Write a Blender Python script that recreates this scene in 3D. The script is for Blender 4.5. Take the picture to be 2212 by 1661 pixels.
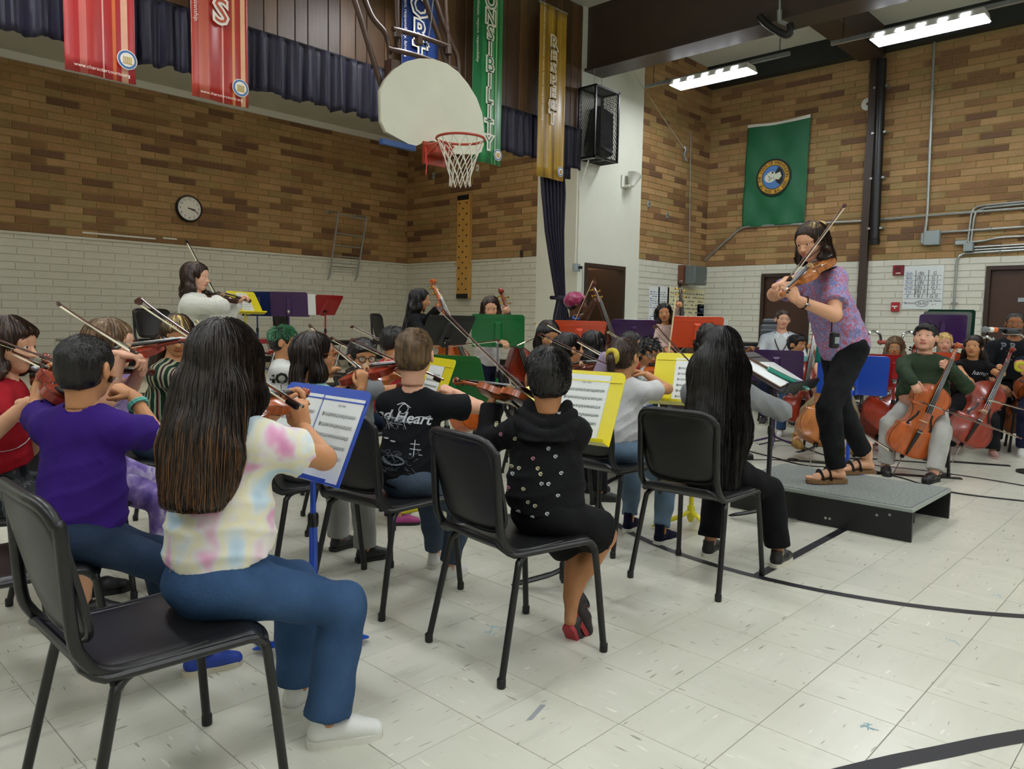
import bpy, bmesh, math, random
import numpy as np
from mathutils import Vector, Matrix, Quaternion
from mathutils.bvhtree import BVHTree
for o in list(bpy.data.objects): bpy.data.objects.remove(o)
SC = bpy.context.scene
COL = SC.collection
R = random.Random(7)
rad = math.radians

# ------------------------------------------------------------------ camera, world, exposure
F_PX, CX, CY, CAM_Z = 1645.54, 1106.0, 830.5, 1.229
def _calib():
    a = Vector((2677-CX, 719-CY, F_PX)).normalized()
    b = Vector((-630-CX, 656-CY, F_PX)); b = (b-a*b.dot(a)).normalized()
    d = a.cross(b)
    if d.y < 0: d = -d
    return a, b, d
CU, CV, CD = _calib()
cam = bpy.data.cameras.new('camera'); cam_o = bpy.data.objects.new('camera', cam); COL.objects.link(cam_o)
cam.sensor_fit = 'HORIZONTAL'; cam.sensor_width = 36; cam.lens = 36*F_PX/2212; cam.clip_end = 100; cam.clip_start = .05
_r = Vector((CU.x, CV.x, -CD.x)); _u = -Vector((CU.y, CV.y, -CD.y)); _f = Vector((CU.z, CV.z, -CD.z))
cam_o.matrix_world = Matrix(((_r.x, _u.x, -_f.x, 0), (_r.y, _u.y, -_f.y, 0), (_r.z, _u.z, -_f.z, CAM_Z), (0, 0, 0, 1)))
SC.camera = cam_o
SC.view_settings.view_transform = 'Standard'; SC.view_settings.look = 'None'
SC.view_settings.exposure = 0.0; SC.view_settings.gamma = 1.0
SC.view_settings.use_curve_mapping = False
SC.cycles.use_denoising = True
SC.cycles.max_bounces = 6; SC.cycles.diffuse_bounces = 4; SC.cycles.glossy_bounces = 3; SC.cycles.transparent_max_bounces = 8
SC.cycles.sample_clamp_indirect = 6
W = bpy.data.worlds.new('world'); SC.world = W; W.use_nodes = True
W.node_tree.nodes['Background'].inputs[0].default_value = (.8, .86, .8, 1)
W.node_tree.nodes['Background'].inputs[1].default_value = .12
LAMP_STRENGTH = 38.0

def ray(px, py):                       # world direction of a photograph pixel, unit depth
    d = Vector(((px-CX)/F_PX, (py-CY)/F_PX, 1.0))
    return Vector((d.dot(CU), d.dot(CV), -d.dot(CD)))
def P(px, py, z): return Vector((0, 0, CAM_Z)) + ray(px, py)*z
def F(px, py, h=0.0):
    d = ray(px, py); t = (h-CAM_Z)/d.z
    return Vector((0, 0, CAM_Z)) + d*t
def onX(px, py, X):
    d = ray(px, py); return Vector((0, 0, CAM_Z)) + d*(X/d.x)
def onY(px, py, Y):
    d = ray(px, py); return Vector((0, 0, CAM_Z)) + d*(Y/d.y)

# ------------------------------------------------------------------ materials
def lin(c):
    if isinstance(c, str):
        c = [int(c[i:i+2], 16)/255 for i in (0, 2, 4)]
        c = [x/12.92 if x <= .04045 else ((x+.055)/1.055)**2.4 for x in c]
    return (c[0], c[1], c[2], 1)
MATS = {}
class NT:
    def __init__(s, m): s.t = m.node_tree; s.n = s.t.nodes; s.b = s.n['Principled BSDF']; s.out = s.n['Material Output']
    def add(s, kind, ins=None, **kw):
        n = s.n.new(kind)
        for k, v in kw.items(): setattr(n, k, v)
        for k, v in (ins or {}).items():
            if hasattr(v, 'is_output') or isinstance(v, bpy.types.NodeSocket): s.t.links.new(v, n.inputs[k])
            else: n.inputs[k].default_value = v
        return n
    def link(s, a, b): s.t.links.new(a, b)
    def coord(s, kind='Object', scale=(1, 1, 1)):
        tc = s.add('ShaderNodeTexCoord'); mp = s.add('ShaderNodeMapping', {'Vector': tc.outputs[kind], 'Scale': scale}); return mp.outputs[0]
    def noise(s, vec, scale, detail=3, rough=.55): return s.add('ShaderNodeTexNoise', {'Vector': vec, 'Scale': scale, 'Detail': detail, 'Roughness': rough}).outputs[0]
    def ramp(s, fac, stops, interp='LINEAR'):
        r = s.add('ShaderNodeValToRGB', {'Fac': fac}); e = r.color_ramp; e.interpolation = interp
        while len(e.elements) < len(stops): e.elements.new(.5)
        for el, (p, c) in zip(e.elements, stops): el.position = p; el.color = lin(c) if not isinstance(c, float) else (c, c, c, 1)
        return r.outputs[0]
    def mix(s, fac, a, b, mode='MIX'):
        m = s.add('ShaderNodeMix', data_type='RGBA', blend_type=mode)
        for sock, v in ((m.inputs[0], fac), (m.inputs[6], a), (m.inputs[7], b)):
            if isinstance(v, bpy.types.NodeSocket): s.link(v, sock)
            else: sock.default_value = v if not isinstance(v, str) else lin(v)
        return m.outputs[2]
    def bump(s, h, strength=.3, dist=.01):
        b = s.add('ShaderNodeBump', {'Height': h, 'Strength': strength, 'Distance': dist}); s.link(b.outputs[0], s.b.inputs['Normal'])
def mat(name, c='808080', rough=.5, metal=0, spec=.5, var=0, vscale=8, bump=0, bscale=60, stretch=(1, 1, 1), emit=None, alpha=1, coat=0, sheen=0):
    if name in MATS: return MATS[name]
    m = bpy.data.materials.new(name); MATS[name] = m; m.use_nodes = True
    k = NT(m); b = k.b
    b.inputs['Base Color'].default_value = lin(c); b.inputs['Roughness'].default_value = rough
    b.inputs['Metallic'].default_value = metal; b.inputs['Specular IOR Level'].default_value = spec
    if coat: b.inputs['Coat Weight'].default_value = coat; b.inputs['Coat Roughness'].default_value = .12
    if sheen: b.inputs['Sheen Weight'].default_value = sheen
    if alpha < 1: b.inputs['Alpha'].default_value = alpha
    if emit: b.inputs['Emission Color'].default_value = lin(c); b.inputs['Emission Strength'].default_value = emit
    if var or bump:
        v = k.coord('Object', stretch)
        if var:
            n = k.noise(v, vscale, 4)
            f = k.add('ShaderNodeMapRange', {'Value': n, 'From Min': .3, 'From Max': .7, 'To Min': 1-var, 'To Max': 1+var}).outputs[0]
            x = k.add('ShaderNodeVectorMath', {0: tuple(lin(c)[:3]), 1: f}, operation='MULTIPLY')
            k.link(x.outputs[0], b.inputs['Base Color'])
        if bump: k.bump(k.noise(v, bscale, 4), bump, .01)
    return m

# ------------------------------------------------------------------ mesh building
def tag(o, label=None, cat=None, group=None, kind=None):
    if label: o['label'] = label
    if cat: o['category'] = cat
    if group: o['group'] = group
    if kind: o['kind'] = kind
    return o
def link_mesh(name, me, parent=None, label=None, loc=None, rot=None, kind=None):
    o = bpy.data.objects.new(name, me); COL.objects.link(o)
    if parent is not None: o.parent = parent
    if loc is not None: o.location = loc
    if rot is not None: o.rotation_euler = rot
    if label: o['label'] = label
    if kind: o['kind'] = kind
    return o
def empty(name, loc=(0, 0, 0), rz=0, label=None, cat=None, group=None):
    o = bpy.data.objects.new(name, None); COL.objects.link(o); o.location = loc; o.rotation_euler = (0, 0, rz); o.empty_display_size = .05
    return tag(o, label, cat, group)
def frame_of(d, up=Vector((0, 0, 1))):
    d = Vector(d).normalized(); up = Vector(up)
    s = up.cross(d)
    if s.length < 1e-4: s = Vector((1, 0, 0)).cross(d)
    if s.length < 1e-4: s = Vector((0, 1, 0)).cross(d)
    s.normalize(); return d, s, d.cross(s)
class MB:
    def __init__(s): s.v = []; s.f = []; s.m = []
    def raw(s, vs, fs, mi=0):
        n = len(s.v); s.v += [tuple(p) for p in vs]; s.f += [tuple(i+n for i in f) for f in fs]; s.m += [mi]*len(fs); return s
    def box(s, lo, hi, mi=0, M=None, bev=0):
        x0, y0, z0 = lo; x1, y1, z1 = hi
        if bev:
            b = bev; vs = []
            for z, i in ((z0, b), (z0+b, 0), (z1-b, 0), (z1, b)):
                for (x, y) in ((x0+i+b, y0+i), (x1-i-b, y0+i), (x1-i, y0+i+b), (x1-i, y1-i-b), (x1-i-b, y1-i), (x0+i+b, y1-i), (x0+i, y1-i-b), (x0+i, y0+i+b)): vs.append((x, y, z))
            fs = [tuple(range(7, -1, -1)), tuple(range(24, 32))]
            for r in range(3):
                for k in range(8): fs.append((r*8+k, r*8+(k+1) % 8, (r+1)*8+(k+1) % 8, (r+1)*8+k))
        else:
            vs = [(x0, y0, z0), (x1, y0, z0), (x1, y1, z0), (x0, y1, z0), (x0, y0, z1), (x1, y0, z1), (x1, y1, z1), (x0, y1, z1)]
            fs = [(3, 2, 1, 0), (4, 5, 6, 7), (0, 1, 5, 4), (1, 2, 6, 5), (2, 3, 7, 6), (3, 0, 4, 7)]
        if M is not None: vs = [M @ Vector(p) for p in vs]
        return s.raw(vs, fs, mi)
    def tube(s, pts, r, n=8, mi=0, flat=1.0, up=(0, 0, 1), cap=True, closed=False):
        pts = [Vector(p) for p in pts]; N = len(pts)
        rr = list(r) if isinstance(r, (list, tuple)) else [r]*N
        base = len(s.v); side = None; vs = []
        for i, p in enumerate(pts):
            if closed: d = pts[(i+1) % N]-pts[i-1]
            else: d = pts[min(i+1, N-1)]-pts[max(i-1, 0)]
            if d.length < 1e-9: d = Vector((0, 0, 1))
            d.normalize()
            if side is None: _, side, _b = frame_of(d, up)
            side = (side-d*side.dot(d))
            if side.length < 1e-6: _, side, _b = frame_of(d, up)
            side.normalize(); b = d.cross(side)
            for k in range(n):
                a = 2*math.pi*k/n; vs.append(p+side*(math.cos(a)*rr[i])+b*(math.sin(a)*rr[i]*flat))
        fs = []
        for i in range(N if closed else N-1):
            j = (i+1) % N
            for k in range(n): fs.append((i*n+k, i*n+(k+1) % n, j*n+(k+1) % n, j*n+k))
        if cap and not closed: fs += [tuple(range(n-1, -1, -1)), tuple((N-1)*n+k for k in range(n))]
        return s.raw(vs, fs, mi)
    def lathe(s, prof, n=24, mi=0, M=None):
        vs = []; fs = []
        for (r, z) in prof:
            for k in range(n): a = 2*math.pi*k/n; vs.append(Vector((r*math.cos(a), r*math.sin(a), z)))
        for i in range(len(prof)-1):
            for k in range(n): fs.append((i*n+k, i*n+(k+1) % n, (i+1)*n+(k+1) % n, (i+1)*n+k))
        fs += [tuple(range(n-1, -1, -1)), tuple((len(prof)-1)*n+k for k in range(n))]
        if M is not None: vs = [M @ p for p in vs]
        return s.raw(vs, fs, mi)
    def ext(s, poly, z0, z1, mi=0, M=None, mside=None):     # extrude an xy polygon
        n = len(poly); vs = [Vector((x, y, z0)) for x, y in poly]+[Vector((x, y, z1)) for x, y in poly]
        if M is not None: vs = [M @ p for p in vs]
        s.raw(vs, [tuple(range(n-1, -1, -1)), tuple(range(n, 2*n))], mi)
        k = len(s.v)-2*n
        for i in range(n): s.f.append((k+i, k+(i+1) % n, k+n+(i+1) % n, k+n+i)); s.m.append(mi if mside is None else mside)
        return s
    def grid(s, fn, nu, nv, mi=0, wrap=False):
        vs = [fn(i/nu, j/nv) for j in range(nv+1) for i in range(nu+1)]
        fs = [(j*(nu+1)+i, j*(nu+1)+i+1, (j+1)*(nu+1)+i+1, (j+1)*(nu+1)+i) for j in range(nv) for i in range(nu)]
        return s.raw(vs, fs, mi)
    def mesh(s, name, mats=(), smooth=True, angle=40):
        me = bpy.data.meshes.new(name); me.from_pydata(s.v, [], s.f)
        for m in (mats if isinstance(mats, (list, tuple)) else [mats]): me.materials.append(m)
        if any(s.m): me.polygons.foreach_set('material_index', s.m)
        if smooth:
            me.polygons.foreach_set('use_smooth', [True]*len(s.f))
            try: me.set_sharp_from_angle(angle=rad(angle))
            except Exception: pass
        me.update(); return me
    def build(s, name, mats, parent=None, label=None, smooth=True, angle=40, kind=None, loc=None, rot=None):
        return link_mesh(name, s.mesh(name, mats, smooth, angle), parent, label, loc, rot, kind)
def bez(pts, n=8):                       # Catmull-Rom through points
    pts = [Vector(p) for p in pts]; out = []
    for i in range(len(pts)-1):
        p0 = pts[max(i-1, 0)]; p1 = pts[i]; p2 = pts[i+1]; p3 = pts[min(i+2, len(pts)-1)]
        for k in range(n):
            t = k/n; out.append(.5*((2*p1)+(p2-p0)*t+(2*p0-5*p1+4*p2-p3)*t*t+(3*p1-p0-3*p2+p3)*t**3))
    out.append(pts[-1]); return out
def text_mesh(txt, size, align='CENTER', shear=0.0, extrude=0.0, bold=0.0, res=2):
    cu = bpy.data.curves.new('txt', 'FONT'); cu.body = txt; cu.size = size; cu.align_x = align; cu.align_y = 'CENTER'
    cu.shear = shear; cu.extrude = extrude; cu.offset = bold; cu.resolution_u = res
    o = bpy.data.objects.new('txt', cu); COL.objects.link(o)
    dg = bpy.context.evaluated_depsgraph_get(); me = bpy.data.meshes.new_from_object(o.evaluated_get(dg))
    bpy.data.objects.remove(o); bpy.data.curves.remove(cu); return me
def text(mb, txt, size, M, mi=0, **kw):  # flat lettering added to a mesh builder
    me = text_mesh(txt, size, **kw)
    mb.raw([M @ v.co for v in me.vertices], [tuple(p.vertices) for p in me.polygons], mi)
    bpy.data.meshes.remove(me)
def basis(o, x, y):                      # matrix with given origin and x, y axes
    x = Vector(x).normalized(); y = Vector(y); y = (y-x*y.dot(x)).normalized(); z = x.cross(y); o = Vector(o)
    return Matrix(((x.x, y.x, z.x, o.x), (x.y, y.y, z.y, o.y), (x.z, y.z, z.z, o.z), (0, 0, 0, 1)))
def copy_tree(o, parent=None):
    c = o.copy(); COL.objects.link(c)
    if parent is not None: c.parent = parent
    for ch in list(o.children): copy_tree(ch, c)
    return c

# ------------------------------------------------------------------ distance fields -> organic meshes
class SDF:
    def __init__(s, lo, hi, h):
        s.h = h; s.lo = np.array(lo, float)-2*h; n = np.ceil((np.array(hi, float)+2*h-s.lo)/h).astype(int)+1; s.n = n
        s.ax = [s.lo[i]+h*np.arange(n[i]) for i in range(3)]; s.D = np.full(n, 1.0, np.float32)
    def sub(s, lo, hi):
        sl = []
        for i in range(3):
            a = int(max(0, math.floor((lo[i]-s.lo[i])/s.h))); b = int(min(s.n[i], math.ceil((hi[i]-s.lo[i])/s.h)+1))
            if b <= a: return None
            sl.append(slice(a, b))
        return tuple(sl), (s.ax[0][sl[0]][:, None, None], s.ax[1][sl[1]][None, :, None], s.ax[2][sl[2]][None, None, :])
    def put(s, sl, d, k, op):
        D = s.D[sl]
        if op == 'add':
            if k > 0: q = np.maximum(k-np.abs(D-d), 0)/k; r = np.minimum(D, d)-q*q*k*.25
            else: r = np.minimum(D, d)
        else:
            if k > 0: q = np.maximum(k-np.abs(D+d), 0)/k; r = np.maximum(D, -d)+q*q*k*.25
            else: r = np.maximum(D, -d)
        s.D[sl] = r
    def cone(s, a, b, ra, rb, k=.02, flat=None, op='add', off=0, cut=False):
        a = np.array(a, float); b = np.array(b, float); ra += off; rb += off; m = max(ra, rb)+k+s.h*2.5
        q = s.sub(np.minimum(a, b)-m, np.maximum(a, b)+m)
        if q is None: return s
        sl, (x, y, z) = q; x = x-a[0]; y = y-a[1]; z = z-a[2]; e = b-a; ee = max(float(e@e), 1e-9)
        if flat is not None:
            f, c = flat; f = np.array(f, float); f /= np.linalg.norm(f); g = (x*f[0]+y*f[1]+z*f[2])*(1/c-1)
            x = x+g*f[0]; y = y+g*f[1]; z = z+g*f[2]; ef = float(e@f)*(1/c-1); e = e+ef*f; ee = max(float(e@e), 1e-9)
        t = (x*e[0]+y*e[1]+z*e[2])/ee; tc = np.clip(t, 0, 1)
        d = np.sqrt((x-tc*e[0])**2+(y-tc*e[1])**2+(z-tc*e[2])**2)-(ra+(rb-ra)*tc)
        if cut: d = np.maximum(d, (t-1)*math.sqrt(ee))
        s.put(sl, d, k, op); return s
    def ell(s, c, r, k=.02, Rm=None, op='add', off=0):
        c = np.array(c, float); r = np.array(r, float)+off; m = r.max()+k+s.h*2.5
        q = s.sub(c-m, c+m)
        if q is None: return s
        sl, (x, y, z) = q; x = x-c[0]; y = y-c[1]; z = z-c[2]
        if Rm is not None: x, y, z = (Rm[0][i]*x+Rm[1][i]*y+Rm[2][i]*z for i in range(3))
        k0 = np.sqrt((x/r[0])**2+(y/r[1])**2+(z/r[2])**2); k1 = np.sqrt((x/r[0]**2)**2+(y/r[1]**2)**2+(z/r[2]**2)**2)
        s.put(sl, k0*(k0-1)/np.maximum(k1, 1e-6), k, op); return s
    def plane(s, p, n, k=0):             # keep the side the normal points away from
        n = np.array(n, float); n /= np.linalg.norm(n); x, y, z = s.ax
        d = (x[:, None, None]-p[0])*n[0]+(y[None, :, None]-p[1])*n[1]+(z[None, None, :]-p[2])*n[2]
        s.D = np.maximum(s.D, d); return s
    def warp(s, fn):
        x, y, z = s.ax; s.D = s.D+fn(x[:, None, None], y[None, :, None], z[None, None, :]).astype(np.float32); return s
    def mesh(s):
        D = s.D; D[0], D[-1] = np.maximum(D[0], s.h*.5), np.maximum(D[-1], s.h*.5)
        D[:, 0], D[:, -1] = np.maximum(D[:, 0], s.h*.5), np.maximum(D[:, -1], s.h*.5)
        D[:, :, 0], D[:, :, -1] = np.maximum(D[:, :, 0], s.h*.5), np.maximum(D[:, :, -1], s.h*.5)
        S = D < 0; c = np.zeros(np.array(D.shape)-1, np.int8); off = [(i, j, k) for i in (0, 1) for j in (0, 1) for k in (0, 1)]
        nx, ny, nz = c.shape
        for i, j, k in off: c += S[i:i+nx, j:j+ny, k:k+nz]
        I = np.argwhere((c > 0) & (c < 8))
        if len(I) == 0: return np.zeros((0, 3)), np.zeros((0, 4), int)
        idx = np.full(c.shape, -1, np.int64); idx[I[:, 0], I[:, 1], I[:, 2]] = np.arange(len(I))
        acc = np.zeros((len(I), 3)); cnt = np.zeros(len(I))
        val = {o: D[I[:, 0]+o[0], I[:, 1]+o[1], I[:, 2]+o[2]] for o in off}
        for ai in range(3):
            for o in off:
                if o[ai]: continue
                o2 = list(o); o2[ai] = 1; a = val[o]; b = val[tuple(o2)]; m = (a < 0) != (b < 0)
                t = np.where(m, a/np.where(m, a-b, 1), 0)
                p = np.tile(np.array(o, float), (len(I), 1)); p[:, ai] = t
                acc += p*m[:, None]; cnt += m
        V = s.lo+(I+acc/np.maximum(cnt, 1)[:, None])*s.h; Q = []
        for ai in range(3):
            u, w = [(1, 2), (2, 0), (0, 1)][ai]
            n = list(D.shape); sa = [slice(None)]*3; sb = [slice(None)]*3; sa[ai] = slice(0, n[ai]-1); sb[ai] = slice(1, n[ai])
            e = np.argwhere(S[tuple(sa)] != S[tuple(sb)]); e = e[(e[:, u] > 0) & (e[:, w] > 0) & (e[:, u] < n[u]-1) & (e[:, w] < n[w]-1)]
            if len(e) == 0: continue
            ins = S[e[:, 0], e[:, 1], e[:, 2]]
            def g(du, dw):
                q = e.copy(); q[:, u] -= du; q[:, w] -= dw; return idx[q[:, 0], q[:, 1], q[:, 2]]
            q = np.stack([g(1, 1), g(0, 1), g(0, 0), g(1, 0)], 1); q[~ins] = q[~ins][:, ::-1]; Q.append(q)
        return V, np.concatenate(Q)
def np_mesh(name, V, Q, mats, midx=None, smooth_it=0):
    me = bpy.data.meshes.new(name); n = len(V); m = len(Q)
    if smooth_it:
        E = np.concatenate([Q[:, [0, 1]], Q[:, [1, 2]], Q[:, [2, 3]], Q[:, [3, 0]]]); E = np.concatenate([E, E[:, ::-1]])
        cnt = np.bincount(E[:, 0], minlength=n)
        for it in range(smooth_it):
            A = np.stack([np.bincount(E[:, 0], V[E[:, 1], j], n) for j in range(3)], 1)/np.maximum(cnt, 1)[:, None]
            V = V+(A-V)*(.5 if it % 2 == 0 else -.45)
    me.vertices.add(n); me.vertices.foreach_set('co', V.astype(np.float32).ravel())
    me.loops.add(m*4); me.loops.foreach_set('vertex_index', Q.astype(np.int32).ravel())
    me.polygons.add(m); me.polygons.foreach_set('loop_start', np.arange(0, m*4, 4, dtype=np.int32))
    try: me.polygons.foreach_set('loop_total', np.full(m, 4, np.int32))
    except Exception: pass
    for x in (mats if isinstance(mats, (list, tuple)) else [mats]): me.materials.append(x)
    if midx is not None: me.polygons.foreach_set('material_index', midx.astype(np.int32))
    me.polygons.foreach_set('use_smooth', np.ones(m, bool))
    me.update(calc_edges=True); me.validate(); return me
def cat(parts):
    V = []; Q = []; n = 0
    for v, q in parts: V.append(v); Q.append(q+n); n += len(v)
    return np.concatenate(V), np.concatenate(Q)
# ------------------------------------------------------------------ the hall
YL, XS, YP, XF, ZC = 11.8, 9.4, 7.5, 13.2, 5.95     # left wall, recess side wall, stage front plane, far wall, ceiling
ZP, ZST, CRS, BL = 2.26, .43, .1016, .4064          # paint line, stage floor, brick course, brick length
m_paint = mat('painted_brick_white', 'cdccbd', .45, var=.05, vscale=3, bump=.25, bscale=40)
m_paint2 = mat('painted_joint_white', 'c8c7b7', .6)
m_mortar = mat('mortar_tan', '96814f', .9)
m_plaster = mat('white_plaster', 'd6d8c8', .55, var=.03, vscale=2, bump=.05)
m_ceil = mat('ceiling_white', 'c9cabb', .8, var=.04, vscale=2)
m_steel = mat('dark_brown_steel', '3a2c22', .45, var=.1, vscale=3)
m_green = mat('dark_green_steel', '1c211c', .6)
m_white = mat('white_enamel', 'dcdcd2', .35)
m_galv = mat('galvanised_conduit', 'a5aaa6', .35, metal=.7, var=.1, vscale=20)
m_grey = mat('grey_painted_box', '8f9a9a', .45)
m_black = mat('black_plastic', '0d0d0e', .42, bump=.12, bscale=300)
m_blacksteel = mat('black_powder_steel', '101011', .35)
m_chrome = mat('chrome', 'c9c9c9', .15, metal=1)
def brick_mat(name, c):
    m = mat(name, c, .75); k = NT(m)
    pos = k.add('ShaderNodeNewGeometry').outputs['Position']
    n = k.noise(pos, 2.2, 4); n2 = k.noise(pos, 45, 3)
    oi = k.add('ShaderNodeObjectInfo').outputs['Random']
    a = k.add('ShaderNodeMath', {0: n, 1: n2}, operation='ADD'); b2 = k.add('ShaderNodeMath', {0: oi, 1: .25}, operation='MULTIPLY')
    s = k.add('ShaderNodeMath', {0: a.outputs[0], 1: b2.outputs[0]}, operation='ADD')
    f = k.add('ShaderNodeMapRange', {'Value': s.outputs[0], 'From Min': .7, 'From Max': 1.5, 'To Min': .74, 'To Max': 1.26}).outputs[0]
    x = k.add('ShaderNodeVectorMath', {0: tuple(lin(c)[:3]), 1: f}, operation='MULTIPLY')
    k.link(x.outputs[0], k.b.inputs['Base Color']); k.bump(n2, .35, .004); return m
BRICKS = [brick_mat('brick_'+n, c) for n, c in (('tan', '9a774c'), ('ochre', 'a28156'), ('olive', '937a4d'), ('brown', '7f5d3b'), ('umber', '694a33'))]
BW = (.30, .26, .17, .18, .09)
def pick():
    x = R.random()
    for i, w in enumerate(BW):
        x -= w
        if x < 0: return i
    return 0
_bm = {}
def brick_mesh(L, kind, D=.03):
    key = (round(L, 3), kind)
    if key not in _bm:
        h = CRS-.010; b = .004; mb = MB()
        mb.raw([(0, 0, 0), (L, 0, 0), (L, 0, h), (0, 0, h), (b, -D+.02, b), (L-b, -D+.02, b), (L-b, -D+.02, h-b), (b, -D+.02, h-b)],
               [(4, 5, 6, 7), (0, 1, 5, 4), (1, 2, 6, 5), (2, 3, 7, 6), (3, 0, 4, 7)])
        _bm[key] = mb.mesh('brick', [BRICKS[kind] if kind < 9 else m_paint], False)
    return _bm[key]
def brick_wall(name, o, ax, length, z0, z1, zp, holes=(), far=None):
    """o: start of the wall line at floor level, ax: unit direction so that the wall faces ax x up reversed (local -y)."""
    o = Vector(o); ax = Vector(ax); M = basis(o, ax, Vector((0, 0, 1)).cross(ax)); rz = math.atan2(ax.y, ax.x)
    root = MB()
    for a, b, c, d, mi in ((z0, zp, 0, length, 1), (zp, z1, 0, length, 0)):
        cells = [(c, d, a, b)]
        for (ha, hb, hz) in holes:
            new = []
            for (c0, d0, a0, b0) in cells:
                if ha >= d0 or hb <= c0 or hz <= a0: new.append((c0, d0, a0, b0)); continue
                if ha > c0: new.append((c0, ha, a0, b0))
                if hb < d0: new.append((hb, d0, a0, b0))
                if hz < b0: new.append((max(ha, c0), min(hb, d0), hz, b0))
            cells = new
        for (c0, d0, a0, b0) in cells: root.box((c0, 0, a0), (d0, .12, b0), mi, M)
    w = root.build(name, [m_mortar, m_paint2], None, smooth=False, kind='structure')
    cells = []; nz = int(round((z1-z0)/CRS)); zs = zp-round((zp-z0)/CRS)*CRS
    for i in range(nz+1):
        z = zs+i*CRS+.005
        if z+CRS-.012 > z1+.02: break
        off = (i % 2)*BL*.5+R.uniform(-.02, .02); x = -off
        while x < length-.02:
            a = max(x+.005, .0); b = min(x+BL-.005, length); x += BL
            if b-a < .04: continue
            if any(a < hb and b > ha and z < hz for ha, hb, hz in holes):
                for ha, hb, hz in holes:
                    if a < hb and b > ha and z < hz:
                        if a < ha-.04: b = min(b, ha)
                        elif b > hb+.04: a = max(a, hb)
                        else: a = b
                if b-a < .04: continue
            cells.append((a, b, z, z >= zp-.02))
    for up, nm in ((True, 'brick'), (False, 'painted_brick')):
        cs = [c for c in cells if c[3] == up]
        cs.sort(key=lambda c: ((M @ Vector(((c[0]+c[1])/2, 0, c[2])))-Vector((0, 0, CAM_Z))).length + (0 if vis(M @ Vector(((c[0]+c[1])/2, 0, c[2]))) else 50))
        rest = MB()
        for q, (a, b, z, _) in enumerate(cs):
            k = pick() if up else 9
            if q < 300:
                L = round((b-a)/.02)*.02 if b-a < BL-.02 else BL-.01
                ob = link_mesh(nm, brick_mesh(L, k), w); ob.location = M @ Vector((a, 0, z)); ob.rotation_euler = (0, 0, rz)
            else:
                h = CRS-.010; e = .004; rest.raw([M @ Vector(p) for p in ((a, 0, z), (b, 0, z), (b, 0, z+h), (a, 0, z+h), (a+e, -.01, z+e), (b-e, -.01, z+e), (b-e, -.01, z+h-e), (a+e, -.01, z+h-e))],
                         [(4, 5, 6, 7), (0, 1, 5, 4), (1, 2, 6, 5), (2, 3, 7, 6), (3, 0, 4, 7)], k if k < 9 else 5)
        if rest.v: rest.build(nm, BRICKS+[m_paint], w, smooth=False, kind='stuff')
    return w
def vis(p):
    q = p-Vector((0, 0, CAM_Z)); c = Vector((q.dot(_r), -q.dot(_u), q.dot(_f)))
    return c.z > .3 and -40 < CX+F_PX*c.x/c.z < 2252 and -40 < CY+F_PX*c.y/c.z < 1700
wall_left = brick_wall('wall_left', (.6, YL, 0), (1, 0, 0), XS-.6, ZST, 4.55, ZP)
wall_recess = brick_wall('wall_stage_right', (XS, YL, 0), (0, -1, 0), YL-8.35, ZST, 4.55, ZP)
xb0, xd0, xd1 = onY(1380, 560, YP).x, onY(1262, 600, YP).x, onY(1348, 600, YP).x
wall_back = brick_wall('wall_back', (xb0, YP, 0), (1, 0, 0), XF-xb0, 0, 5.95, ZP+.03)
yd2a, yd2b = onX(1645, 620, XF).y, onX(1752, 620, XF).y
yd3a = onX(2130, 600, XF).y
wall_far = brick_wall('wall_right', (XF, YP, 0), (0, -1, 0), 9.5, 0, 5.58, ZP+.03, holes=((YP-yd2a, YP-yd2b, 2.13), (YP-yd3a, YP-yd3a+1.1, 2.15)))
# plaster panel with the door opening, and the jamb of the stage opening
mb = MB(); dz = 2.13
mb.box((XS-.08, YP, 0), (xd0, YP+.12, ZC)); mb.box((xd0, YP, dz), (xd1, YP+.12, ZC)); mb.box((xd1, YP, 0), (xb0, YP+.12, ZC))
mb.box((XS-.08, YP+.12, 0), (XS+.02, 8.36, ZC)); mb.build('wall_plaster', m_plaster, None, smooth=False, kind='structure')
mb = MB(); mb.box((.4, YP+.35, ZST-.05), (XS, YL, ZST)); mb.build('floor_stage', mat('stage_floor', 'b3ad97', .4, var=.08, vscale=5), None, smooth=False, kind='structure')
mb = MB(); mb.box((.4, YP+.1, .1), (XS-.08, YP+.35, ZST-.04)); mb.box((.4, YP+.05, ZST-.05), (XS-.08, YP+.35, ZST), 1); mb.box((.4, YP+.07, 0), (XS-.08, YP+.35, .1), 1)
mb.build('trim_stage_edge', [mat('stage_front_beige', 'b5b2a0', .5), m_black], None, smooth=False, kind='structure')
mb = MB(); mb.box((.6, YL-.02, ZST), (XS, YL, ZST+.1)); mb.build('baseboard_left', m_black, None, smooth=False, kind='structure')
mb = MB(); mb.box((XS-.02, 8.36, ZST), (XS, YL-.02, ZST+.1)); mb.build('baseboard_stage_right', m_black, None, smooth=False, kind='structure')
mb = MB(); mb.box((.4, YP+.18, 4.56), (XS+.02, YL+.02, 4.7)); mb.build('ceiling_stage', m_ceil, None, smooth=False, kind='structure')
mb = MB(); mb.box((.6, YL-.05, 4.46), (XS, YL-.01, 4.56)); mb.box((XS-.05, 8.4, 4.46), (XS-.01, YL-.05, 4.56)); mb.build('trim_stage_cornice', m_white, None, smooth=False, kind='structure')
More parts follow.
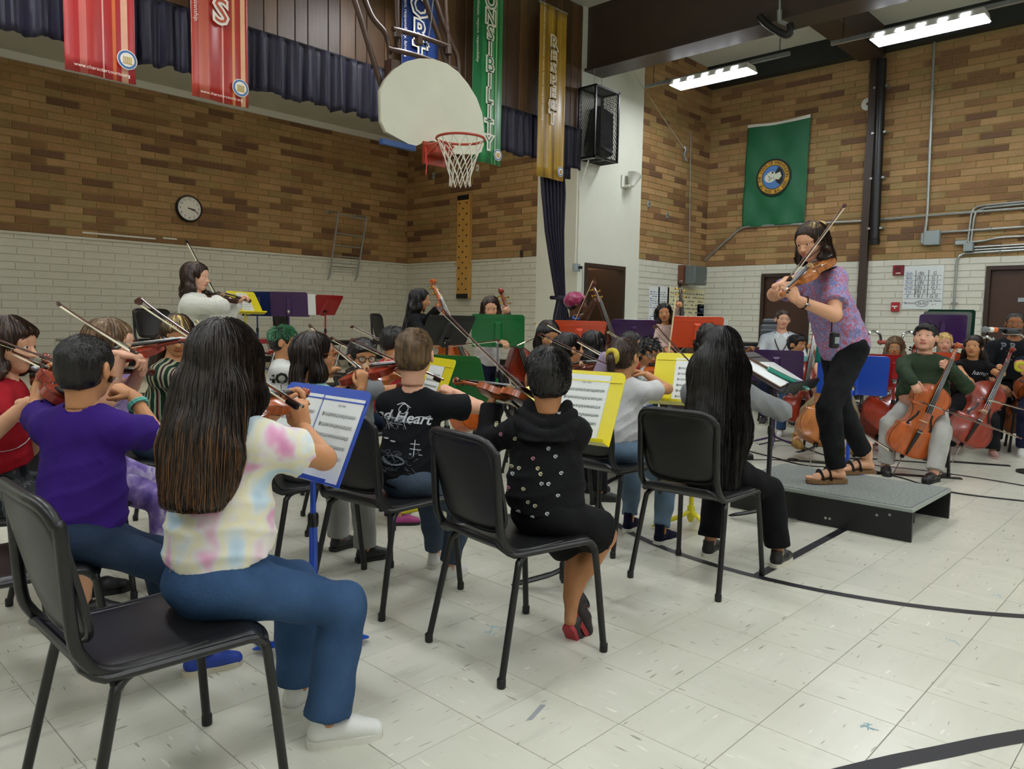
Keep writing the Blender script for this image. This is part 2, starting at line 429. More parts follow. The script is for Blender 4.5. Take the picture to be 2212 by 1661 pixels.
# groove of white caps along the paint line
mb = MB(); mb.box((.6, YL-.03, ZP-.035), (XS-.02, YL-.005, ZP-.005)); mb.build('trim_paint_line_left', m_paint, None, smooth=False, kind='structure')
mb = MB(); mb.box((XS-.03, 9.0, ZP-.035), (XS-.005, YL-.02, ZP-.005)); mb.build('trim_paint_line_right', m_paint, None, smooth=False, kind='structure')
# wood panelled header above the stage opening
m_wood = [mat('panel_wood_%d' % i, c, .45, var=.18, vscale=3, stretch=(9, 9, .6), bump=.1, bscale=12) for i, c in enumerate(('523a22', '5a4026', '49331e', '60452a'))]
mb = MB(); mb.box((.2, YP+.05, 4.05), (XS-.02, YP+.18, ZC)); hdr = mb.build('wall_stage_header', m_steel, None, smooth=False, kind='structure')
x = .25; i = 0; bms = {}
while x < XS-.1:
    w = (.155, .205, .155, .255)[i % 4]; k = R.randrange(4)
    if (w, k) not in bms: bms[w, k] = MB().box((0, 0, 0), (w-.008, .03, ZC-4.07), bev=.004).mesh('plank', m_wood[k], False)
    ob = link_mesh('plank', bms[w, k], hdr); ob.location = (x, YP+.02, 4.06); x += w; i += 1
# floor: joint bed, tiles
x0f, y0f, TS = 2.166, 1.594, .3048
mb = MB(); mb.box((-7, -8, -.1), (XF+.1, YP+.1, -.0022)); floor_o = mb.build('floor', mat('tile_joint', '77756a', .7), None, smooth=False, kind='structure')
def tile_mat(name, st):
    m = mat(name, 'd2d1c1', .22, spec=.5); k = NT(m)
    pos = k.add('ShaderNodeNewGeometry').outputs['Position']
    mp = k.add('ShaderNodeMapping', {'Vector': pos, 'Scale': st}).outputs[0]
    oi = k.add('ShaderNodeObjectInfo').outputs['Random']
    big = k.noise(pos, .9, 3, .5); mid = k.noise(mp, 9, 3); fl = k.noise(mp, 75, 1, .3)
    base = k.ramp(mid, [(.3, 'cac9b8'), (.7, 'd2d1c1')])
    m1 = k.add('ShaderNodeMapRange', {'Value': fl, 'From Min': .70, 'From Max': .76, 'To Min': 0., 'To Max': .62}).outputs[0]
    m2 = k.add('ShaderNodeMapRange', {'Value': k.noise(mp, 63, 1, .3), 'From Min': .27, 'From Max': .23, 'To Min': 0., 'To Max': .6}).outputs[0]
    dirt = k.add('ShaderNodeMapRange', {'Value': big, 'From Min': .4, 'From Max': .75, 'To Min': 0., 'To Max': .5}).outputs[0]
    c = k.mix(dirt, base, 'b5b3a4'); c = k.mix(m1, c, '77725f'); c = k.mix(m2, c, 'ece8d8')
    sc = k.noise(k.add('ShaderNodeMapping', {'Vector': pos, 'Scale': (1, 6, 1), 'Rotation': (0, 0, .6)}).outputs[0], 1.6, 2, .5)
    c = k.mix(k.add('ShaderNodeMapRange', {'Value': sc, 'From Min': .66, 'From Max': .82, 'To Min': 0., 'To Max': .3}).outputs[0], c, '6b6a64')
    ti = k.add('ShaderNodeMapRange', {'Value': oi, 'To Min': .965, 'To Max': 1.03}).outputs[0]
    x = k.add('ShaderNodeVectorMath', {0: c, 1: ti}, operation='MULTIPLY'); k.link(x.outputs[0], k.b.inputs['Base Color'])
    k.b.inputs['Roughness'].default_value = .27
    return m
m_tile = [tile_mat('vinyl_tile', (1, .16, 1)), tile_mat('vinyl_tile_turned', (.16, 1, 1))]
g = .0011; tm = []
for i in range(2): tm.append(MB().raw([(g, g, -.002), (TS-g, g, -.002), (TS-g, TS-g, -.002), (g, TS-g, -.002), (g*2, g*2, 0), (TS-g*2, g*2, 0), (TS-g*2, TS-g*2, 0), (g*2, TS-g*2, 0)],
        [(4, 5, 6, 7), (0, 1, 5, 4), (1, 2, 6, 5), (2, 3, 7, 6), (3, 0, 4, 7)]).mesh('tile', m_tile[i], False))
tiles = []
for i in range(-30, 38):
    for j in range(-32, 20):
        x, y = x0f+i*TS, y0f+j*TS
        if x+TS > XF+.05 or y+TS > YP+.1: continue
        v = vis(Vector((x+.15, y+.15, 0))); tiles.append(((0 if v else 60)+math.hypot(x, y), x, y, (i+j) % 2))
tiles.sort(); rest = MB()
for q, (d, x, y, k) in enumerate(tiles):
    if q < 300: ob = link_mesh('tile', tm[k], floor_o); ob.location = (x, y, 0)
    else: rest.raw([(x+g, y+g, 0), (x+TS-g, y+g, 0), (x+TS-g, y+TS-g, 0), (x+g, y+TS-g, 0)], [(0, 1, 2, 3)], k)
rest.build('tile', m_tile, floor_o, smooth=False, kind='stuff')
m_tape = mat('black_line_paint', '17171c', .45)
def strip(name, pts, w, z=.0012, m=None, n=10, raw=False):
    pts = [Vector((p[0], p[1], 0)) for p in pts]; pts = pts if raw else bez(pts, n); mb = MB(); vs = []
    for i, p in enumerate(pts):
        d = (pts[min(i+1, len(pts)-1)]-pts[max(i-1, 0)]).normalized(); s = Vector((-d.y, d.x, 0))*w/2
        vs += [p+s+Vector((0, 0, z)), p-s+Vector((0, 0, z))]
    mb.raw(vs, [(2*i, 2*i+1, 2*i+3, 2*i+2) for i in range(len(pts)-1)]); return mb.build(name, m or m_tape, floor_o, smooth=False)
strip('court_line', [(5.3+1.84*math.cos(a), 1.68+1.84*math.sin(a)) for a in [2*math.pi*i/96 for i in range(97)]], .05, raw=True)
strip('court_line', [(3.46, 1.62), (7.14, 1.7)], .05, .0014)
strip('court_line', [(1.4, 1.02), (2.15, .67), (2.4, .54), (2.69, .38), (3.3, .0), (4.2, -.7)], .06)
strip('court_line', [(7.16, 3.0), (9.0, 3.05), (XF-.1, 3.1)], .05, .0015)
# ceiling, beams
mb = MB(); mb.box((-7, -8, ZC), (XF+.1, YP+.1, ZC+.1)); mb.build('ceiling', m_ceil, None, smooth=False, kind='structure')
mb = MB(); mb.box((9.42, -8, 5.03), (9.74, YP-.001, ZC)); mb.box((9.36, -8, 5.0), (9.8, YP-.001, 5.04)); mb.build('trim_ceiling_beam', m_steel, None, smooth=False, kind='structure')
yc = onX(1878, 400, XF).y
mb = MB(); mb.box((9.74, yc-.16, 5.5), (XF-.2, yc+.16, ZC)); mb.box((9.74, yc-.2, 5.47), (XF-.2, yc+.2, 5.51)); mb.build('trim_cross_beam', m_steel, None, smooth=False, kind='structure')
mb = MB(); mb.box((XF-.2, -4, 5.58), (XF+.1, YP-.001, ZC)); mb.build('trim_wall_beam', m_green, None, smooth=False, kind='structure')
mb = MB(); mb.box((XF-.1, yc-.06, 0), (XF+.02, yc+.06, 5.6)); mb.build('trim_column', m_steel, None, smooth=False, kind='structure')
mb = MB(); mb.box((-7, -8.1, 0), (XF+.1, -8, ZC)); mb.build('wall_near_right', m_paint, None, smooth=False, kind='structure')
mb = MB(); mb.box((-7.1, -8, 0), (-7, YL+.2, ZC)); mb.build('wall_near_left', m_paint, None, smooth=False, kind='structure')
mb = MB(); mb.box((-7, YP, 0), (.45, YP+.15, ZC)); mb.build('wall_stage_left', m_paint, None, smooth=False, kind='structure')
# doors
m_door = mat('dark_brown_door', '33231a', .4, var=.05)
m_knob = mat('brass', 'b09050', .3, metal=1)
def door(name, frame_lo, frame_hi, M, open_=False, plate=False):
    w, h = frame_hi
    mb = MB(); f = .06
    mb.box((0, -.03, 0), (f, .1, h), 0, M); mb.box((w-f, -.03, 0), (w, .1, h), 0, M); mb.box((f, -.03, h-f), (w-f, .1, h), 0, M)
    d = mb.build(name, m_door, None, smooth=False, kind='structure')
    if not open_:
        MB().box((f, .035, .01), (w-f, .08, h-f), 0, M, bev=.004).build('door_leaf', mat('door_leaf_brown', '40291d', .38, var=.06), d, smooth=False)
        MB().lathe([(.028, 0), (.03, .02), (.012, .03), (.012, .06), (.03, .07), (.03, .1)], 12, 0, M @ Matrix.Translation((w-f-.07, .03, 1.0)) @ Matrix.Rotation(rad(90), 4, 'X')).build('door_knob', m_knob, d)
    if plate: MB().box((.42, .028, 1.62), (.75, .036, 1.68), 0, M).build('door_plate', m_grey, d, smooth=False)
    return d
def wallM(p, ax): ax = Vector(ax); return basis(Vector((p[0], p[1], 0)), ax, Vector((0, 0, 1)).cross(ax))
d1 = door('door_1', 0, (xd1-xd0, dz), wallM((xd0, YP), (1, 0, 0)), open_=True)
door('door_2', 0, (yd2a-yd2b, 2.13), wallM((XF, yd2a), (0, -1, 0)))
door('door_3', 0, (1.1, 2.15), wallM((XF, yd3a), (0, -1, 0)), plate=True)
# lit store room behind the open door
m_ply = mat('pink_plywood', 'b08a72', .6, var=.12, vscale=3)
mb = MB(); mb.box((XS+.1, 8.6, 0), (13.0, 8.7, 3)); mb.build('wall_store', m_ply, None, smooth=False, kind='structure')
mb = MB(); mb.box((XS+.1, YP+.12, 2.7), (13.0, 8.6, 2.8)); mb.build('ceiling_store', m_white, None, smooth=False, kind='structure')
mb = MB(); mb.box((XS+.1, YP+.1, -.1), (13.0, 8.6, -.002)); mb.build('floor_store', m_tile[0], None, smooth=False, kind='structure')
xs0 = onY(1348, 600, YP+.1).x
mb = MB(); mb.box((xs0-.13, YP+.12, 0), (xs0-.08, 8.55, 2.1)); mb.build('door_1_leaf', m_door, d1, smooth=False)
bx0, bx1, bz = onY(1280, 666, 8.6).x, onY(1316, 666, 8.6).x, onY(1300, 668, 8.6).z
shelf = empty('wall_shelf', (bx0, 8.595, bz), 0, 'small pale wall shelf holding books in the room behind the open doorway', 'shelf')
W_ = bx1-bx0
MB().box((-.03, -.22, -.025), (W_+.03, 0, 0)).build('board', m_white, shelf, smooth=False); MB().box((-.03, -.22, .4), (W_+.03, 0, .425)).build('board', mat('shelf_red', 'a83a2c', .5), shelf, smooth=False)
for sx in (-.03, W_+.012): MB().box((sx, -.22, 0), (sx+.018, 0, .4)).build('side_panel', mat('shelf_orange', 'c9782c', .5), shelf, smooth=False)
bc = ['8a3f6a', '6a4a8c', 'd8d2c2', '7a3a7a', '9a4a7e', 'cfcab8', '3a3a40', '5a6a4a', 'c9a640', '97406e', 'e0dccd']
bk = ['magenta', 'violet', 'cream', 'plum', 'rose', 'pale', 'black', 'green', 'mustard', 'wine coloured', 'white']
xx = .01
for i in range(11):
    w = (W_-.03)/11
    b = empty('book', (bx0+xx, 8.59, bz), 0, '%s upright book, place %d on the shelf in the open doorway' % (bk[i], i+1), 'book', 'books on the shelf in the lit doorway')
    hgt = .24+.07*R.random()
    MB().box((0, -.2, 0), (w*.92, -.02, hgt), bev=.003).build('cover', mat('book_'+bk[i].replace(' ', '_'), bc[i], .5), b, smooth=False)
    MB().box((.003, -.16, hgt-.002), (w*.92-.003, -.022, hgt+.002)).build('pages', m_white, b, smooth=False); xx += w
# fluorescent fixtures
m_glow = mat('lamp_diffuser', 'f4f8ff', .4, emit=LAMP_STRENGTH)
m_glow2 = mat('stage_diffuser', 'fff4e0', .4, emit=LAMP_STRENGTH*1.0)  # glow of the added fill strips over the stage and in the store
LZ = 4.87
def fixture(x, y, lab=None, grp=None):
    t = empty('ceiling_light', (x, y, LZ), 0, lab, 'ceiling light', grp)
    w, L = .17, .64
    mb = MB(); mb.raw([(-w, -L, 0), (w, -L, 0), (w, L, 0), (-w, L, 0), (-w*.72, -L+.02, .09), (w*.72, -L+.02, .09), (w*.72, L-.02, .09), (-w*.72, L-.02, .09)], [(0, 1, 5, 4), (1, 2, 6, 5), (2, 3, 7, 6), (3, 0, 4, 7), (4, 5, 6, 7)])
    mb.build('housing', m_white, t, smooth=False)
    MB().box((-w+.012, -L+.012, -.012), (w-.012, L-.012, .004)).build('diffuser', m_glow, t, smooth=False)
    for k in range(5):
        yy = -L+.16+k*.24
        for s in (-1, 1):
            mb = MB()
            for a in (0, .05): mb.raw([(s*w*.94, yy+a, .022), (s*w*.94, yy+a+.04, .022), (s*w*.81, yy+a+.04, .062), (s*w*.81, yy+a, .062)], [(0, 1, 2, 3) if s > 0 else (3, 2, 1, 0)])
            for i in range(len(mb.v)): mb.v[i] = (mb.v[i][0]+s*.004, mb.v[i][1], mb.v[i][2]+.003)
            mb.build('slot', m_glow, t, smooth=False)
    MB().box((-.025, -L-.55, .09), (.025, L+.55, .14)).build('rail', m_galv, t, smooth=False)
    for yy in (-L-.4, L+.4): MB().tube([(0, yy, .14), (0, yy, ZC-LZ)], .006, 6).build('hanger_rod', m_blacksteel, t)
    return t
LX = 10.55
for i, y in enumerate((6.0, 3.05, .1, -2.85, -5.8)):
    fixture(LX, y, ['fluorescent fixture hanging in front of the white pier and far brick corner', 'fluorescent fixture at the top right above the far brick wall', None][min(i, 2)] or 'far row fluorescent fixture beyond the right picture edge, %s' % ('nearest', 'second', 'last')[i-2], 'hanging fluorescent fixtures')
for j, x in enumerate((5.5, 1.6, -2.4)):
    for i, y in enumerate((6.1, 3.05, .1, -2.85, -5.8)): fixture(x, y, 'fluorescent fixture overhead out of view, %s of %s row' % (('leftmost', 'second', 'middle', 'fourth', 'rightmost')[i], ('the middle', 'the near', 'the rear')[j]), 'hanging fluorescent fixtures')

for i, x in enumerate((2.6, 5.0, 7.4)):  # unseen strips added to brighten the stage walls
    t = empty('stage_light', (x, 8.5, 4.42), 0, 'fluorescent strip behind the dark valance over the stage, %s from the left' % ('first', 'second', 'third')[i], 'ceiling light', 'stage strip lights behind the valance')
    MB().box((-.6, -.08, .02), (.6, .08, .12)).build('housing', m_white, t, smooth=False); MB().box((-.58, -.07, 0), (.58, .07, .03)).build('diffuser', m_glow2, t, smooth=False)

t = empty('store_room_light', ((xd0+xd1)/2+.2, YP+.6, 2.62), 0, 'fluorescent strip on the ceiling of the room behind the open doorway', 'ceiling light')  # added strip that brightens the dark room behind the doorway
MB().box((-.3, -.06, .02), (.3, .06, .08)).build('housing', m_white, t, smooth=False); MB().box((-.28, -.05, 0), (.28, .05, .03)).build('diffuser', m_glow2, t, smooth=False)
# ------------------------------------------------------------------ curtains, banners, flag
def wave_cloth(x0, x1, y, zt, zb, amp, freq, n, mats, name, parent, scallop=0.0, ph=0.0, cols=None, thick=.004, nz=10, sway=0.0):
    mb = MB(); cu = []
    def fn(u, v):
        x = x0+(x1-x0)*u; a = amp*(.55+.45*v)
        yy = y+a*math.sin(freq*x+ph+.7*math.sin(2.3*x))+.4*a*math.sin(2.7*freq*x+1.3+ph)+sway*math.sin(3*v+u*2)
        z = zt+(zb-zt)*v+(scallop*(math.sin(freq*.37*x)+.6*math.sin(freq*.9*x+1))*v if scallop else 0)
        return (x, yy, z)
    mb.grid(fn, n, nz)
    if cols: mb.m = [cols((i % n)/n) for i in range(n*nz)]
    o = mb.build(name, mats, parent)
    so = o.modifiers.new('thickness', 'SOLIDIFY'); so.thickness = thick; return o
m_velvet = mat('navy_purple_velvet', '100b24', .6, sheen=.06, var=.25, vscale=5)
vc = empty('valance_curtain', (0, 0, 0), 0, 'long dark navy purple valance curtain under the wood panels', 'curtain')
wave_cloth(.6, 9.28, YP-.06, 4.1, 3.5, .035, 34, 560, m_velvet, 'drape', vc, .018, nz=8)
MB().tube([(.5, YP-.04, 4.1), (9.28, YP-.04, 4.1)], .02, 8).build('curtain_rail', m_blacksteel, vc)
sc_ = empty('stage_curtain', (0, 0, 0), 0, 'purple stage curtain gathered and tied back beside the white jamb', 'curtain')
mb = MB()
def gath(px_l, px_r, py):
    a = onY(px_l, py, YP-.02); b = onY(px_r, py, YP-.02); return a, b
prof = [(1160, 1214, 352), (1164, 1217, 420), (1172, 1213, 500), (1184, 1212, 570), (1195, 1213, 632), (1200, 1212, 650), (1192, 1222, 680), (1185, 1225, 730), (1183, 1226, 850)]
rows = []
for (l, r, py) in prof:
    a, b = gath(l, r, py); rows.append((a, b))
def fnc(u, v):
    t = v*(len(rows)-1); i = min(int(t), len(rows)-2); f = t-i
    a = rows[i][0].lerp(rows[i+1][0], f); b = rows[i][1].lerp(rows[i+1][1], f); p = a.lerp(b, u)
    return (p.x, p.y-.045*(1+math.sin(u*44+.5*v)), p.z)
mb.grid(fnc, 90, 24); o = mb.build('drape', m_velvet, sc_); o.modifiers.new('thickness', 'SOLIDIFY').thickness = .006
a, b = gath(1196, 1216, 643); MB().tube([a+Vector((-.03, -.1, 0)), b+Vector((.03, -.1, 0)), b+Vector((.03, .02, 0)), a+Vector((-.03, .02, 0))], .03, 8, closed=True).build('tie', m_velvet, sc_)
wave_cloth(onY(1212, 300, YP-.03).x, onY(1232, 300, YP-.03).x, YP-.03, 4.1, onY(1225, 387, YP-.03).z, .03, 50, 30, m_velvet, 'side_drape', sc_)
m_print = mat('banner_white_print', 'e6dfd0', .5)
YB = 7.3
def banner(label, pxl, pxr, py_l, zt, base, stripes, letters, side, fill, lsize, sx, seal, www=None):
    a = onY(pxl[0], pxl[1], YB); b = onY(pxr[0], pxr[1], YB); x0, x1, zb = a.x, b.x, (a.z+b.z)/2; w = x1-x0
    t = empty('banner', (x0, YB, zb), 0, label, 'banner', 'character word banners')
    ms = [mat('vinyl_'+c, c, .32, var=.08, vscale=4) for c in [base]+[s[2] for s in stripes]]
    def cols(u):
        for i, (s0, s1, c) in enumerate(stripes):
            if s0 <= u < s1: return i+1
        return 0
    wave_cloth(0, w, 0, zt-zb, 0, .012, 7/w, 40, ms, 'cloth', t, cols=cols, thick=.003, nz=16, ph=x0)
    MB().tube([(-.02, .01, zt-zb), (w+.02, .01, zt-zb)], .015, 8).build('pole', m_galv, t)
    Y = -.032
    for (ch, z) in letters:
        M = basis((w*sx, Y, z), (1, 0, 0), (0, 0, 1)); mb = MB()
        text(mb, ch, lsize, M @ Matrix.Translation((0, 0, .002)), 0, bold=.022); text(mb, ch, lsize, M @ Matrix.Translation((0, 0, .006)), 1, bold=-.002)
        mb.build('letter', [m_print, mat('banner_fill_'+fill, fill, .4)], t, smooth=False)
    if side:
        s, zz, sz, xx = side; mb = MB(); text(mb, s, sz, basis((w*xx, Y-.002, zz), (0, 0, -1), (1, 0, 0)), 0, align='LEFT'); mb.build('side_lettering', m_print, t, smooth=False)
    if www: mb = MB(); text(mb, 'www.charactercounts.org', www, basis((w*.5, Y-.002, .055), (1, 0, 0), (0, 0, 1)), 0); mb.build('web_lettering', m_print, t, smooth=False)
    if seal:
        cx, cz, r = seal; mb = MB(); M = basis((w*cx, Y-.002, cz), (1, 0, 0), (0, 0, 1))
        for i, (rr, mi) in enumerate(((r, 0), (r*.92, 1), (r*.7, 0))): mb.lathe([(rr, .002*i), (rr*.99, .002*i+.0015)], 28, mi, M)
        for k in range(5): mb.box((-r*.42+k*r*.18, -r*.35, .007), (-r*.42+k*r*.18+r*.1, r*.3, .009), 2, M)
        mb.box((-r*.48, -r*.42, .007), (r*.5, -r*.34, .009), 2, M)
        mb.build('round_emblem', [m_print, mat('emblem_blue', '3a6aa0', .4), mat('emblem_gold', 'b89a3a', .4)], t, smooth=False)
    return t
rs = [(.0, .12, 'a83232'), (.2, .3, 'b85a52'), (.3, .5, 'a52a26'), (.52, .535, 'd8a090'), (.66, .72, 'c86a3a'), (.8, .88, 'd8a488')]
banner('red striped banner at the far left ending in caring and citizenship', (141, 150), (293, 183), 0, 5.5, 'a42226', rs, [], ('respect, responsibility, fairness, caring and citizenship.', 1.98, .058, .11), 'c05030', .3, .5, (.86, .19, .085), .043)
banner('orange red banner with double letter S beside the dark valance', (414, 204), (535, 237), 0, 5.5, 'a3281c', [(.0, .1, 'b04030'), (.12, .28, 'b4543e'), (.55, .565, 'e0a890'), (.72, .76, 'd89058'), (.87, .93, 'e0b088')], [('S', 1.08), ('S', .83)], ('trustworthiness, respect, responsibility, fairness, caring and citizenship.', 2.33, .058, .07), 'b8482c', .32, .5, (.84, .17, .085), .04)
banner('dark blue banner behind the basketball hoop frame', (866, 260), (945, 275), 0, 5.6, '1c2f63', [(.55, .62, '2c4a88'), (.7, .9, '26407a')], [('W', 1.62), ('O', 1.33), ('R', 1.04), ('T', .78)], ('worthiness, respect, responsibility, fairness', 1.75, .06, .06), '1e3468', .36, .45, None)
banner('green banner lettered vertically behind the rim and net', (1019, 345), (1082, 360), 0, 5.6, '1c6a3a', [(.3, .42, '2c8048'), (.62, .68, '4a9a58'), (.74, .78, '7ab878'), (.86, 1.0, '3a8a50')], [(c, 2.42-.197*i) for i, c in enumerate('SPONSIBILITY')], ('of character are trustworthiness, respect, responsibility', 2.62, .062, .09), '1f6e3c', .25, .5, (.82, .13, .075))
banner('gold striped banner lettered vertically beside the caged loudspeaker', (1160, 381), (1216, 391), 0, 5.6, 'a8842c', [(.2, .28, '8a6a20'), (.4, .46, 'c09a3c'), (.55, .65, '7e601c'), (.76, .8, 'c8a448')], [(c, 1.86-.17*i) for i, c in enumerate('RESPECT')], ('The Pillars of Character are trustworthiness, respect, fairness, caring and citizenship', 2.6, .054, .09), 'a8842c', .24, .46, (.82, .12, .07))
# green state flag hung sideways
fa, fb, fc = onX(1617, 272, XF-.04), onX(1753, 250, XF-.04), onX(1606, 490, XF-.04)
fw, fh = abs(fa.y-fb.y), fa.z-fc.z
fl = empty('flag', (XF-.04, fa.y, fc.z), -math.pi/2, 'green flag with a round portrait seal pinned sideways on the far brick wall', 'flag')
m_flag = mat('flag_green', '12613c', .6, var=.06, vscale=5); m_fb = mat('flag_black', '14120e', .6); m_fy = mat('flag_gold', 'c79a2c', .6); m_fbl = mat('flag_blue', '4a7ab8', .6); m_fs = mat('flag_pale', 'ccd2bd', .6)
mb = MB()
def fl_fn(u, v):
    d = (1-v); y = -.012*math.sin(9*u+2*v)-.016*max(0, v-.55)*2*math.sin(22*u*(1-.3*v)+10*v)-.008*math.sin(14*(u-v))
    sag = -.03*math.sin(math.pi*u)*(1 if v < .02 else .6)
    return (fw*u-.03*v, y-.02, fh*(1-v)+sag)
mb.grid(fl_fn, 40, 56); o = mb.build('cloth', m_flag, fl); o.modifiers.new('thickness', 'SOLIDIFY').thickness = .002
mb = MB(); mb.grid(lambda u, v: (fl_fn(u, v*.03)[0], fl_fn(u, v*.03)[1]-.006, fl_fn(u, v*.03)[2]+.01), 40, 2); mb.build('header_band', m_white, fl)
Ms = basis((fw*.475, -.062, fh*.455), (1, 0, 0), (0, 0, 1)); rS = fw*.28
mb = MB()
for i, (r, mi) in enumerate(((1, 0), (.9, 1), (.66, 0), (.62, 2))): mb.lathe([(rS*r, .002*i), (rS*r*.995, .002*i+.0015)], 40, mi, Ms)
txt = 'THE SEAL OF THE STATE OF WASHINGTON 1889 '
for i, ch in enumerate(txt):
    th = rad(-62)-2*math.pi*i/len(txt)
    if ch != ' ': text(mb, ch, rS*.25, Ms @ Matrix.Rotation(th-math.pi/2, 4, 'Z') @ Matrix.Translation((0, rS*.78, .009)), 0)
Mp = Ms @ Matrix.Rotation(rad(98), 4, 'Z') @ Matrix.Translation((0, 0, .009))
def blob(pts, mi, z): mb.ext([(x*rS, y*rS) for x, y in pts], z, z+.001, mi, Mp)
circ = lambda cx, cy, rx, ry, n=20: [(cx+rx*math.cos(2*math.pi*k/n), cy+ry*math.sin(2*math.pi*k/n)) for k in range(n)]
blob([(-.5, -.36), (-.3, -.15), (.2, -.12), (.5, -.36), (.3, -.53), (0, -.6), (-.3, -.53)], 0, 0)
blob(circ(.02, .16, .27, .33), 3, .001); blob(circ(.2, .1, .13, .24), 3, .0012); blob([(-.12, -.1), (.14, -.12), (.2, -.42), (-.05, -.48), (-.2, -.3)], 3, .0016)
for p in (circ(-.1, .2, .05, .018, 8), circ(.06, .2, .05, .018, 8), [(-.03, .19), (.0, .19), (-.03, .06), (-.07, .04)], circ(-.04, -.02, .07, .012, 8), circ(-.1, .25, .06, .012, 8), circ(.07, .25, .06, .012, 8), circ(.25, .0, .05, .07, 8), circ(.22, .3, .03, .02, 6), circ(.28, .2, .02, .03, 6)): blob(p, 0, .003)
mb.build('seal', [m_fb, m_fy, m_fbl, m_fs], fl, smooth=False)
# ------------------------------------------------------------------ basketball hoop
rim = P(995, 300, 7.25); BY = rim.y+.40
hp = empty('basketball_hoop', (0, 0, 0), 0, 'white fan shaped backboard with orange rim and net hung from ceiling pipes', 'basketball hoop')
out = [(822, 195), (833, 172), (852, 150), (880, 132), (905, 126), (935, 127), (965, 137), (990, 155), (1012, 182), (1030, 212), (1042, 245), (1046, 280), (1045, 312), (1040, 328), (1030, 333), (985, 332), (966, 322), (950, 308), (935, 304), (915, 307), (902, 314), (890, 315), (835, 285), (824, 262)]
pts = [onY(px, py, BY) for px, py in out]; M = basis((0, BY, 0), (1, 0, 0), (0, 0, 1))
mb = MB(); poly = [(p.x, p.z) for p in pts]; mb.ext(poly[::-1], -.02, .0, 0, M); mb.ext([(x*1.0, z) for x, z in poly[::-1]], -.045, -.021, 1, M)
mb.build('backboard', [mat('backboard_white', 'cfcfb8', .35, var=.04, vscale=3, bump=.02), mat('backboard_edge', 'a8a48c', .6)], hp, smooth=False)
m_rim = mat('rim_orange', 'a33a22', .4); m_net = mat('net_white', 'd6d2c0', .8)
MB().tube([rim+Vector((.229*math.cos(a), .229*math.sin(a), 0)) for a in [2*math.pi*i/40 for i in range(40)]], .0125, 8, closed=True).build('rim', m_rim, hp)
mb = MB(); Mb = basis(rim+Vector((0, .235, -.03)), (1, 0, 0), (0, 1, 0)); mb.box((-.11, -.02, -.09), (.11, .17, .02), 0, Mb, bev=.01); mb.box((-.14, .14, -.17), (.14, .165, .04), 0, Mb)
for s in (-1, 1): mb.tube([rim+Vector((s*.1, .2, -.03)), rim+Vector((s*.13, .36, -.13))], .012, 6)
mb.build('bracket', m_rim, hp)
mb = MB(); q = rim+Vector((-.35, .38, -.05)); mb.box((-.28, 0, -.05), (.12, .05, -.0), 0, basis(q, (1, 0, 0), (0, 1, 0))); mb.build('lower_brace', mat('frame_blue', '2c4a7c', .5), hp)
mb = MB(); N = 12
def netp(a, t): r = .225-.135*min(1, t*1.25)**.8+.012*t; return rim+Vector((r*math.cos(a), r*math.sin(a), -.012-.43*t))
for k in range(N):
    for s in (-1, 1):
        mb.tube([netp(2*math.pi*(k+s*(.5*(j/10)*5))/N, j/10) for j in range(11)], .0042, 5)
mb.build('net', m_net, hp)
m_rib = mat('red_ribbon', 'c83a34', .6)
mb = MB()
for s in (0, 1): mb.tube([onY(919+s*2, 318, rim.y+.25), onY(922-s*3, 350, rim.y+.25), onY(920+s*3, 378-s*20, rim.y+.25)], .006, 5)
mb.build('ribbon', m_rib, hp)
m_pipe = mat('brown_pipe', '4a382c', .35, metal=.3)
def pipes(lst, Y, r):
    for pl in lst: MB().tube(bez([onY(px, py, Y) for px, py in pl], 5), r, 10).build('pipe', m_pipe, hp)
pipes([[(768, -60), (800, 30), (832, 72), (841, 110), (843, 165)], [(735, -90), (772, 20), (800, 110), (828, 200)], [(858, -60), (857, 10), (860, 85), (862, 110)], [(960, -60), (962, 20), (968, 90), (970, 140)], [(915, -80), (950, 30), (975, 95), (988, 125), (990, 165)], [(900, -60), (925, 20), (950, 90), (966, 150)]], BY+.16, .026)
pipes([[(848, 62), (905, 78), (972, 102)], [(838, 105), (900, 120), (985, 150)]], BY+.1, .024)
for px in (858, 905, 968): MB().tube([onY(px, 62+(px-848)*.33, BY+.1), onY(px, 78+(px-848)*.33, BY+.1)], .04, 8).build('clamp', m_pipe, hp)
MB().tube([onY(940, -40, BY+.1), onY(930, 55, BY+.1), onY(920, 110, BY+.1)], .005, 5).build('cable', m_galv, hp)
for s, (px, py) in enumerate(((862, 150), (970, 165))): MB().box((-.05, .05, -.1), (.05, .16, .1), 0, basis(onY(px, py, BY), (1, 0, 0), (0, 1, 0))).build('mount', m_pipe, hp)
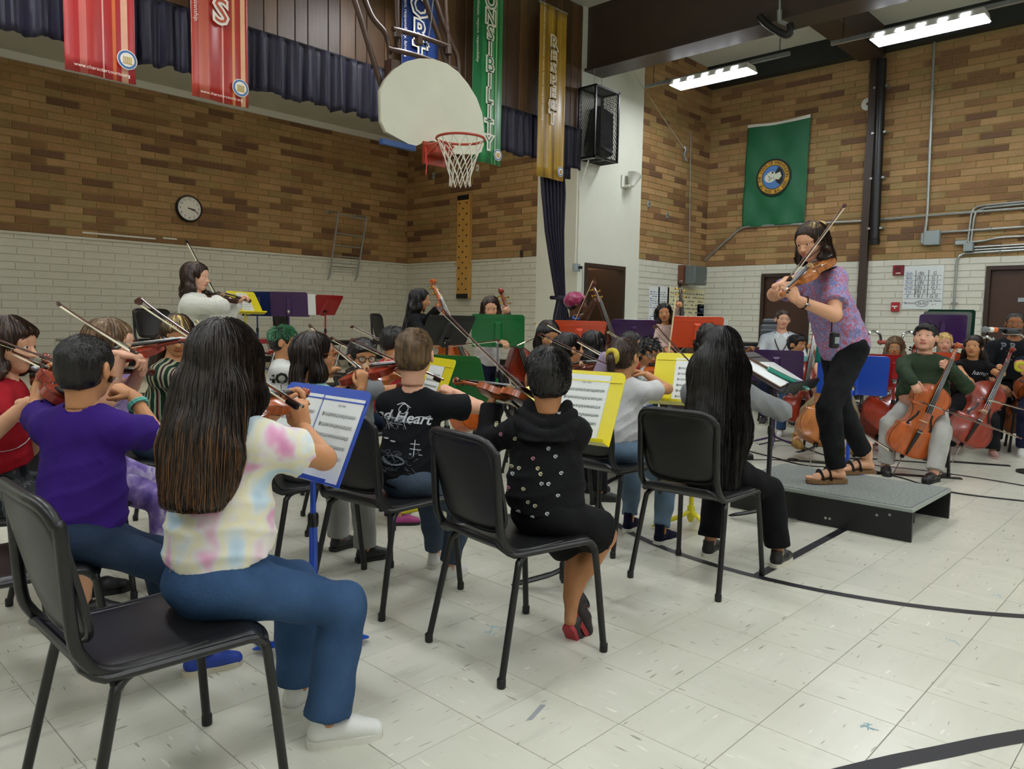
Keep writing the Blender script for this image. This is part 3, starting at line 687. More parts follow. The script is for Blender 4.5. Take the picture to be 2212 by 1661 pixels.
# ------------------------------------------------------------------ caged loudspeaker, horn, boxes on the white pier
cxa = 9.22; top = onX(1288, 180, cxa); bot = onX(1288, 338, cxa); cya = top.y; cxb = onY(1340, 195, cya).x
cg = empty('loudspeaker_cage', (cxa, cya, bot.z), 0, 'black expanded metal cage high on the white pier', 'cage')
cw, cd, chh = cxb-cxa, YP-cya-.01, top.z-bot.z
mb = MB(); t_ = .028
for x in (0, cw-t_):
    for y in (0, cd-t_): mb.box((x, y, 0), (x+t_, y+t_, chh))
for z in (0, chh-t_):
    for y in (0, cd-t_): mb.box((0, y, z), (cw, y+t_, z+t_))
    for x in (0, cw-t_): mb.box((x, 0, z), (x+t_, cd, z+t_))
mb.box((cw*.45, 0, 0), (cw*.52, cd, .02)); mb.build('frame', m_blacksteel, cg, smooth=False)
def meshpanel(w, h, M):
    mb = MB(); s = .055; sl = .5
    for sg in (1, -1):
        c = -h*sl if sg > 0 else 0
        x = c
        while x < w+(0 if sg > 0 else h*sl):
            t0, t1 = 0, h; pts = []
            xa, xb = x, x+sg*h*sl
            ta = max(0, (0-xa)/(xb-xa) if sg > 0 else (w-xa)/(xb-xa)); tb = min(1, (w-xa)/(xb-xa) if sg > 0 else (0-xa)/(xb-xa))
            if tb > ta+.01: mb.tube([M @ Vector((xa+(xb-xa)*t, h*t, 0)) for t in (ta, tb)], .0035, 4, cap=False)
            x += s*.62
    mb.build('mesh_panel', m_blacksteel, cg, smooth=False)
meshpanel(cd, chh, basis((.01, 0, 0), (0, 1, 0), (0, 0, 1))); meshpanel(cw, chh, basis((0, .01, 0), (1, 0, 0), (0, 0, 1)))
meshpanel(cw, cd, basis((0, 0, .01), (1, 0, 0), (0, 1, 0))); meshpanel(cw, cd, basis((0, 0, chh-.01), (1, 0, 0), (0, 1, 0))); meshpanel(cd, chh, basis((cw-.01, 0, 0), (0, 1, 0), (0, 0, 1)))
mb = MB()
for x in (cw*.2, cw*.5): mb.tube([(x, cd*.4, chh), (x, cd*.4, 5.0-bot.z)], .004, 5)
mb.build('hanger_wire', m_galv, cg)
for x in (.06,): mb = MB(); mb.tube([(x, cd*.1, 0), (x, cd, 0), (x, cd-.02, -.45), (x, cd*.45, -.02)], .012, 6); mb.build('wall_bracket', m_white, cg)
sp = empty('loudspeaker', (cxa+cw*.5, cya+cd*.42, bot.z+.1), 0, 'black loudspeaker tilted downwards inside the metal cage', 'loudspeaker')
Mt = Matrix.Rotation(rad(-12), 4, 'X') @ Matrix.Rotation(rad(14), 4, 'Y')
MB().box((-.17, -.13, 0), (.17, .17, chh*.68), 0, Mt, bev=.015).build('cabinet', m_black, sp, smooth=False)
MB().box((-.155, -.145, .02), (.155, -.131, chh*.66), 0, Mt).build('grille', mat('speaker_grille', '1a1a1b', .8, bump=.5, bscale=300), sp, smooth=False)
MB().box((-.02, .0, -.1), (.02, .04, .02)).build('stand_bracket', m_blacksteel, sp, smooth=False)
hn = onY(1345, 392, YP); h_ = empty('horn_speaker', hn, 0, 'white horn shaped fitting on the white pier below the cage', 'horn')
MB().box((-.05, -.03, -.1), (.05, -.001, .1), bev=.008).build('back_plate', m_white, h_, smooth=False)
MB().lathe([(.05, 0), (.06, .04), (.09, .12), (.12, .2), (.125, .205), (.11, .2), (.04, .05)], 18, 0, basis((.06, -.13, -.08), (1, 0, 0), (0, 1, .1)) @ Matrix.Rotation(rad(20), 4, 'Y')).build('cone', m_white, h_)
MB().box((0, -.14, -.1), (.1, -.02, -.06), bev=.01).build('arm', m_white, h_, smooth=False)
def wall_thing(name, label, cat_, M, lo, hi, m, part='cover', bev=.006, extra=None):
    t = empty(name, M.translation, 0, label, cat_); t.rotation_euler = M.to_euler()
    MB().box(lo, hi, bev=bev).build(part, m, t, smooth=False)
    if extra: extra(t)
    return t
MY = lambda px, py, d=0: basis(onY(px, py, YP-d), (1, 0, 0), (0, 0, 1))
MX = lambda px, py, d=0: basis(onX(px, py, XF-d), (0, -1, 0), (0, 0, 1))
ob = MY(1241, 578)
wall_thing('outlet_box', 'grey outlet box with black plug by the lit doorway', 'outlet', ob, (-.06, -.06, 0), (.06, .06, .07), m_grey, extra=lambda t: (MB().box((.01, -.02, .07), (.05, .02, .12)).build('plug', m_black, t, smooth=False), MB().tube([(-.02, .06, .03), (-.02, onY(1241, 345, YP).z-ob.translation.z, .03)], .012, 8).build('conduit', m_white, t), MB().tube(bez([(.05, 0, .1), (.1, -.12, .08), (.16, -.5, .03), (.14, -1.0, .03), (.16, -1.9, .03)]), .006, 6).build('cord', m_grey, t)))
# clock
ck = onY(406, 451, YL); R_ = .2
cl = empty('wall_clock', (ck.x, YL-.012, ck.z), 0, 'round black rimmed wall clock on the left brick wall', 'clock'); Mc = basis((0, 0, 0), (1, 0, 0), (0, 0, 1))
MB().lathe([(R_, 0), (R_*1.02, .03), (R_*.98, .055), (R_*.9, .06), (R_*.87, .025)], 40, 0, Mc).build('rim', m_black, cl)
MB().lathe([(R_*.88, .03), (R_*.88, .042)], 40, 0, Mc).build('face', mat('clock_face', 'e4e4dc', .4), cl)
mb = MB()
for i in range(1, 13): a = rad(90-30*i); text(mb, str(i), .052, Mc @ Matrix.Translation((R_*.7*math.cos(a), R_*.7*math.sin(a), .0435)), 0)
for i in range(60): a = rad(6*i); mb.box((-.0012, R_*.8, .043), (.0012, R_*.85, .0435), 0, Mc @ Matrix.Rotation(a, 4, 'Z'))
mb.build('numerals', m_black, cl, smooth=False)
for nm, ang, L, w in (('hour_hand', 99, .095, .007), ('minute_hand', 112, .14, .005)): MB().box((-w, -.025, .045), (w, L, .047), 0, Mc @ Matrix.Rotation(rad(-ang), 4, 'Z')).build(nm, m_black, cl, smooth=False)
# ladder frame leaning out from the left wall
ld = empty('wall_ladder', (0, 0, 0), 0, 'small steel tube ladder fixed to the left brick wall', 'ladder'); ends = []
for (pa, po, pb) in (((709, 459), (731, 458), (712, 597)), ((768, 467), (792, 469), (771, 600))):
    A = onY(pa[0], pa[1], YL-.03); O = onX(po[0], po[1], A.x); B = onX(pb[0], pb[1], A.x)
    MB().tube(bez([A, A.lerp(O, .85), O.lerp(B, .06), O.lerp(B, .5), B], 5), .016, 8).build('rail', m_galv, ld); ends.append((O, B))
    MB().lathe([(.04, 0), (.035, .02)], 12, 0, basis(A+Vector((0, .03, 0)), (1, 0, 0), (0, 0, 1))).build('wall_flange', m_galv, ld)
    MB().tube([B, Vector((B.x, YL, B.z-.05))], .01, 6).build('wall_hook', m_galv, ld)
for t in (.03, .32, .5, .67, .84): MB().tube([e[0].lerp(e[1], t) for e in ends], .012, 8).build('rung', m_galv, ld)
# climbing peg board on the recess wall
pa, pb_ = onX(996, 424, XS), onX(1019, 645, XS); pw = abs(pa.y-pb_.y); ph_ = pa.z-pb_.z
pg = empty('climbing_peg_board', (XS-.011, pa.y, pb_.z), -math.pi/2, 'tall pine climbing board with peg holes on the recess brick wall', 'board')
MB().box((0, -.08, 0), (pw, -.0, ph_), bev=.004).build('board', mat('varnished_pine', 'c0934a', .4, var=.1, vscale=4, stretch=(8, 8, .5)), pg, smooth=False)
for z0 in (0, ph_-.09): MB().box((.01, -.086, z0), (pw-.01, -.0805, z0+.085)).build('end_plate', m_black, pg, smooth=False)
zz = .16; i = 0
while zz < ph_-.14:
    for x in ((pw*.2, pw*.8) if i % 2 == 0 else (pw*.5,)): MB().lathe([(.017, 0), (.017, .003)], 10, 0, basis((x, -.0805, zz), (1, 0, 0), (0, 0, 1))).build('peg_hole', m_black, pg)
    zz += .095; i += 1
for k, (px, py) in enumerate(((1032, 363), (937, 380), (1127, 548))):
    wall_thing('wall_plate', ['small white plate on the recess bricks right of the net', 'small grey plate on the recess bricks left of the net', 'brown socket plate just above the white paint near the jamb'][k], 'plate', basis(onX(px, py, XS-.01), (0, -1, 0), (0, 0, 1)), (-.035, -.06, 0), (.035, .06, .015), [m_white, m_grey, m_steel][k], extra=lambda t: MB().lathe([(.012, .015), (.012, .018)], 8).build('hole', m_black, t))
for k, (px, py) in enumerate(((1401, 441), (1441, 465))):
    wall_thing('wall_plate', ['upper small steel plate on bricks right of the white pier', 'lower small steel plate on bricks right of the white pier'][k], 'plate', MY(px, py, .01), (-.04, -.055, 0), (.04, .055, .015), m_galv, extra=lambda t: MB().lathe([(.012, .015), (.012, .018)], 8).build('hole', m_black, t))
# pull cable and knot
cb = empty('pull_cable', (0, 0, 0), 0, 'thin cable running from the ceiling beam down to the corner bricks', 'cable')
MB().tube([onX(1262, 0, 9.36), onY(1478, 322, YP-.03)], .009, 6).build('cable', mat('pale_cable', 'b8b096', .6), cb)
mb = MB(); kp = onY(1478, 330, YP-.03)
for i in range(4): mb.tube([kp+Vector((R.uniform(-.06, .06), R.uniform(-.04, 0), .1-.06*j)) for j in range(5)], .01, 5)
mb.build('cleat', m_galv, cb)
# grey wall speaker, charts, tag
wall_thing('wall_speaker', 'grey box speaker on a wooden bracket in the far corner', 'speaker', MY(1478, 596), (-.2, -.17, .12), (.24, .17, .34), mat('grey_speaker', '5a625f', .5), bev=.02, extra=lambda t: (MB().box((-.24, -.18, 0), (-.04, .18, .12)).build('wood_bracket', mat('bracket_brown', '6a3f2a', .5), t, smooth=False), MB().lathe([(.02, .34), (.018, .36)], 10, 0, Matrix.Translation((.15, -.1, 0))).build('knob', m_galv, t), MB().tube([(0, .17, .1), (0, 2.6, .02)], .006, 5).build('cable', m_grey, t)))
m_paper = mat('paper_white', 'dfe3e0', .7); m_ypaper = mat('chart_paper', 'd9d3a8', .7); m_ink = mat('ink_grey', '5a5f66', .7); m_ink2 = mat('ink_blue', '4a5f96', .7)
def poster(label, p0, p1, m, ink, lines, wob=.5, head=None):
    a = onY(p0[0], p0[1], YP-.012); b = onY(p1[0], p1[1], YP-.012); w, h = b.x-a.x, a.z-b.z
    t = empty('wall_poster', (a.x, YP-.012, b.z), 0, label, 'poster')
    MB().box((0, -.004, 0), (w, 0, h)).build('sheet', m, t, smooth=False); mb = MB()
    for i in range(lines):
        z = h*(.9-.86*i/lines); x = w*.07
        while x < w*.9:
            L = min(R.uniform(.03, .1), w*.93-x)
            if R.random() < .86: mb.box((x, -.006, z), (x+L*.8, -.0042, z+h*.45/lines*R.uniform(.4, .8)))
            x += L+.012
    if lines == 0: text(mb, 'POLK', .11, basis((w/2, -.006, h*.86), (1, 0, 0), (0, 0, 1))); mb.box((0, -.005, h*.7), (w, -.0042, h*.71))
    mb.build('writing', ink, t, smooth=False, kind='stuff'); return t
poster('left narrow white rules sheet on the far white wall', (1403, 618), (1421, 742), m_paper, m_ink2, 22)
poster('right narrow white rules sheet on the far white wall', (1422, 619), (1441, 744), m_paper, m_ink, 22)
poster('large yellowed chart paper with handwriting behind the double bass scroll', (1442, 620), (1522, 745), m_ypaper, m_ink, 13)
tg = poster('small white name tag sheet beside the yellowed chart', (1506, 657), (1528, 745), m_paper, m_ink2, 0)
# whiteboard, alarms
wa, wb_ = onX(1954, 575, XF-.03), onX(2034, 668, XF-.03); ww, wh = wa.y-wb_.y, wa.z-wb_.z
wbd = empty('whiteboard', (XF-.012, wa.y, wb_.z), -math.pi/2, 'small whiteboard with a handwritten score grid on the far white wall', 'whiteboard')
MB().box((0, -.02, 0), (ww, 0, wh)).build('panel', mat('whiteboard', 'd6dcda', .2), wbd, smooth=False)
mb = MB(); MW = lambda x, z: basis((ww*x, -.0225, wh*z), (1, 0, 0), (0, 0, 1))
for i, (g_, b_, c_) in enumerate((('5th', '(B)', 'G'), ('4th', '(B) I', 'G I'), ('3rd', '(B)', 'G I'), ('2nd', '(B) I', 'G I'), ('1st', '(B) II', 'G'), ('K', 'B I', 'G II'))):
    z = .82-.105*i
    text(mb, g_, .075, MW(.13, z), 0, shear=.2); text(mb, b_, .075, MW(.44, z), 1, shear=.1); text(mb, c_, .075, MW(.78, z), 1, shear=.1)
    mb.box((ww*.03, -.0225, wh*(z-.055)), (ww*.95, -.0215, wh*(z-.048)), 1)
for x in (.3, .62): mb.box((ww*x, -.0225, wh*.27), (ww*x+.008, -.0215, wh*.9), 1)
text(mb, '* Behavior', .05, MW(.17, .14), 1, shear=.2); text(mb, 'Skills', .07, MW(.5, .13), 1, shear=.2); text(mb, 'Tally Marks', .045, MW(.8, .19), 1, shear=.2); text(mb, 'in 1', .045, MW(.8, .11), 1, shear=.2)
mb.tube([(ww*(.5+.16*math.cos(a)), -.0225, wh*(.13+.07*math.sin(a))) for a in [2*math.pi*i/20 for i in range(20)]], .003, 4, 1, closed=True)
mb.build('handwriting', [m_ink2, mat('marker_black', '22242a', .6)], wbd, smooth=False)
m_red = mat('alarm_red', 'a3222a', .4)
wall_thing('fire_strobe', 'square dark red fire strobe left of the whiteboard top', 'alarm', MX(1942, 584, .01), (-.08, -.08, 0), (.08, .08, .05), mat('strobe_red', '7c1a22', .4), extra=lambda t: (MB().box((-.03, -.055, .05), (.04, -.04, .056)).build('light_window', m_white, t, smooth=False), MB().box((-.045, -.02, .05), (.045, .06, .054)).build('grille', mat('strobe_dark', '5a1218', .5), t, smooth=False)))
wall_thing('fire_alarm_pull', 'red fire alarm pull station with white handle below the strobe', 'alarm', MX(1935, 663, .01), (-.06, -.075, 0), (.06, .075, .05), m_red, extra=lambda t: (MB().box((-.04, .0, .05), (.04, .018, .065)).build('handle', m_white, t, smooth=False), MB().box((-.01, -.03, .05), (.01, .0, .062)).build('handle_stem', m_white, t, smooth=False)))
wall_thing('round_detector', 'round white detector with a dark centre beside the brown column', 'detector', MX(1875, 225, .01), (-.02, -.02, 0), (.02, .02, .03), m_black, 'lens', extra=lambda t: MB().lathe([(.1, 0), (.1, .02), (.06, .025)], 20).build('dish', m_white, t))
# conduit on the far wall
bp = empty('drain_pipe', (0, 0, 0), 0, 'thick black drain pipe down the brown column of the far wall', 'pipe')
pp = [onX(1905, 128, XF-.13), onX(1889, 520, XF-.13)]
MB().tube([pp[0], pp[1]], .075, 14).build('pipe', m_blacksteel, bp); MB().lathe([(.08, 0), (.085, .08), (.06, .1)], 14, 0, Matrix.Translation(pp[1]-Vector((0, 0, .06)))).build('end_cap', m_blacksteel, bp)
for t in (.15, .4, .65, .93): q = pp[0].lerp(pp[1], t); MB().box((-.02, -.11, -.015), (.12, .11, .015), 0, Matrix.Translation(q)).build('clamp', m_galv, bp, smooth=False)
def conduit(label, pl, r=.017, d=.04, caps=()):
    t = empty('conduit', (0, 0, 0), 0, label, 'conduit', 'conduits on the far brick wall')
    pts = [onX(px, py, XF-d) for px, py in pl]; path = []
    for i, p in enumerate(pts):
        if 0 < i < len(pts)-1:
            a = p.lerp(pts[i-1], min(.5, .14/max((p-pts[i-1]).length, .01))); b = p.lerp(pts[i+1], min(.5, .14/max((p-pts[i+1]).length, .01)))
            path += [a.lerp(p, s).lerp(p.lerp(b, s), s) for s in (0, .25, .5, .75, 1)]
        else: path.append(p)
    MB().tube(path, r, 8).build('tube', m_galv, t)
    for i in range(len(pts)-1):
        L = (pts[i+1]-pts[i]).length; n = int(L/1.1)
        for k in range(1, n+1):
            q = pts[i].lerp(pts[i+1], k/(n+1)); e = (pts[i+1]-pts[i]).normalized(); s = e.cross(Vector((1, 0, 0)))
            MB().tube([q-s*.045+Vector((d-.012, 0, 0)), q-s*.02-Vector((r, 0, 0)), q+s*.02-Vector((r, 0, 0)), q+s*.045+Vector((d-.012, 0, 0))], .007, 5).build('strap', m_galv, t)
    return t
conduit('long horizontal conduit crossing the far brick wall behind the flag', [(1522, 562), (1602, 490), (1870, 477), (2000, 466), (2260, 446)], .02)
conduit('vertical conduit dropping from the ceiling to the grey junction box', [(1912, 66), (2020, 52), (2003, 470), (1996, 515)], .022)
conduit('upper of two bent conduits turning down at the right edge', [(2260, 431), (2100, 446), (2091, 522)], .016)
conduit('lower of two bent conduits turning down at the right edge', [(2260, 436), (2107, 451), (2097, 523)], .016)
conduit('straight conduit running right from the large grey junction box', [(2030, 502), (2260, 487)], .018)
conduit('offset conduit with a bend above the small grey junction box', [(2078, 524), (2125, 521), (2155, 513), (2260, 508)], .016)
conduit('upper straight conduit leaving the small grey junction box', [(2105, 534), (2260, 525)], .014)
conduit('lower straight conduit leaving the small grey junction box', [(2105, 540), (2260, 531)], .014)
conduit('conduit curving down over the white paint beside the whiteboard', [(2260, 537), (2068, 548), (2053, 760)], .017)
for lab, (x0, y0, x1, y1) in (('large square grey junction box on the far brick wall', (2000, 500, 2032, 529)), ('small grey junction box at the right edge of the far brick wall', (2085, 526, 2104, 543))):
    a, b = onX(x0, y0, XF-.01), onX(x1, y1, XF-.01); t = wall_thing('junction_box', lab, 'box', basis((XF-.012, a.y, b.z), (0, -1, 0), (0, 0, 1)), (0, 0, 0), (a.y-b.y, a.z-b.z, .1), m_grey, 'cover')
    for sx in (.03, a.y-b.y-.03):
        for sz in (.03, a.z-b.z-.03): MB().lathe([(.008, .1), (.007, .104)], 6, 0, Matrix.Translation((sx, sz, 0))).build('screw', m_galv, t)
for k, (px, py, hz) in enumerate(((1995, 514, 0), (2078, 524, 1))): wall_thing('conduit_fitting', ['cast conduit elbow fitting left of the large junction box', 'cast conduit fitting above the small junction box'][k], 'fitting', MX(px, py, .012), (-.03-.06*hz, -.1+.06*hz, 0), (.03+.06*hz, .08-.04*hz, .07), m_galv, bev=.015)
# ducting hook under the beam
dk = empty('basket_winch_pipe', (0, 0, 0), 0, 'black curved pipe and rod hanging under the dark ceiling beam', 'pipe')
MB().tube(bez([onX(1640, 35, 9.3), onX(1660, 55, 9.3), onX(1695, 75, 9.3), onX(1708, 68, 9.3), onX(1706, 52, 9.3)], 6), .045, 10).build('curved_pipe', m_blacksteel, dk)
MB().tube([onX(1685, -20, 9.3), onX(1684, 40, 9.3)], .014, 8).build('rod', m_galv, dk); MB().tube([onX(1684, 22, 9.3), onX(1684, 46, 9.3)], .03, 8).build('socket', m_galv, dk)
MB().tube([onX(1684, 46, 9.3), onX(1710, 55, 9.3)], .025, 8).build('clevis', m_galv, dk)
for i, (p0, p1, hh) in enumerate(((178, 336, .012), (352, 382, .012))):
    a, b = onY(p0, 502+i*12, YL-.02), onY(p1, 513+i*4, YL-.02)
    t = empty('wall_strip', (a.x, YL-.012, a.z), 0, ['long thin white strip on the left bricks above the paint', 'short thin white strip on the left bricks above the paint'][i], 'strip'); MB().box((0, -.012, -.012), (b.x-a.x, 0, .012)).build('strip', m_white, t, smooth=False)
# ------------------------------------------------------------------ chairs
CH_GROUP = 'black school chairs of the orchestra'
m_seat = mat('chair_black_plastic', '131314', .38, bump=.08, bscale=400)
def make_chair():
    t = empty('student_chair', (0, 0, 0))
    def seat(u, v):
        x = -.215+.44*u; y = (v-.5)*(.40+.05*u); e = abs(v-.5)*2
        z = .452-.014*math.sin(math.pi*min(1, u*1.1))*(1-e**2)-(.035*((u-.82)/.18)**2 if u > .82 else 0)-.012*max(0, e-.8)*5+(.03*((.12-u)/.12)**2 if u < .12 else 0)
        ww = 1-.06*max(0, (u-.85)/.15)**2-.1*max(0, (.1-u)/.1)**2
        cr = max(0, (u-.8)/.2)**2*max(0, (e-.55)/.45)**2; x -= .03*cr; z -= .004*cr
        return (x, y*ww*(1-.04*cr), z)
    mb = MB().grid(seat, 22, 18); per = [seat(i/22, 0) for i in range(23)]+[seat(1, j/18) for j in range(1, 19)]+[seat(1-i/22, 1) for i in range(1, 23)]+[seat(0, 1-j/18) for j in range(1, 18)]
    o = mb.build('seat', m_seat, t); m = o.modifiers.new('t', 'SOLIDIFY'); m.thickness = .016; m.offset = -1
    MB().tube([(x, y, z-.008) for x, y, z in per], .0105, 8, closed=True).build('seat_rim', m_seat, t)
    def outline(a):              # back outline, rounded rectangle in (y, s) with s up the back
        c, s = math.cos(a), math.sin(a); n = .38
        return .2*math.copysign(abs(c)**n, c), .165*math.copysign(abs(s)**n, s)
    def P3(y, s, d=0):
        f = s/.165; taper = .94+.05*f; bx = -.245-.042*f-.02*(y/.2)**2*-1
        return Vector((bx+d, y*taper, .665+s))
    mb = MB(); vs = [P3(0, 0, -.014)]; fs = []; NR, NA = 6, 44
    for r in range(1, NR+1):
        for k in range(NA): y, s = outline(2*math.pi*k/NA); q = r/NR; vs.append(P3(y*q, s*q, -.014*(1-q**2)))
    for k in range(NA): fs.append((0, 1+k, 1+(k+1) % NA))
    for r in range(NR-1):
        for k in range(NA): a = 1+r*NA; fs.append((a+k, a+NA+k, a+NA+(k+1) % NA, a+(k+1) % NA))
    o = mb.raw(vs, fs).build('backrest', m_seat, t); m = o.modifiers.new('t', 'SOLIDIFY'); m.thickness = .012; m.offset = 0
    arc = [P3(*outline(rad(a))) for a in range(-8, 190, 6)]
    low = lambda s: [Vector((.06, s*.182, .433)), Vector((-.1, s*.186, .434)), Vector((-.175, s*.192, .447)), Vector((-.215, s*.195, .487)), Vector((-.235, s*.193, .55))]
    MB().tube(bez(low(1)+arc[3:-3:2]+low(-1)[::-1], 4), .0145, 10).build('back_frame', m_blacksteel, t)
    rimlow = [P3(*outline(rad(a))) for a in range(170, 371, 8)]; MB().tube(rimlow, .009, 8).build('lower_rim', m_seat, t)
    for s in (-1, 1):
        for pts in ([(.06, s*.16, .425), (.15, s*.185, .425), (.19, s*.2, .405), (.205, s*.208, .36), (.24, s*.228, .012)], [(-.02, s*.16, .425), (-.11, s*.185, .425), (-.15, s*.198, .405), (-.165, s*.205, .36), (-.24, s*.226, .012)]):
            l = MB().tube(bez(pts, 5), .0125, 10).build('leg', m_blacksteel, t)
            e = Vector(pts[-1]); MB().lathe([(.014, 0), (.0155, .003), (.0155, .03), (.013, .034)], 10, 0, Matrix.Translation((e.x, e.y, 0))).build('foot_cap', m_black, l)
    MB().tube([(-.11, -.185, .425), (-.11, .185, .425)], .011, 8).build('crossbar', m_blacksteel, t)
    return t
chair0 = make_chair(); _cu = [0]
def chair(x, y, yaw, label, z=0):
    o = chair0 if not _cu[0] else copy_tree(chair0); _cu[0] = 1
    o.location = (x, y, z); o.rotation_euler = (0, 0, rad(yaw)); return tag(o, label, 'chair', CH_GROUP)
# ------------------------------------------------------------------ music stands
def enamel(c): return mat('enamel_'+c, c, .28, coat=.3)
YEL, BLU, GRN, PUR, RED, ORA, BLK, NAV = 'e0d21c', '1246b4', '0f6a34', '3a1850', '9a1a1e', 'd8502a', '141416', '14255a'
_st = {}
def music_stand(x, y, yaw, color, label, h=.84, tilt=20, z=0, papers=0, w=.51, pole=None, hd=.33):
    """yaw: direction the desk faces (towards the reader); h: desk centre height; tilt: degrees back from vertical."""
    m = enamel(color); t = empty('music_stand', (x, y, z), rad(yaw), label, 'music stand', 'coloured music stands'); pm = m if pole is None else pole
    for k in range(3):
        a = rad(60+120*k); c, s = math.cos(a), math.sin(a)
        mb = MB(); pts = bez([(c*.015, s*.015, .1), (c*.06, s*.06, .075), (c*.16, s*.16, .04), (c*.24, s*.24, .014)], 5)
        mb.tube(pts, [.02]*6+[.022]*6+[.02, .017, .012, .006], 8, 0, .55); mb.build('leg', pm, t)
    MB().lathe([(.018, .05), (.022, .06), (.022, .13), (.016, .14)], 12).build('hub', pm, t)
    MB().tube([(0, 0, .04), (0, 0, h*.62)], .0145, 12).build('lower_tube', pm, t)
    MB().lathe([(.017, h*.6), (.019, h*.61), (.019, h*.65), (.015, h*.66)], 12).build('collar', m_blacksteel, t)
    MB().tube([(0, 0, h*.6), (0, 0, h-.08)], .0105, 10).build('upper_tube', pm if color != GRN else m_galv, t)
    MB().tube([(0, -.03, h-.08), (0, .03, h-.08)], .013, 8).build('tilt_joint', m_blacksteel, t)
    D = empty_matrix = Matrix.Translation((0, 0, h-.03)) @ Matrix.Rotation(-rad(tilt), 4, 'Y')
    cx = .02                         # local desk frame: x = normal towards reader, y = across, z = up the desk
    r = .03; pl = []
    for (sy, sz, a0) in ((1, -1, None), (1, 1, 0), (-1, 1, 90), (-1, -1, None)):
        yy, zz = sy*w/2, (hd*.62 if sz > 0 else -hd*.38)
        if a0 is None: pl.append((yy, zz))
        else: pl += [(yy-sy*r+r*math.cos(rad(a0+i*22.5)), zz-r+r*math.sin(rad(a0+i*22.5))) for i in range(5)]
    Md = D @ Matrix(((0, 0, 1, cx), (1, 0, 0, 0), (0, 1, 0, 0), (0, 0, 0, 1)))
    mb = MB().ext(pl, -.0015, .0015, 0, Md)
    mb.box((cx-.004, -w/2+.01, hd*.47), (cx+.006, w/2-.01, hd*.485), 0, D); mb.build('desk', m, t, smooth=False)
    mb = MB(); mb.box((cx-.001, -w/2, -hd*.38-.003), (cx+.062, w/2, -hd*.38), 0, D); mb.box((cx+.059, -w/2, -hd*.38), (cx+.062, w/2, -hd*.38+.012), 0, D); mb.build('lip', m, t, smooth=False)
    mb = MB(); mb.raw([D @ Vector(p) for p in ((cx-.002, -.055, -hd*.36), (cx-.002, .055, -hd*.36), (cx-.002, .035, hd*.4), (cx-.002, -.035, hd*.4), (cx-.035, -.03, -hd*.36), (cx-.035, .03, -hd*.36), (cx-.022, .02, hd*.36), (cx-.022, -.02, hd*.36))], [(4, 5, 6, 7), (0, 1, 5, 4), (1, 2, 6, 5), (2, 3, 7, 6), (3, 0, 4, 7)]); mb.build('back_bracket', m, t, smooth=False)
    MB().lathe([(.02, 0), (.02, .012), (.012, .016)], 14, 0, D @ basis((cx-.036, 0, -hd*.18), (0, 1, 0), (0, 0, -1))).build('knob', m_chrome, t)
    t['_desk'] = 0; return t, D, cx
def sheet(stand, D, cx, y0, z0, w, h, label, lean=0.0, n=1, title=None, seed=1, heavy=False):
    """Sheet music standing on a desk: paper pages plus printed staves."""
    rr = random.Random(seed); M = Matrix.Translation(stand.location) @ Matrix.Rotation(stand.rotation_euler.z, 4, 'Z') @ D @ Matrix.Translation((cx+.005, y0, z0)) @ Matrix.Rotation(lean, 4, 'X')
    t = bpy.data.objects.new('sheet_music', None); COL.objects.link(t); t.matrix_world = M; t.empty_display_size = .03; tag(t, label, 'sheet music')
    for i in range(n): MB().box((-.001-.0012*(n-1-i), -w/2-.001*i, .001*i), (.0-.0012*(n-1-i), w/2-.001*i, h+.001*i)).build('page', m_paper, t, smooth=False)
    mb = MB(); X = .0008; B = basis((X, 0, 0), (0, 1, 0), (0, 0, 1))
    bar = lambda y, z, dy, dz: mb.raw([(X, y, z), (X, y+dy, z), (X, y+dy, z+dz), (X, y, z+dz)], [(0, 1, 2, 3)])
    if title: text(mb, title, h*.045, B @ Matrix.Translation((0, h*.9, 0)))
    rows = 6
    for r in range(rows):
        zb = h*(.76-.125*r); sp = h*.0085; L = -w*.42; Rr = w*(.42 if r < rows-1 else .15)
        for k in range(5): bar(L, zb+k*sp, Rr-L, .0006)
        bar(L+.004, zb-sp*1.2, .0035, sp*6.5); bar(L+.011, zb+sp, .003, sp*2.5)
        y = L+.025
        while y < Rr-.006:
            p = rr.randrange(-2, 6); z = zb+p*sp*.5
            bar(y, z, .004*(1.4 if heavy else 1), sp*.95); bar(y+(.0034 if p < 3 else 0), z if p < 3 else z-sp*3, .0009, sp*3.2)
            y += rr.choice((.009, .011, .015))
            if rr.random() < .18: bar(y-.003, zb, .0008, sp*4); y += .003
    mb.build('printed_notes', mat('print_black', '33353a', .7), t, smooth=False, kind='stuff'); return t
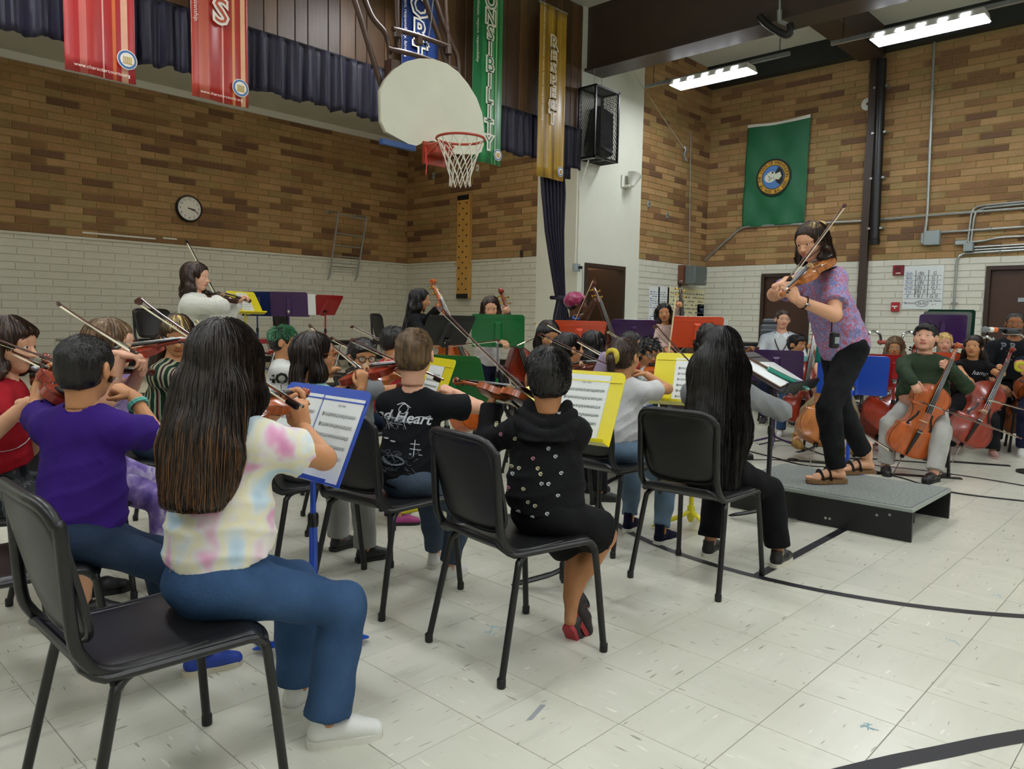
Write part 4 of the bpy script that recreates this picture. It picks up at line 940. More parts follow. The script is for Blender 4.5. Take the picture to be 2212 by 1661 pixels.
# ------------------------------------------------------------------ string instruments
VARN = {'amber': '9a4a1c', 'red': '8a2a14', 'orange': 'b4561c', 'brown': '5a2614', 'honey': 'a8642a', 'dark': '3a1a10'}
m_ebony = mat('ebony', '0f0c0b', .28); m_string = mat('steel_string', 'b8b8b4', .3, metal=1); m_maple = mat('bridge_maple', 'd8b888', .5); m_tuner = mat('brass_tuner', 'c09a3a', .25, metal=1)
KINDS = {  # body length, half width, rib height, arch, neck length, head length, bridge height, overstand
    'violin': (.335, .097, .030, .014, .125, .085, .031, 0), 'cello': (.70, .205, .105, .03, .26, .17, .085, .02), 'bass': (.98, .26, .16, .035, .44, .26, .13, .03)}
def body_outline(kind, n=64):
    up = [(.0, .06), (.006, .36), (.03, .68), (.09, .92), (.19, 1.0), (.29, .96), (.355, .86), (.385, .9), (.405, .76), (.46, .59), (.54, .54), (.61, .575), (.665, .7), (.685, .8), (.705, .73), (.77, .8), (.85, .79), (.92, .67), (.97, .42), (.994, .2), (1.0, .06)]
    if kind == 'bass': up = up[:15]+[(.76, .74), (.82, .66), (.88, .5), (.94, .33), (.985, .2), (1, .1)]
    q = bez([(a, b, 0) for a, b in up], 3); return [(p.x, max(p.y, .03)) for p in q]
_inst = {}
def instrument(kind, var):
    if (kind, var) in _inst: return copy_tree(_inst[kind, var])
    L, hw, rib, arch, neck, head, bh, ov = KINDS[kind]
    mw = mat('varnish_'+var, VARN[var], .22, var=.3, vscale=6, coat=.5, stretch=(1, 4, 1)); ms = mat('varnish_rib_'+var, VARN[var], .3, var=.4, vscale=14, coat=.4, stretch=(6, 1, 1))
    t = empty(kind if kind != 'bass' else 'double_bass', (0, 0, 0)); ol = body_outline(kind); NA = 8; mb = MB(); vs = []
    for (u, w) in ol:
        x = u*L; h = w*hw; env = (1-(2*u-1)**4)
        for k in range(NA+1): y = -h+2*h*k/NA; e = 1-(2*k/NA-1)**2; vs.append((x, y, rib/2+arch*env*e**1.2))
        for k in range(NA+1): y = h-2*h*k/NA; e = 1-(2*k/NA-1)**2; vs.append((x, y, -rib/2-arch*.8*env*e**1.2))
    m = 2*(NA+1); N = len(ol); fs = []; mi = []
    for i in range(N-1):
        for k in range(m):
            fs.append((i*m+k, i*m+(k+1) % m, (i+1)*m+(k+1) % m, (i+1)*m+k)); mi.append(1 if k in (NA, m-1) else 0)
    fs += [tuple(range(m-1, -1, -1)), tuple((N-1)*m+k for k in range(m))]; mi += [1, 1]
    mb.v, mb.f, mb.m = vs, fs, mi; bo = mb.build('body', [mw, ms], t, angle=50)
    mb = MB()
    for s in (1, -1): mb.tube([(u*L*.985+L*.008, w*hw*.95, s*(rib/2+arch*.14*(1-(2*u-1)**4))) for (u, w) in ol]+[(u*L*.985+L*.008, -w*hw*.95, s*(rib/2+arch*.14*(1-(2*u-1)**4))) for (u, w) in ol[::-1]], .0012*L/.335, 4, closed=True)
    mb.build('purfling', mat('purfling', '2a140a', .5), bo)
    zt = lambda u, y: rib/2+arch*(1-(2*u-1)**4)*max(0, 1-(y/(hw*.75))**2)**1.2
    for s in (-1, 1):            # f holes
        pts = [(.52, .22), (.505, .27), (.485, .26), (.475, .3), (.5, .36), (.44, .46), (.39, .5), (.375, .55), (.395, .6), (.41, .565)]
        pts = [(.6, .25), (.605, .3), (.585, .325), (.56, .31), (.5, .4), (.44, .5), (.415, .53), (.395, .51), (.4, .46), (.42, .48)]
        f = bez([(u*L, s*w*hw, zt(u, w*hw)+.0006) for u, w in pts], 4); n = len(f)
        MB().tube(f, [(.0035+.003*math.sin(math.pi*i/(n-1)))*L/.335*.75 for i in range(n)], 6, 0, .25).build('f_hole', m_ebony, t)
    x1 = L+neck; zf = rib/2+arch+ov+.004
    mb = MB(); NW = .0125*L/.335 if kind == 'violin' else hw*.09
    mb.tube([(L*.985, 0, rib*.1), (L+.01, 0, rib/2), (L+neck*.3, 0, rib/2+arch*.2+ov*.5), (x1, 0, rib/2+ov*.4)], [NW*1.1, NW, NW*.95, NW*.85], 10, 0, .9)
    mb.build('neck', ms, t)
    fb0 = L*.62; z0 = rib/2+arch+bh*.5; z1 = rib/2+ov*.6+NW*.8
    mb = MB()
    def fbf(u, v): x = fb0+(x1-fb0)*u; w = NW*(1.55-.6*u); y = w*(2*v-1); return (x, y, z0+(z1-z0)*u+w*.35*(1-(2*v-1)**2))
    mb.grid(fbf, 12, 6); o = mb.build('fingerboard', m_ebony, t); mm = o.modifiers.new('t', 'SOLIDIFY'); mm.thickness = NW*.45; mm.offset = -1
    xb = L*.5; zb = rib/2+arch; bw = NW*1.7
    MB().ext([(-bw, 0), (-bw*.6, 0), (-bw*.45, bh*.3), (bw*.45, bh*.3), (bw*.6, 0), (bw, 0), (bw*.95, bh*.5), (bw*.85, bh*.85), (bw*.4, bh*1.02), (-bw*.4, bh*1.02), (-bw*.85, bh*.85), (-bw*.95, bh*.5)][::-1], -bh*.06, bh*.06, 0, basis((xb, 0, zb-.002), (0, 1, 0), (0, 0, 1))).build('bridge', m_maple, t, smooth=False)
    tb = lambda u, y: (L*(.02+.36*u), y, rib/2+arch*.5+(bh*.62)*u+arch*.3)
    mb = MB(); mb.raw([tb(0, -NW*.45), tb(0, NW*.45), tb(1, NW*1.35), tb(1, -NW*1.35)]+[(p[0], p[1]*.8, p[2]+NW*.5) for p in (tb(0, -NW*.45), tb(0, NW*.45), tb(1, NW*1.35), tb(1, -NW*1.35))], [(3, 2, 1, 0), (4, 5, 6, 7), (0, 1, 5, 4), (1, 2, 6, 5), (2, 3, 7, 6), (3, 0, 4, 7)]); tp = mb.build('tailpiece', m_ebony, t, smooth=False)
    for k in range(4):
        y = (k-1.5)/1.5; ys = bw*.75*y
        MB().tube([(L*.36, NW*1.0*y, tb(1, 0)[2]+NW*.4), (xb, ys, zb+bh*(1.02-.12*y*y)), (x1+head*.15, NW*.6*y, z1+NW*.35), (x1+head*(.25+.12*k), 0, z1-NW*.6)], .0008*(L/.335)**.7, 4, cap=False).build('string', m_string, t)
        if kind != 'bass' or True: MB().lathe([(.003*L/.335, 0), (.003*L/.335, .008*L/.335)], 8, 0, Matrix.Translation((L*.35, NW*1.0*y, tb(1, 0)[2]+NW*.45))).build('fine_tuner', m_string, tp)
    # pegbox, scroll, pegs
    hs = NW*1.0; zz = rib/2+ov*.4
    pb = bez([(x1-.005, 0, zz), (x1+head*.35, 0, zz-hs*.5), (x1+head*.62, 0, zz-hs*1.3), (x1+head*.72, 0, zz-hs*1.2)], 5)
    mb = MB(); mb.tube(pb, [hs*(.95-.3*i/len(pb)) for i in range(len(pb))], 8, 0, .95)
    sc0 = Vector((x1+head*.78, 0, zz-hs*.3)); sp_ = [sc0+Vector((math.cos(a), 0, math.sin(a)))*(hs*1.25*(1-a2)) for a, a2 in [(rad(-110+540*i/28), .78*i/28) for i in range(29)]]
    for s in (-1, 0, 1): mb.tube([p+Vector((0, s*hs*(.55+.35*i/28), 0)) for i, p in enumerate(sp_)], [hs*(.55-.25*i/28) for i in range(29)], 6)
    mb.build('scroll', ms, t)
    for k in range(4):
        s = 1 if k % 2 else -1; x = x1+head*(.18+.13*k); z = zz-hs*(.1+.22*k)
        if kind == 'bass':
            g = MB().tube([(x, -hs, z), (x, s*hs*2.6, z)], hs*.22, 8).build('peg', m_tuner, t); MB().tube([(x, s*hs*1.1, z-hs*.9), (x, s*hs*1.1, z+hs*.5)], hs*.42, 8).build('gear', m_tuner, g); MB().box((x-hs*.55, s*hs*2.5-.006, z-hs*.35), (x+hs*.55, s*hs*2.5+.006, z+hs*.35), bev=.004).build('peg_head', m_tuner, g)
        else:
            g = MB().tube([(x, -s*hs*1.0, z), (x, s*hs*1.7, z)], hs*.24, 8).build('peg', m_ebony, t); MB().lathe([(hs*.1, 0), (hs*.5, hs*.1), (hs*.6, hs*.35), (hs*.35, hs*.6), (hs*.08, hs*.7)], 10, 0, Matrix.Translation((x, s*hs*1.7, z)) @ Matrix.Rotation(rad(90)*-s, 4, 'X') @ Matrix.Scale(.45, 4, (1, 0, 0))).build('peg_head', m_ebony, g)
    if kind == 'violin':
        MB().lathe([(.001, -.006), (.022, -.004), (.03, .002), (.027, .008), (.015, .006), (.004, .005)], 18, 0, Matrix.Translation((L*.09, hw*.42, rib/2+arch+.006)) @ Matrix.Scale(1.35, 4, (0, 1, 0))).build('chin_rest', m_ebony, t)
        MB().tube(bez([(L*.12, -hw*.85, -rib/2-.025), (L*.06, -hw*.4, -rib/2-.032), (L*.08, hw*.3, -rib/2-.03), (L*.14, hw*.85, -rib/2-.022)], 4), .011, 6, 0, .5).build('shoulder_rest', m_black, t)
    else:
        e = .32 if kind == 'cello' else .16
        MB().lathe([(.018, -.03), (.02, 0), (.014, .015)], 12, 0, basis((0, 0, 0), (0, 1, 0), (0, 0, 1))).build('endpin_collar', m_ebony, t); MB().tube([(-.01, 0, 0), (-e, 0, 0)], .005 if kind == 'cello' else .008, 8).build('endpin', m_chrome, t)
    _inst[kind, var] = t; return t
m_stick = mat('pernambuco', '4a1f12', .3, coat=.3); m_hair = mat('bow_hair', 'd8d0b0', .6); m_stick2 = mat('pale_bow', 'b8a878', .4)
_bow = {}
def bow(kind='dark'):
    if kind in _bow: return copy_tree(_bow[kind])
    t = empty('bow', (0, 0, 0)); st = {'dark': m_stick, 'black': m_ebony, 'pale': m_stick2}[kind]; Lb = .66      # x from frog to tip, hair at z=0, stick above
    MB().tube(bez([(0, 0, .018), (Lb*.3, 0, .014), (Lb*.6, 0, .010), (Lb*.9, 0, .014), (Lb, 0, .02)], 5), [.0045]*6+[.004]*8+[.0035]*7, 8).build('stick', st, t)
    MB().ext([(Lb-.008, .018), (Lb-.004, -.001), (Lb+.014, -.003), (Lb+.02, .004), (Lb+.008, .022)], -.005, .005, 0, basis((0, 0, 0), (1, 0, 0), (0, 0, 1))).build('tip', st, t, smooth=False)
    MB().box((.015, -.005, -.0007), (Lb+.004, .005, .0005)).build('hair', m_hair, t, smooth=False)
    MB().box((.0, -.006, -.002), (.045, .006, .0135), bev=.002).build('frog', m_ebony, t, smooth=False)
    MB().lathe([(.0048, 0), (.0055, .004), (.0045, .014)], 8, 0, basis((-.014, 0, .018), (0, 1, 0), (0, 0, 1))).build('screw', m_chrome, t)
    MB().tube([(.05, 0, .0175), (.14, 0, .0155)], .0052, 8).build('winding', m_chrome if kind != 'pale' else m_ebony, t)
    _bow[kind] = t; return t
def place(o, org, xdir, zdir, s=1.0, label=None, cat_=None, group=None):
    x = Vector(xdir).normalized(); z = Vector(zdir); z = (z-x*z.dot(x)).normalized(); y = z.cross(x); org = Vector(org)
    o.matrix_world = Matrix(((x.x*s, y.x*s, z.x*s, org.x), (x.y*s, y.y*s, z.y*s, org.y), (x.z*s, y.z*s, z.z*s, org.z), (0, 0, 0, 1)))
    return tag(o, label, cat_, group)
# ------------------------------------------------------------------ people
SKIN = {'light': 'd8a488', 'fair': 'd4a07e', 'tan': 'bd865c', 'olive': 'b07a52', 'brown': '94623f', 'deep': '5f3d2a'}
m_eye = mat('eye_white', 'd8d4cc', .25); m_iris = mat('iris_brown', '2c1a10', .2); m_pupil = mat('pupil', '050505', .15)
def skin(s): return mat('skin_'+s, SKIN[s], .5, var=.06, vscale=14, bump=.06, bscale=160, spec=.35)
def lips(s): c = SKIN[s]; return mat('lips_'+s, '%02x%02x%02x' % (int(int(c[:2], 16)*.88), int(int(c[2:4], 16)*.7), int(int(c[4:], 16)*.7)), .42)
def cloth(name, c, var=.12, bump=.25, rough=.85): return mat('cloth_'+name, c, rough, var=var, vscale=9, bump=bump, bscale=170, spec=.2)
def denim(name, c):
    if 'cloth_'+name in MATS: return MATS['cloth_'+name]
    m = mat('cloth_'+name, c, .85, spec=.15); k = NT(m); v = k.coord('Object')
    n = k.noise(v, 7, 4); f = k.noise(v, 160, 2)
    c2 = k.mix(k.ramp(n, [(.35, 0.0), (.75, 1.0)]), c, tuple(min(1, x*1.45+.012) for x in lin(c)[:3])+(1,)); k.link(c2, k.b.inputs['Base Color']); k.bump(f, .35, .006); return m
def hairmat(name, c, c2=None, rough=.36):
    m = mat('hair_'+name, c, rough, spec=.5)
    if m.get('done'): return m
    m['done'] = 1; k = NT(m); v = k.coord('Object', (1, 1, .12)); n = k.noise(v, 70, 4); c2 = c2 or c
    d = tuple(x*.55 for x in lin(c)[:3])+(1,); b = tuple(min(1, x*1.6) for x in lin(c2)[:3])+(1,)
    k.link(k.mix(k.ramp(n, [(.3, 0.0), (.7, 1.0)]), d, b), k.b.inputs['Base Color']); k.bump(n, .7, .01); return m
LOD = [(.009, .0042, .0033, .0085), (.012, .0055, .0045, .011), (.015, .0075, .006, .014)]
V3 = lambda *a: Vector(a)
def mix(a, b, t): return a+(b-a)*t
def xf(Vt, M):
    A = np.array(M); return Vt @ A[:3, :3].T+A[:3, 3]
def ik(S, T, l1, l2, pole):
    d = T-S; L = d.length
    if L > (l1+l2)*.985: T = S+d*((l1+l2)*.985/L); d = T-S; L = d.length
    L = max(L, abs(l1-l2)+.02); u = d/max(d.length, 1e-6); a = (l1*l1-l2*l2+L*L)/(2*L); h = math.sqrt(max(l1*l1-a*a, 0)); p = pole-u*pole.dot(u)
    if p.length < 1e-4: p = V3(0, 0, -1)
    return S+u*a+p.normalized()*h, T
def hand_mesh(hl, curl, vox, side, spread=.0, thumb=1.0):
    """Hand in its own frame: x fingers, y thumb side, z out of the back of the hand; wrist at origin."""
    S = SDF((-.25*hl, -.42*hl, -.55*hl), (1.02*hl, .5*hl, .2*hl), vox); k = .035*hl
    S.cone((-.18*hl, 0, 0), (.05*hl, 0, 0), .135*hl, .15*hl, k, ((0, 0, 1), .75)); S.cone((.05*hl, .02*hl, 0), (.43*hl, .0, 0), .16*hl, .17*hl, k, ((0, 0, 1), .55))
    S.cone((.1*hl, -.1*hl, -.02*hl), (.43*hl, -.14*hl, 0), .085*hl, .075*hl, k); S.cone((.1*hl, .08*hl, -.02*hl), (.45*hl, .14*hl, 0), .09*hl, .075*hl, k)
    for i, (off, ln, r) in enumerate(((.155, .43, .062), (.055, .48, .064), (-.05, .44, .061), (-.15, .35, .054))):
        p = np.array((.46*hl-abs(off-.05)*.12*hl, off*hl, .0)); a = 0; sp = spread*(off-.0)*2
        for j, (f, c) in enumerate(zip((.46, .3, .24), curl)):
            a += rad(c*(1+.12*(i-1.5)*.5)); d = np.array((math.cos(a)*math.cos(sp), math.sin(sp), -math.sin(a))); q = p+d*ln*f*hl
            S.cone(p, q, r*hl*(1-.1*j), r*hl*(1-.1*(j+1)), .012*hl if j else k); p = q
    p = np.array((.08*hl, .13*hl, -.03*hl))
    for f, d, r in ((.2, (.72, .6, -.25), .08), (.17, (.86, .2*thumb, -.42*thumb), .068), (.13, (.9, -.05, -.45*thumb), .058)):
        d = np.array(d)/np.linalg.norm(d); q = p+d*f*hl; S.cone(p, q, r*hl, r*hl*.9, .02*hl); p = q
    Vt, Q = S.mesh()
    if side < 0: pass
    return Vt, Q
def head_mesh(hh, vox, o):
    S = SDF((-.56*hh, -.5*hh, -.58*hh), (.6*hh, .5*hh, .58*hh), vox); E = lambda c, r, k=.05, **kw: S.ell(np.array(c)*hh, np.array(r)*hh, k*hh, **kw); C = lambda a, b, ra, rb, k=.04, **kw: S.cone(np.array(a)*hh, np.array(b)*hh, ra*hh, rb*hh, k*hh, **kw)
    fat = o.get('face', 1.0)
    E((-.05, 0, .11), (.44, .345, .385), .1); E((.1, 0, -.13), (.285, .265*fat, .33), .12); E((.06, 0, -.27), (.24, .225*fat, .2), .1); E((.22, 0, -.4), (.1, .12*fat, .085), .08)
    for s in (1, -1): E((.22, s*.15*fat, -.13), (.12, .12, .13), .08); E((.27, s*.15, .1), (.085, .13, .05), .06)
    E((.3, 0, .15), (.1, .2, .14), .1)
    for s in (1, -1): E((.43, s*.135, .012), (.09, .085, .055), .05, op='sub')
    C((.36, 0, .02), (.445, 0, -.13), .03, .05, .04); E((.43, 0, -.145), (.055, .05, .045), .03)
    for s in (1, -1):
        E((.4, s*.055, -.15), (.05, .035, .034), .02)
        C((.372, s*.08, .045), (.345, s*.2, .035), .028, .026, .025); C((.375, s*.09, -.03), (.345, s*.19, -.03), .02, .02, .03)
        R_ = np.array(Matrix.Rotation(rad(-14), 3, 'Y') @ Matrix.Rotation(s*rad(18), 3, 'Z')); E((-.04, s*.365, -.03), (.09, .042, .14), .02, Rm=R_.T); E((-.015, s*.41, -.02), (.045, .028, .085), .015, Rm=R_.T, op='sub')
    E((.36, 0, -.245), (.06, .11, .045), .05); E((.383, 0, -.228), (.035, .1, .019), .012); E((.378, 0, -.272), (.036, .085, .024), .012); E((.425, 0, -.25), (.03, .1, .006), .01, op='sub')
    C((-.12, 0, -.25), (-.13, 0, -.56), .235, .225, .12)
    Vt, Q = S.mesh(); return Vt, Q
def hair_cap(S, hh, th, line, o):
    """scalp hair in the head frame"""
    E = lambda c, r, k=.05, **kw: S.ell(np.array(c)*hh, np.array(r)*hh, k*hh, **kw)
    E((-.06, 0, .12), (.44+th, .35+th*.85, .385+th), .08); E((-.2, 0, -.1), (.27+th*.8, .315+th*.6, .26), .1)
    if 'bang' in o: E((.2, 0, .24), (.24+th, .29, .16), .08)
    E((.52, 0, -.16+line), (.36, .46, .36), .07, op='sub'); 
    for s_ in (1, -1):
        if o.get('ears', True): E((.03, s_*.42, -.13), (.19, .15, .24), .04, op='sub')
        else: E((.1, s_*.4, -.25), (.2, .2, .25), .05, op='sub')
    S.plane((-.3*hh, 0, o.get('nape', -.3)*hh), (.25, 0, -1))
def noise_warp(S, a, f, seed=0):
    r = random.Random(seed); ph = [r.uniform(0, 6.28) for _ in range(9)]
    S.warp(lambda x, y, z: a*(np.sin(f*x+ph[0]+2*np.sin(f*.6*y+ph[1]))*np.sin(f*y+ph[2]+1.5*np.sin(f*.5*z+ph[3]))+.6*np.sin(f*1.7*z+ph[4]+2*np.sin(f*.9*x+ph[5]))*np.sin(f*1.3*y+ph[6])))
def person(label, pos, yaw, H=1.38, seat=.455, z=0, lod=1, look=None, skin_='tan', lean=6, twist=0, side=0, hair=None, shirt=None, pants=None, shoes=None, arms=None, feet=None, fat=1.0, top=None, ho=None, knees=.1, roll=0, pitch=0, glasses=None, hh=None, groupn=None, reach=None, st_=None, neck=.045):
    k = H/1.4; hh = hh or (.213 if H < 1.6 else .232)*(1 if H > 1.3 else .98); ho = ho or {}
    vb, vh, vha, vc = LOD[lod]
    Mw = Matrix.Translation((pos[0], pos[1], z)) @ Matrix.Rotation(rad(yaw), 4, 'Z'); Mi = Mw.inverted()
    L = lambda p: Mi @ Vector(p)
    Rz = Matrix.Rotation(rad(yaw), 3, 'Z').inverted()
    tw = rad(twist); ln = rad(lean); sd = rad(side)
    Lv = V3(-math.sin(tw), math.cos(tw), 0); U = (V3(math.cos(tw), math.sin(tw), 0)*math.sin(ln)+Lv*math.sin(sd)+V3(0, 0, math.cos(ln))).normalized(); Lv = (Lv-U*Lv.dot(U)).normalized(); Fv = Lv.cross(U)
    stand = seat is None; hz = (.515*H) if stand else seat+.078*k*fat**.5
    hip = V3(0, 0, hz); Sc = hip+U*(.275*H); Nb = Sc+U*(.028*H)-Fv*.008
    sw = (.098 if H < 1.6 else .106)*H*(.6+.4*fat); Sh = {1: Sc+Lv*sw-U*.012*H, -1: Sc-Lv*sw-U*.012*H}
    # head frame
    if look is None: look = V3(4.95, 1.55, 1.6)
    hc = Nb+(U*.55+V3(0, 0, .45)+Fv*.1)*(.02*H+.5*hh)
    hx = (L(look)-hc).normalized()
    if pitch: hx = (hx+V3(0, 0, math.tan(rad(pitch)))).normalized()
    hy = (V3(0, 0, 1)*.85+U*.15).cross(hx).normalized(); hy = (Quaternion(hx, rad(roll)) @ hy); hzv = hx.cross(hy)
    hc = Nb+(U*.5+V3(0, 0, .5)).normalized()*(neck*H+.43*hh)+hx*.09*hh
    Mh = Matrix(((hx.x, hy.x, hzv.x, hc.x), (hx.y, hy.y, hzv.y, hc.y), (hx.z, hy.z, hzv.z, hc.z), (0, 0, 0, 1)))
    # arms
    la, lf, lh = .172*H, .148*H, .108*H; EL = {}; WR = {}; HF = {}
    arms = arms or {}
    for s, key in ((-1, 'R'), (1, 'L')):
        a = arms.get(key, {}); T = a.get('w')
        T = L(T) if T is not None else (hip+V3(.26*k, s*.12*k, .07) if not stand else Sh[s]+V3(.02, s*.05, -.3*H))
        pole = a.get('pole'); pole = (Rz @ Vector(pole)) if pole is not None else (Lv*s*.7-U*.8-Fv*.3)
        EL[s], WR[s] = ik(Sh[s], T, la, lf, pole)
        def onray(px, S0, ln):
            C_ = Mi @ V3(0, 0, CAM_Z); r_ = Mi.to_3x3() @ ray(px[0], px[1]); q = C_-S0; A_, B_, c_ = r_.dot(r_), 2*r_.dot(q), q.dot(q)-ln*ln; D_ = B_*B_-4*A_*c_
            t_ = (-B_+(px[2] if len(px) > 2 else 1)*math.sqrt(max(D_, 0)))/(2*A_); return S0+(C_+r_*t_-S0).normalized()*ln
        if 'ep' in a: EL[s] = onray(a['ep'], Sh[s], la); WR[s] = onray(a['wp'], EL[s], lf) if 'wp' in a else EL[s]+(T-EL[s]).normalized()*lf
        if a.get('e') is not None: EL[s] = Sh[s]+(L(a['e'])-Sh[s]).normalized()*la; WR[s] = EL[s]+(T-EL[s]).normalized()*lf
        fd = (WR[s]-EL[s]).normalized(); d = a.get('d'); d = (Rz @ Vector(d)).normalized() if d is not None else fd
        b = a.get('b'); b = (Rz @ Vector(b)) if b is not None else (Fv*.3+U+Lv*s*.4)   # back of hand direction
        b = (b-d*b.dot(d)).normalized(); th = b.cross(d) if s < 0 else d.cross(b)      # thumb side
        HF[s] = (WR[s], d, th, b, a.get('curl', (22, 30, 20)), a.get('thumb', 1.0))
    # legs
    lt, ls = (.237*H, .237*H) if stand else (.245*H, .245*H); HJ = {s: hip+V3(0, s*.062*H*fat**.5, -.01*H) for s in (1, -1)}; KN = {}; AN = {}; FT = {}
    feet = feet or {}
    for s, key in ((-1, 'R'), (1, 'L')):
        f = feet.get(key)
        if f is None: f = (mix(lt*.96, lt, 0)-.02, s*(.062*H+knees*.5), 0, s*8, 0) if not stand else (0, s*.085*H, 0, s*10, 0)
        elif f[0] == 'w': q = L((f[1][0], f[1][1], z+(f[1][2] if len(f[1]) > 2 else 0))); f = (q.x, q.y, q.z)+tuple(f[2:])
        fx, fy, fz, fyaw, fp = f; A = V3(fx, fy, fz+.052*H)
        kp = f_pole = V3(1, s*knees*1.5, .55) if not stand else V3(1, s*.1, 0)
        KN[s], AN[s] = ik(HJ[s], A, lt, ls, kp); FT[s] = (AN[s]-V3(0, 0, .052*H), rad(fyaw), rad(fp))
    # ---------------- body
    lo = [1e9]*3; hi = [-1e9]*3
    for p in [hip, Sc, Nb, hc]+list(EL.values())+list(WR.values())+list(KN.values())+list(AN.values()):
        for i in range(3): lo[i] = min(lo[i], p[i]-.2*k); hi[i] = max(hi[i], p[i]+.2*k)
    fl = (tuple(Fv), .72)
    def torso(S, off, loose=0):
        S.cone(hip+U*.01, hip+U*.12*H, .118*k*fat, .112*k*fat, .05, (tuple(Fv), .76), off=off+loose)
        S.cone(hip+U*.12*H, hip+U*.235*H, .112*k*fat, .114*k*fat**.7, .06, fl, off=off+loose*.7)
        S.cone(Sh[1]-Lv*.02-U*.004, Sh[-1]+Lv*.02-U*.004, .045*k*fat**.5, .045*k*fat**.5, .06, off=off)
        for s in (1, -1): S.cone(mix(Nb, hc, .08), Sh[s]-U*.0, .03*k, .036*k, .04, off=off*.8)
        if fat > 1.1: S.ell(hip+U*.09*H+Fv*.04, (.13*k*fat, .15*k*fat, .12*k*fat), .06, off=off)
    def arm(S, s, off, t=1.0, flare=0, kk=.03):
        S.cone(Sh[s], mix(Sh[s], EL[s], min(t, 1)), .041*k*fat**.6, mix(.041, .034, min(t, 1))*k*fat**.6+flare, kk, off=off, cut=t < 1)
        if t > 1: S.cone(EL[s], mix(EL[s], WR[s], t-1), .035*k*fat**.6, mix(.035, .024, t-1)*k*fat**.5+flare, kk*.5, off=off, cut=t < 1.97)
    def leg(S, s, off, t=2.0, flare=0, kk=.03):
        S.cone(HJ[s], mix(HJ[s], KN[s], min(t, 1)), .07*k*fat**.8, mix(.07, .05, min(t, 1))*k*fat**.7+(flare if t <= 1 else 0), kk, off=off, cut=t < 1)
        if t > 1: S.cone(KN[s], mix(KN[s], AN[s], t-1), .05*k*fat**.6, mix(.05, .035, t-1)*k*fat**.5+flare, kk, off=off, cut=t < 1.98)
        if t > 1.4: S.cone(mix(KN[s], AN[s], .1), mix(KN[s], AN[s], .5), .047*k*fat**.5, .042*k*fat**.5, .03, off=off)
    S = SDF(lo, hi, vb); torso(S, -.006)
    S.cone(Nb-U*.03, mix(Nb, hc, .75), .046*k**.5*fat**.3, .043*k**.5*fat**.3, .03)
    for s in (1, -1): arm(S, s, 0, 1.985); leg(S, s, -.004, 2)
    if not stand: S.ell(hip+V3(-.02, 0, -.02), (.12*k*fat, .15*k*fat, .085*k*fat), .04, off=-.012)
    parts = [S.mesh()]
    Vh, Qh = head_mesh(hh, vh, ho); nl = len(Qh)
    c = Vh[Qh].mean(1)/hh; lipm = (c[:, 0] > .355) & (np.abs(c[:, 1]) < .1) & (c[:, 2] > -.296) & (c[:, 2] < -.212)
    parts.append((xf(Vh, Mh), Qh))
    for s in (1, -1):
        w, d, th, b, cu, tb = HF[s]; Vt, Q = hand_mesh(lh, cu, vha, s, thumb=tb)
        M = Matrix(((d.x, th.x, b.x, w.x), (d.y, th.y, b.y, w.y), (d.z, th.z, b.z, w.z), (0, 0, 0, 1)))
        if M.to_3x3().determinant() < 0: Q = Q[:, ::-1]
        parts.append((xf(Vt, M), Q))
    n0 = len(parts[0][1]); Vb, Qb = cat(parts); mi = np.zeros(len(Qb), int); mi[n0:n0+nl][lipm] = 1
    sk = skin(skin_); me = np_mesh('person', Vb, Qb, [sk, lips(skin_)], mi, 2)
    po = link_mesh('person', me); po.matrix_world = Mw; tag(po, label, 'person', groupn or 'players and helpers of the school orchestra')
    # ---------------- face parts
    def part(name, S, mats, M=None, sm=2, parent=None, lab=None):
        Vt, Q = S.mesh()
        if len(Q) == 0: return None
        if M is not None: Vt = xf(Vt, M)
        return link_mesh(name, np_mesh(name, Vt, Q, mats, None, sm), parent or po, lab)
    if ho.get('facing', True):
        for s in (1, -1):
            mb = MB(); r = .078*hh; g = Mh @ Matrix.Translation(V3(.305, s*.135, .005)*hh); rows = [(0, 0), (.14, 2), (.17, 2), (.3, 1), (.34, 1), (.8, 0), (1.5, 0)]
            vs = []; fs = []; nn = 12; an = [0, .16, .38, .42, .9, 1.6]
            for a in an:
                for i in range(nn): t = 2*math.pi*i/nn; vs.append(g @ V3(r*math.cos(a), r*math.sin(a)*math.cos(t), r*math.sin(a)*math.sin(t)))
            mm = []
            for j in range(len(an)-1):
                for i in range(nn): fs.append((j*nn+i, (j+1)*nn+i, (j+1)*nn+(i+1) % nn, j*nn+(i+1) % nn)); mm.append((2, 1, 0, 0, 0)[j])
            mb.v, mb.f, mb.m = [tuple(v) for v in vs], fs, mm; mb.build('eye', [m_eye, m_iris, m_pupil], po)
            bm = hair[1] if hair and not isinstance(hair[1], tuple) else m_iris
            MB().tube(bez([Mh @ (V3(.385, s*.06, .088)*hh), Mh @ (V3(.385, s*.13, .118)*hh), Mh @ (V3(.335, s*.215, .09)*hh)], 4), [.011*hh]*3+[.016*hh]*3+[.008*hh]*3, 6, 0, .6).build('eyebrow', ho.get('brow', bm), po)
    if glasses:
        gm = mat('glasses_'+glasses, glasses, .3, metal=.4); g = MB(); gl = lambda x, y, z_: Mh @ (V3(x, y, z_)*hh)
        for s in (1, -1):
            g.tube([gl(.435-.03*abs(math.cos(a)), s*(.14+.095*math.cos(a)), -.005+.085*math.sin(a)) for a in [2*math.pi*i/18 for i in range(18)]], .012*hh, 6, closed=True); g.tube([gl(.41, s*.235, .02), gl(.2, s*.34, .02), gl(-.03, s*.375, .02)], .011*hh, 5)
        g.tube([gl(.44, .05, .01), gl(.45, 0, .02), gl(.44, -.05, .01)], .011*hh, 5); go = g.build('glasses', gm, po)
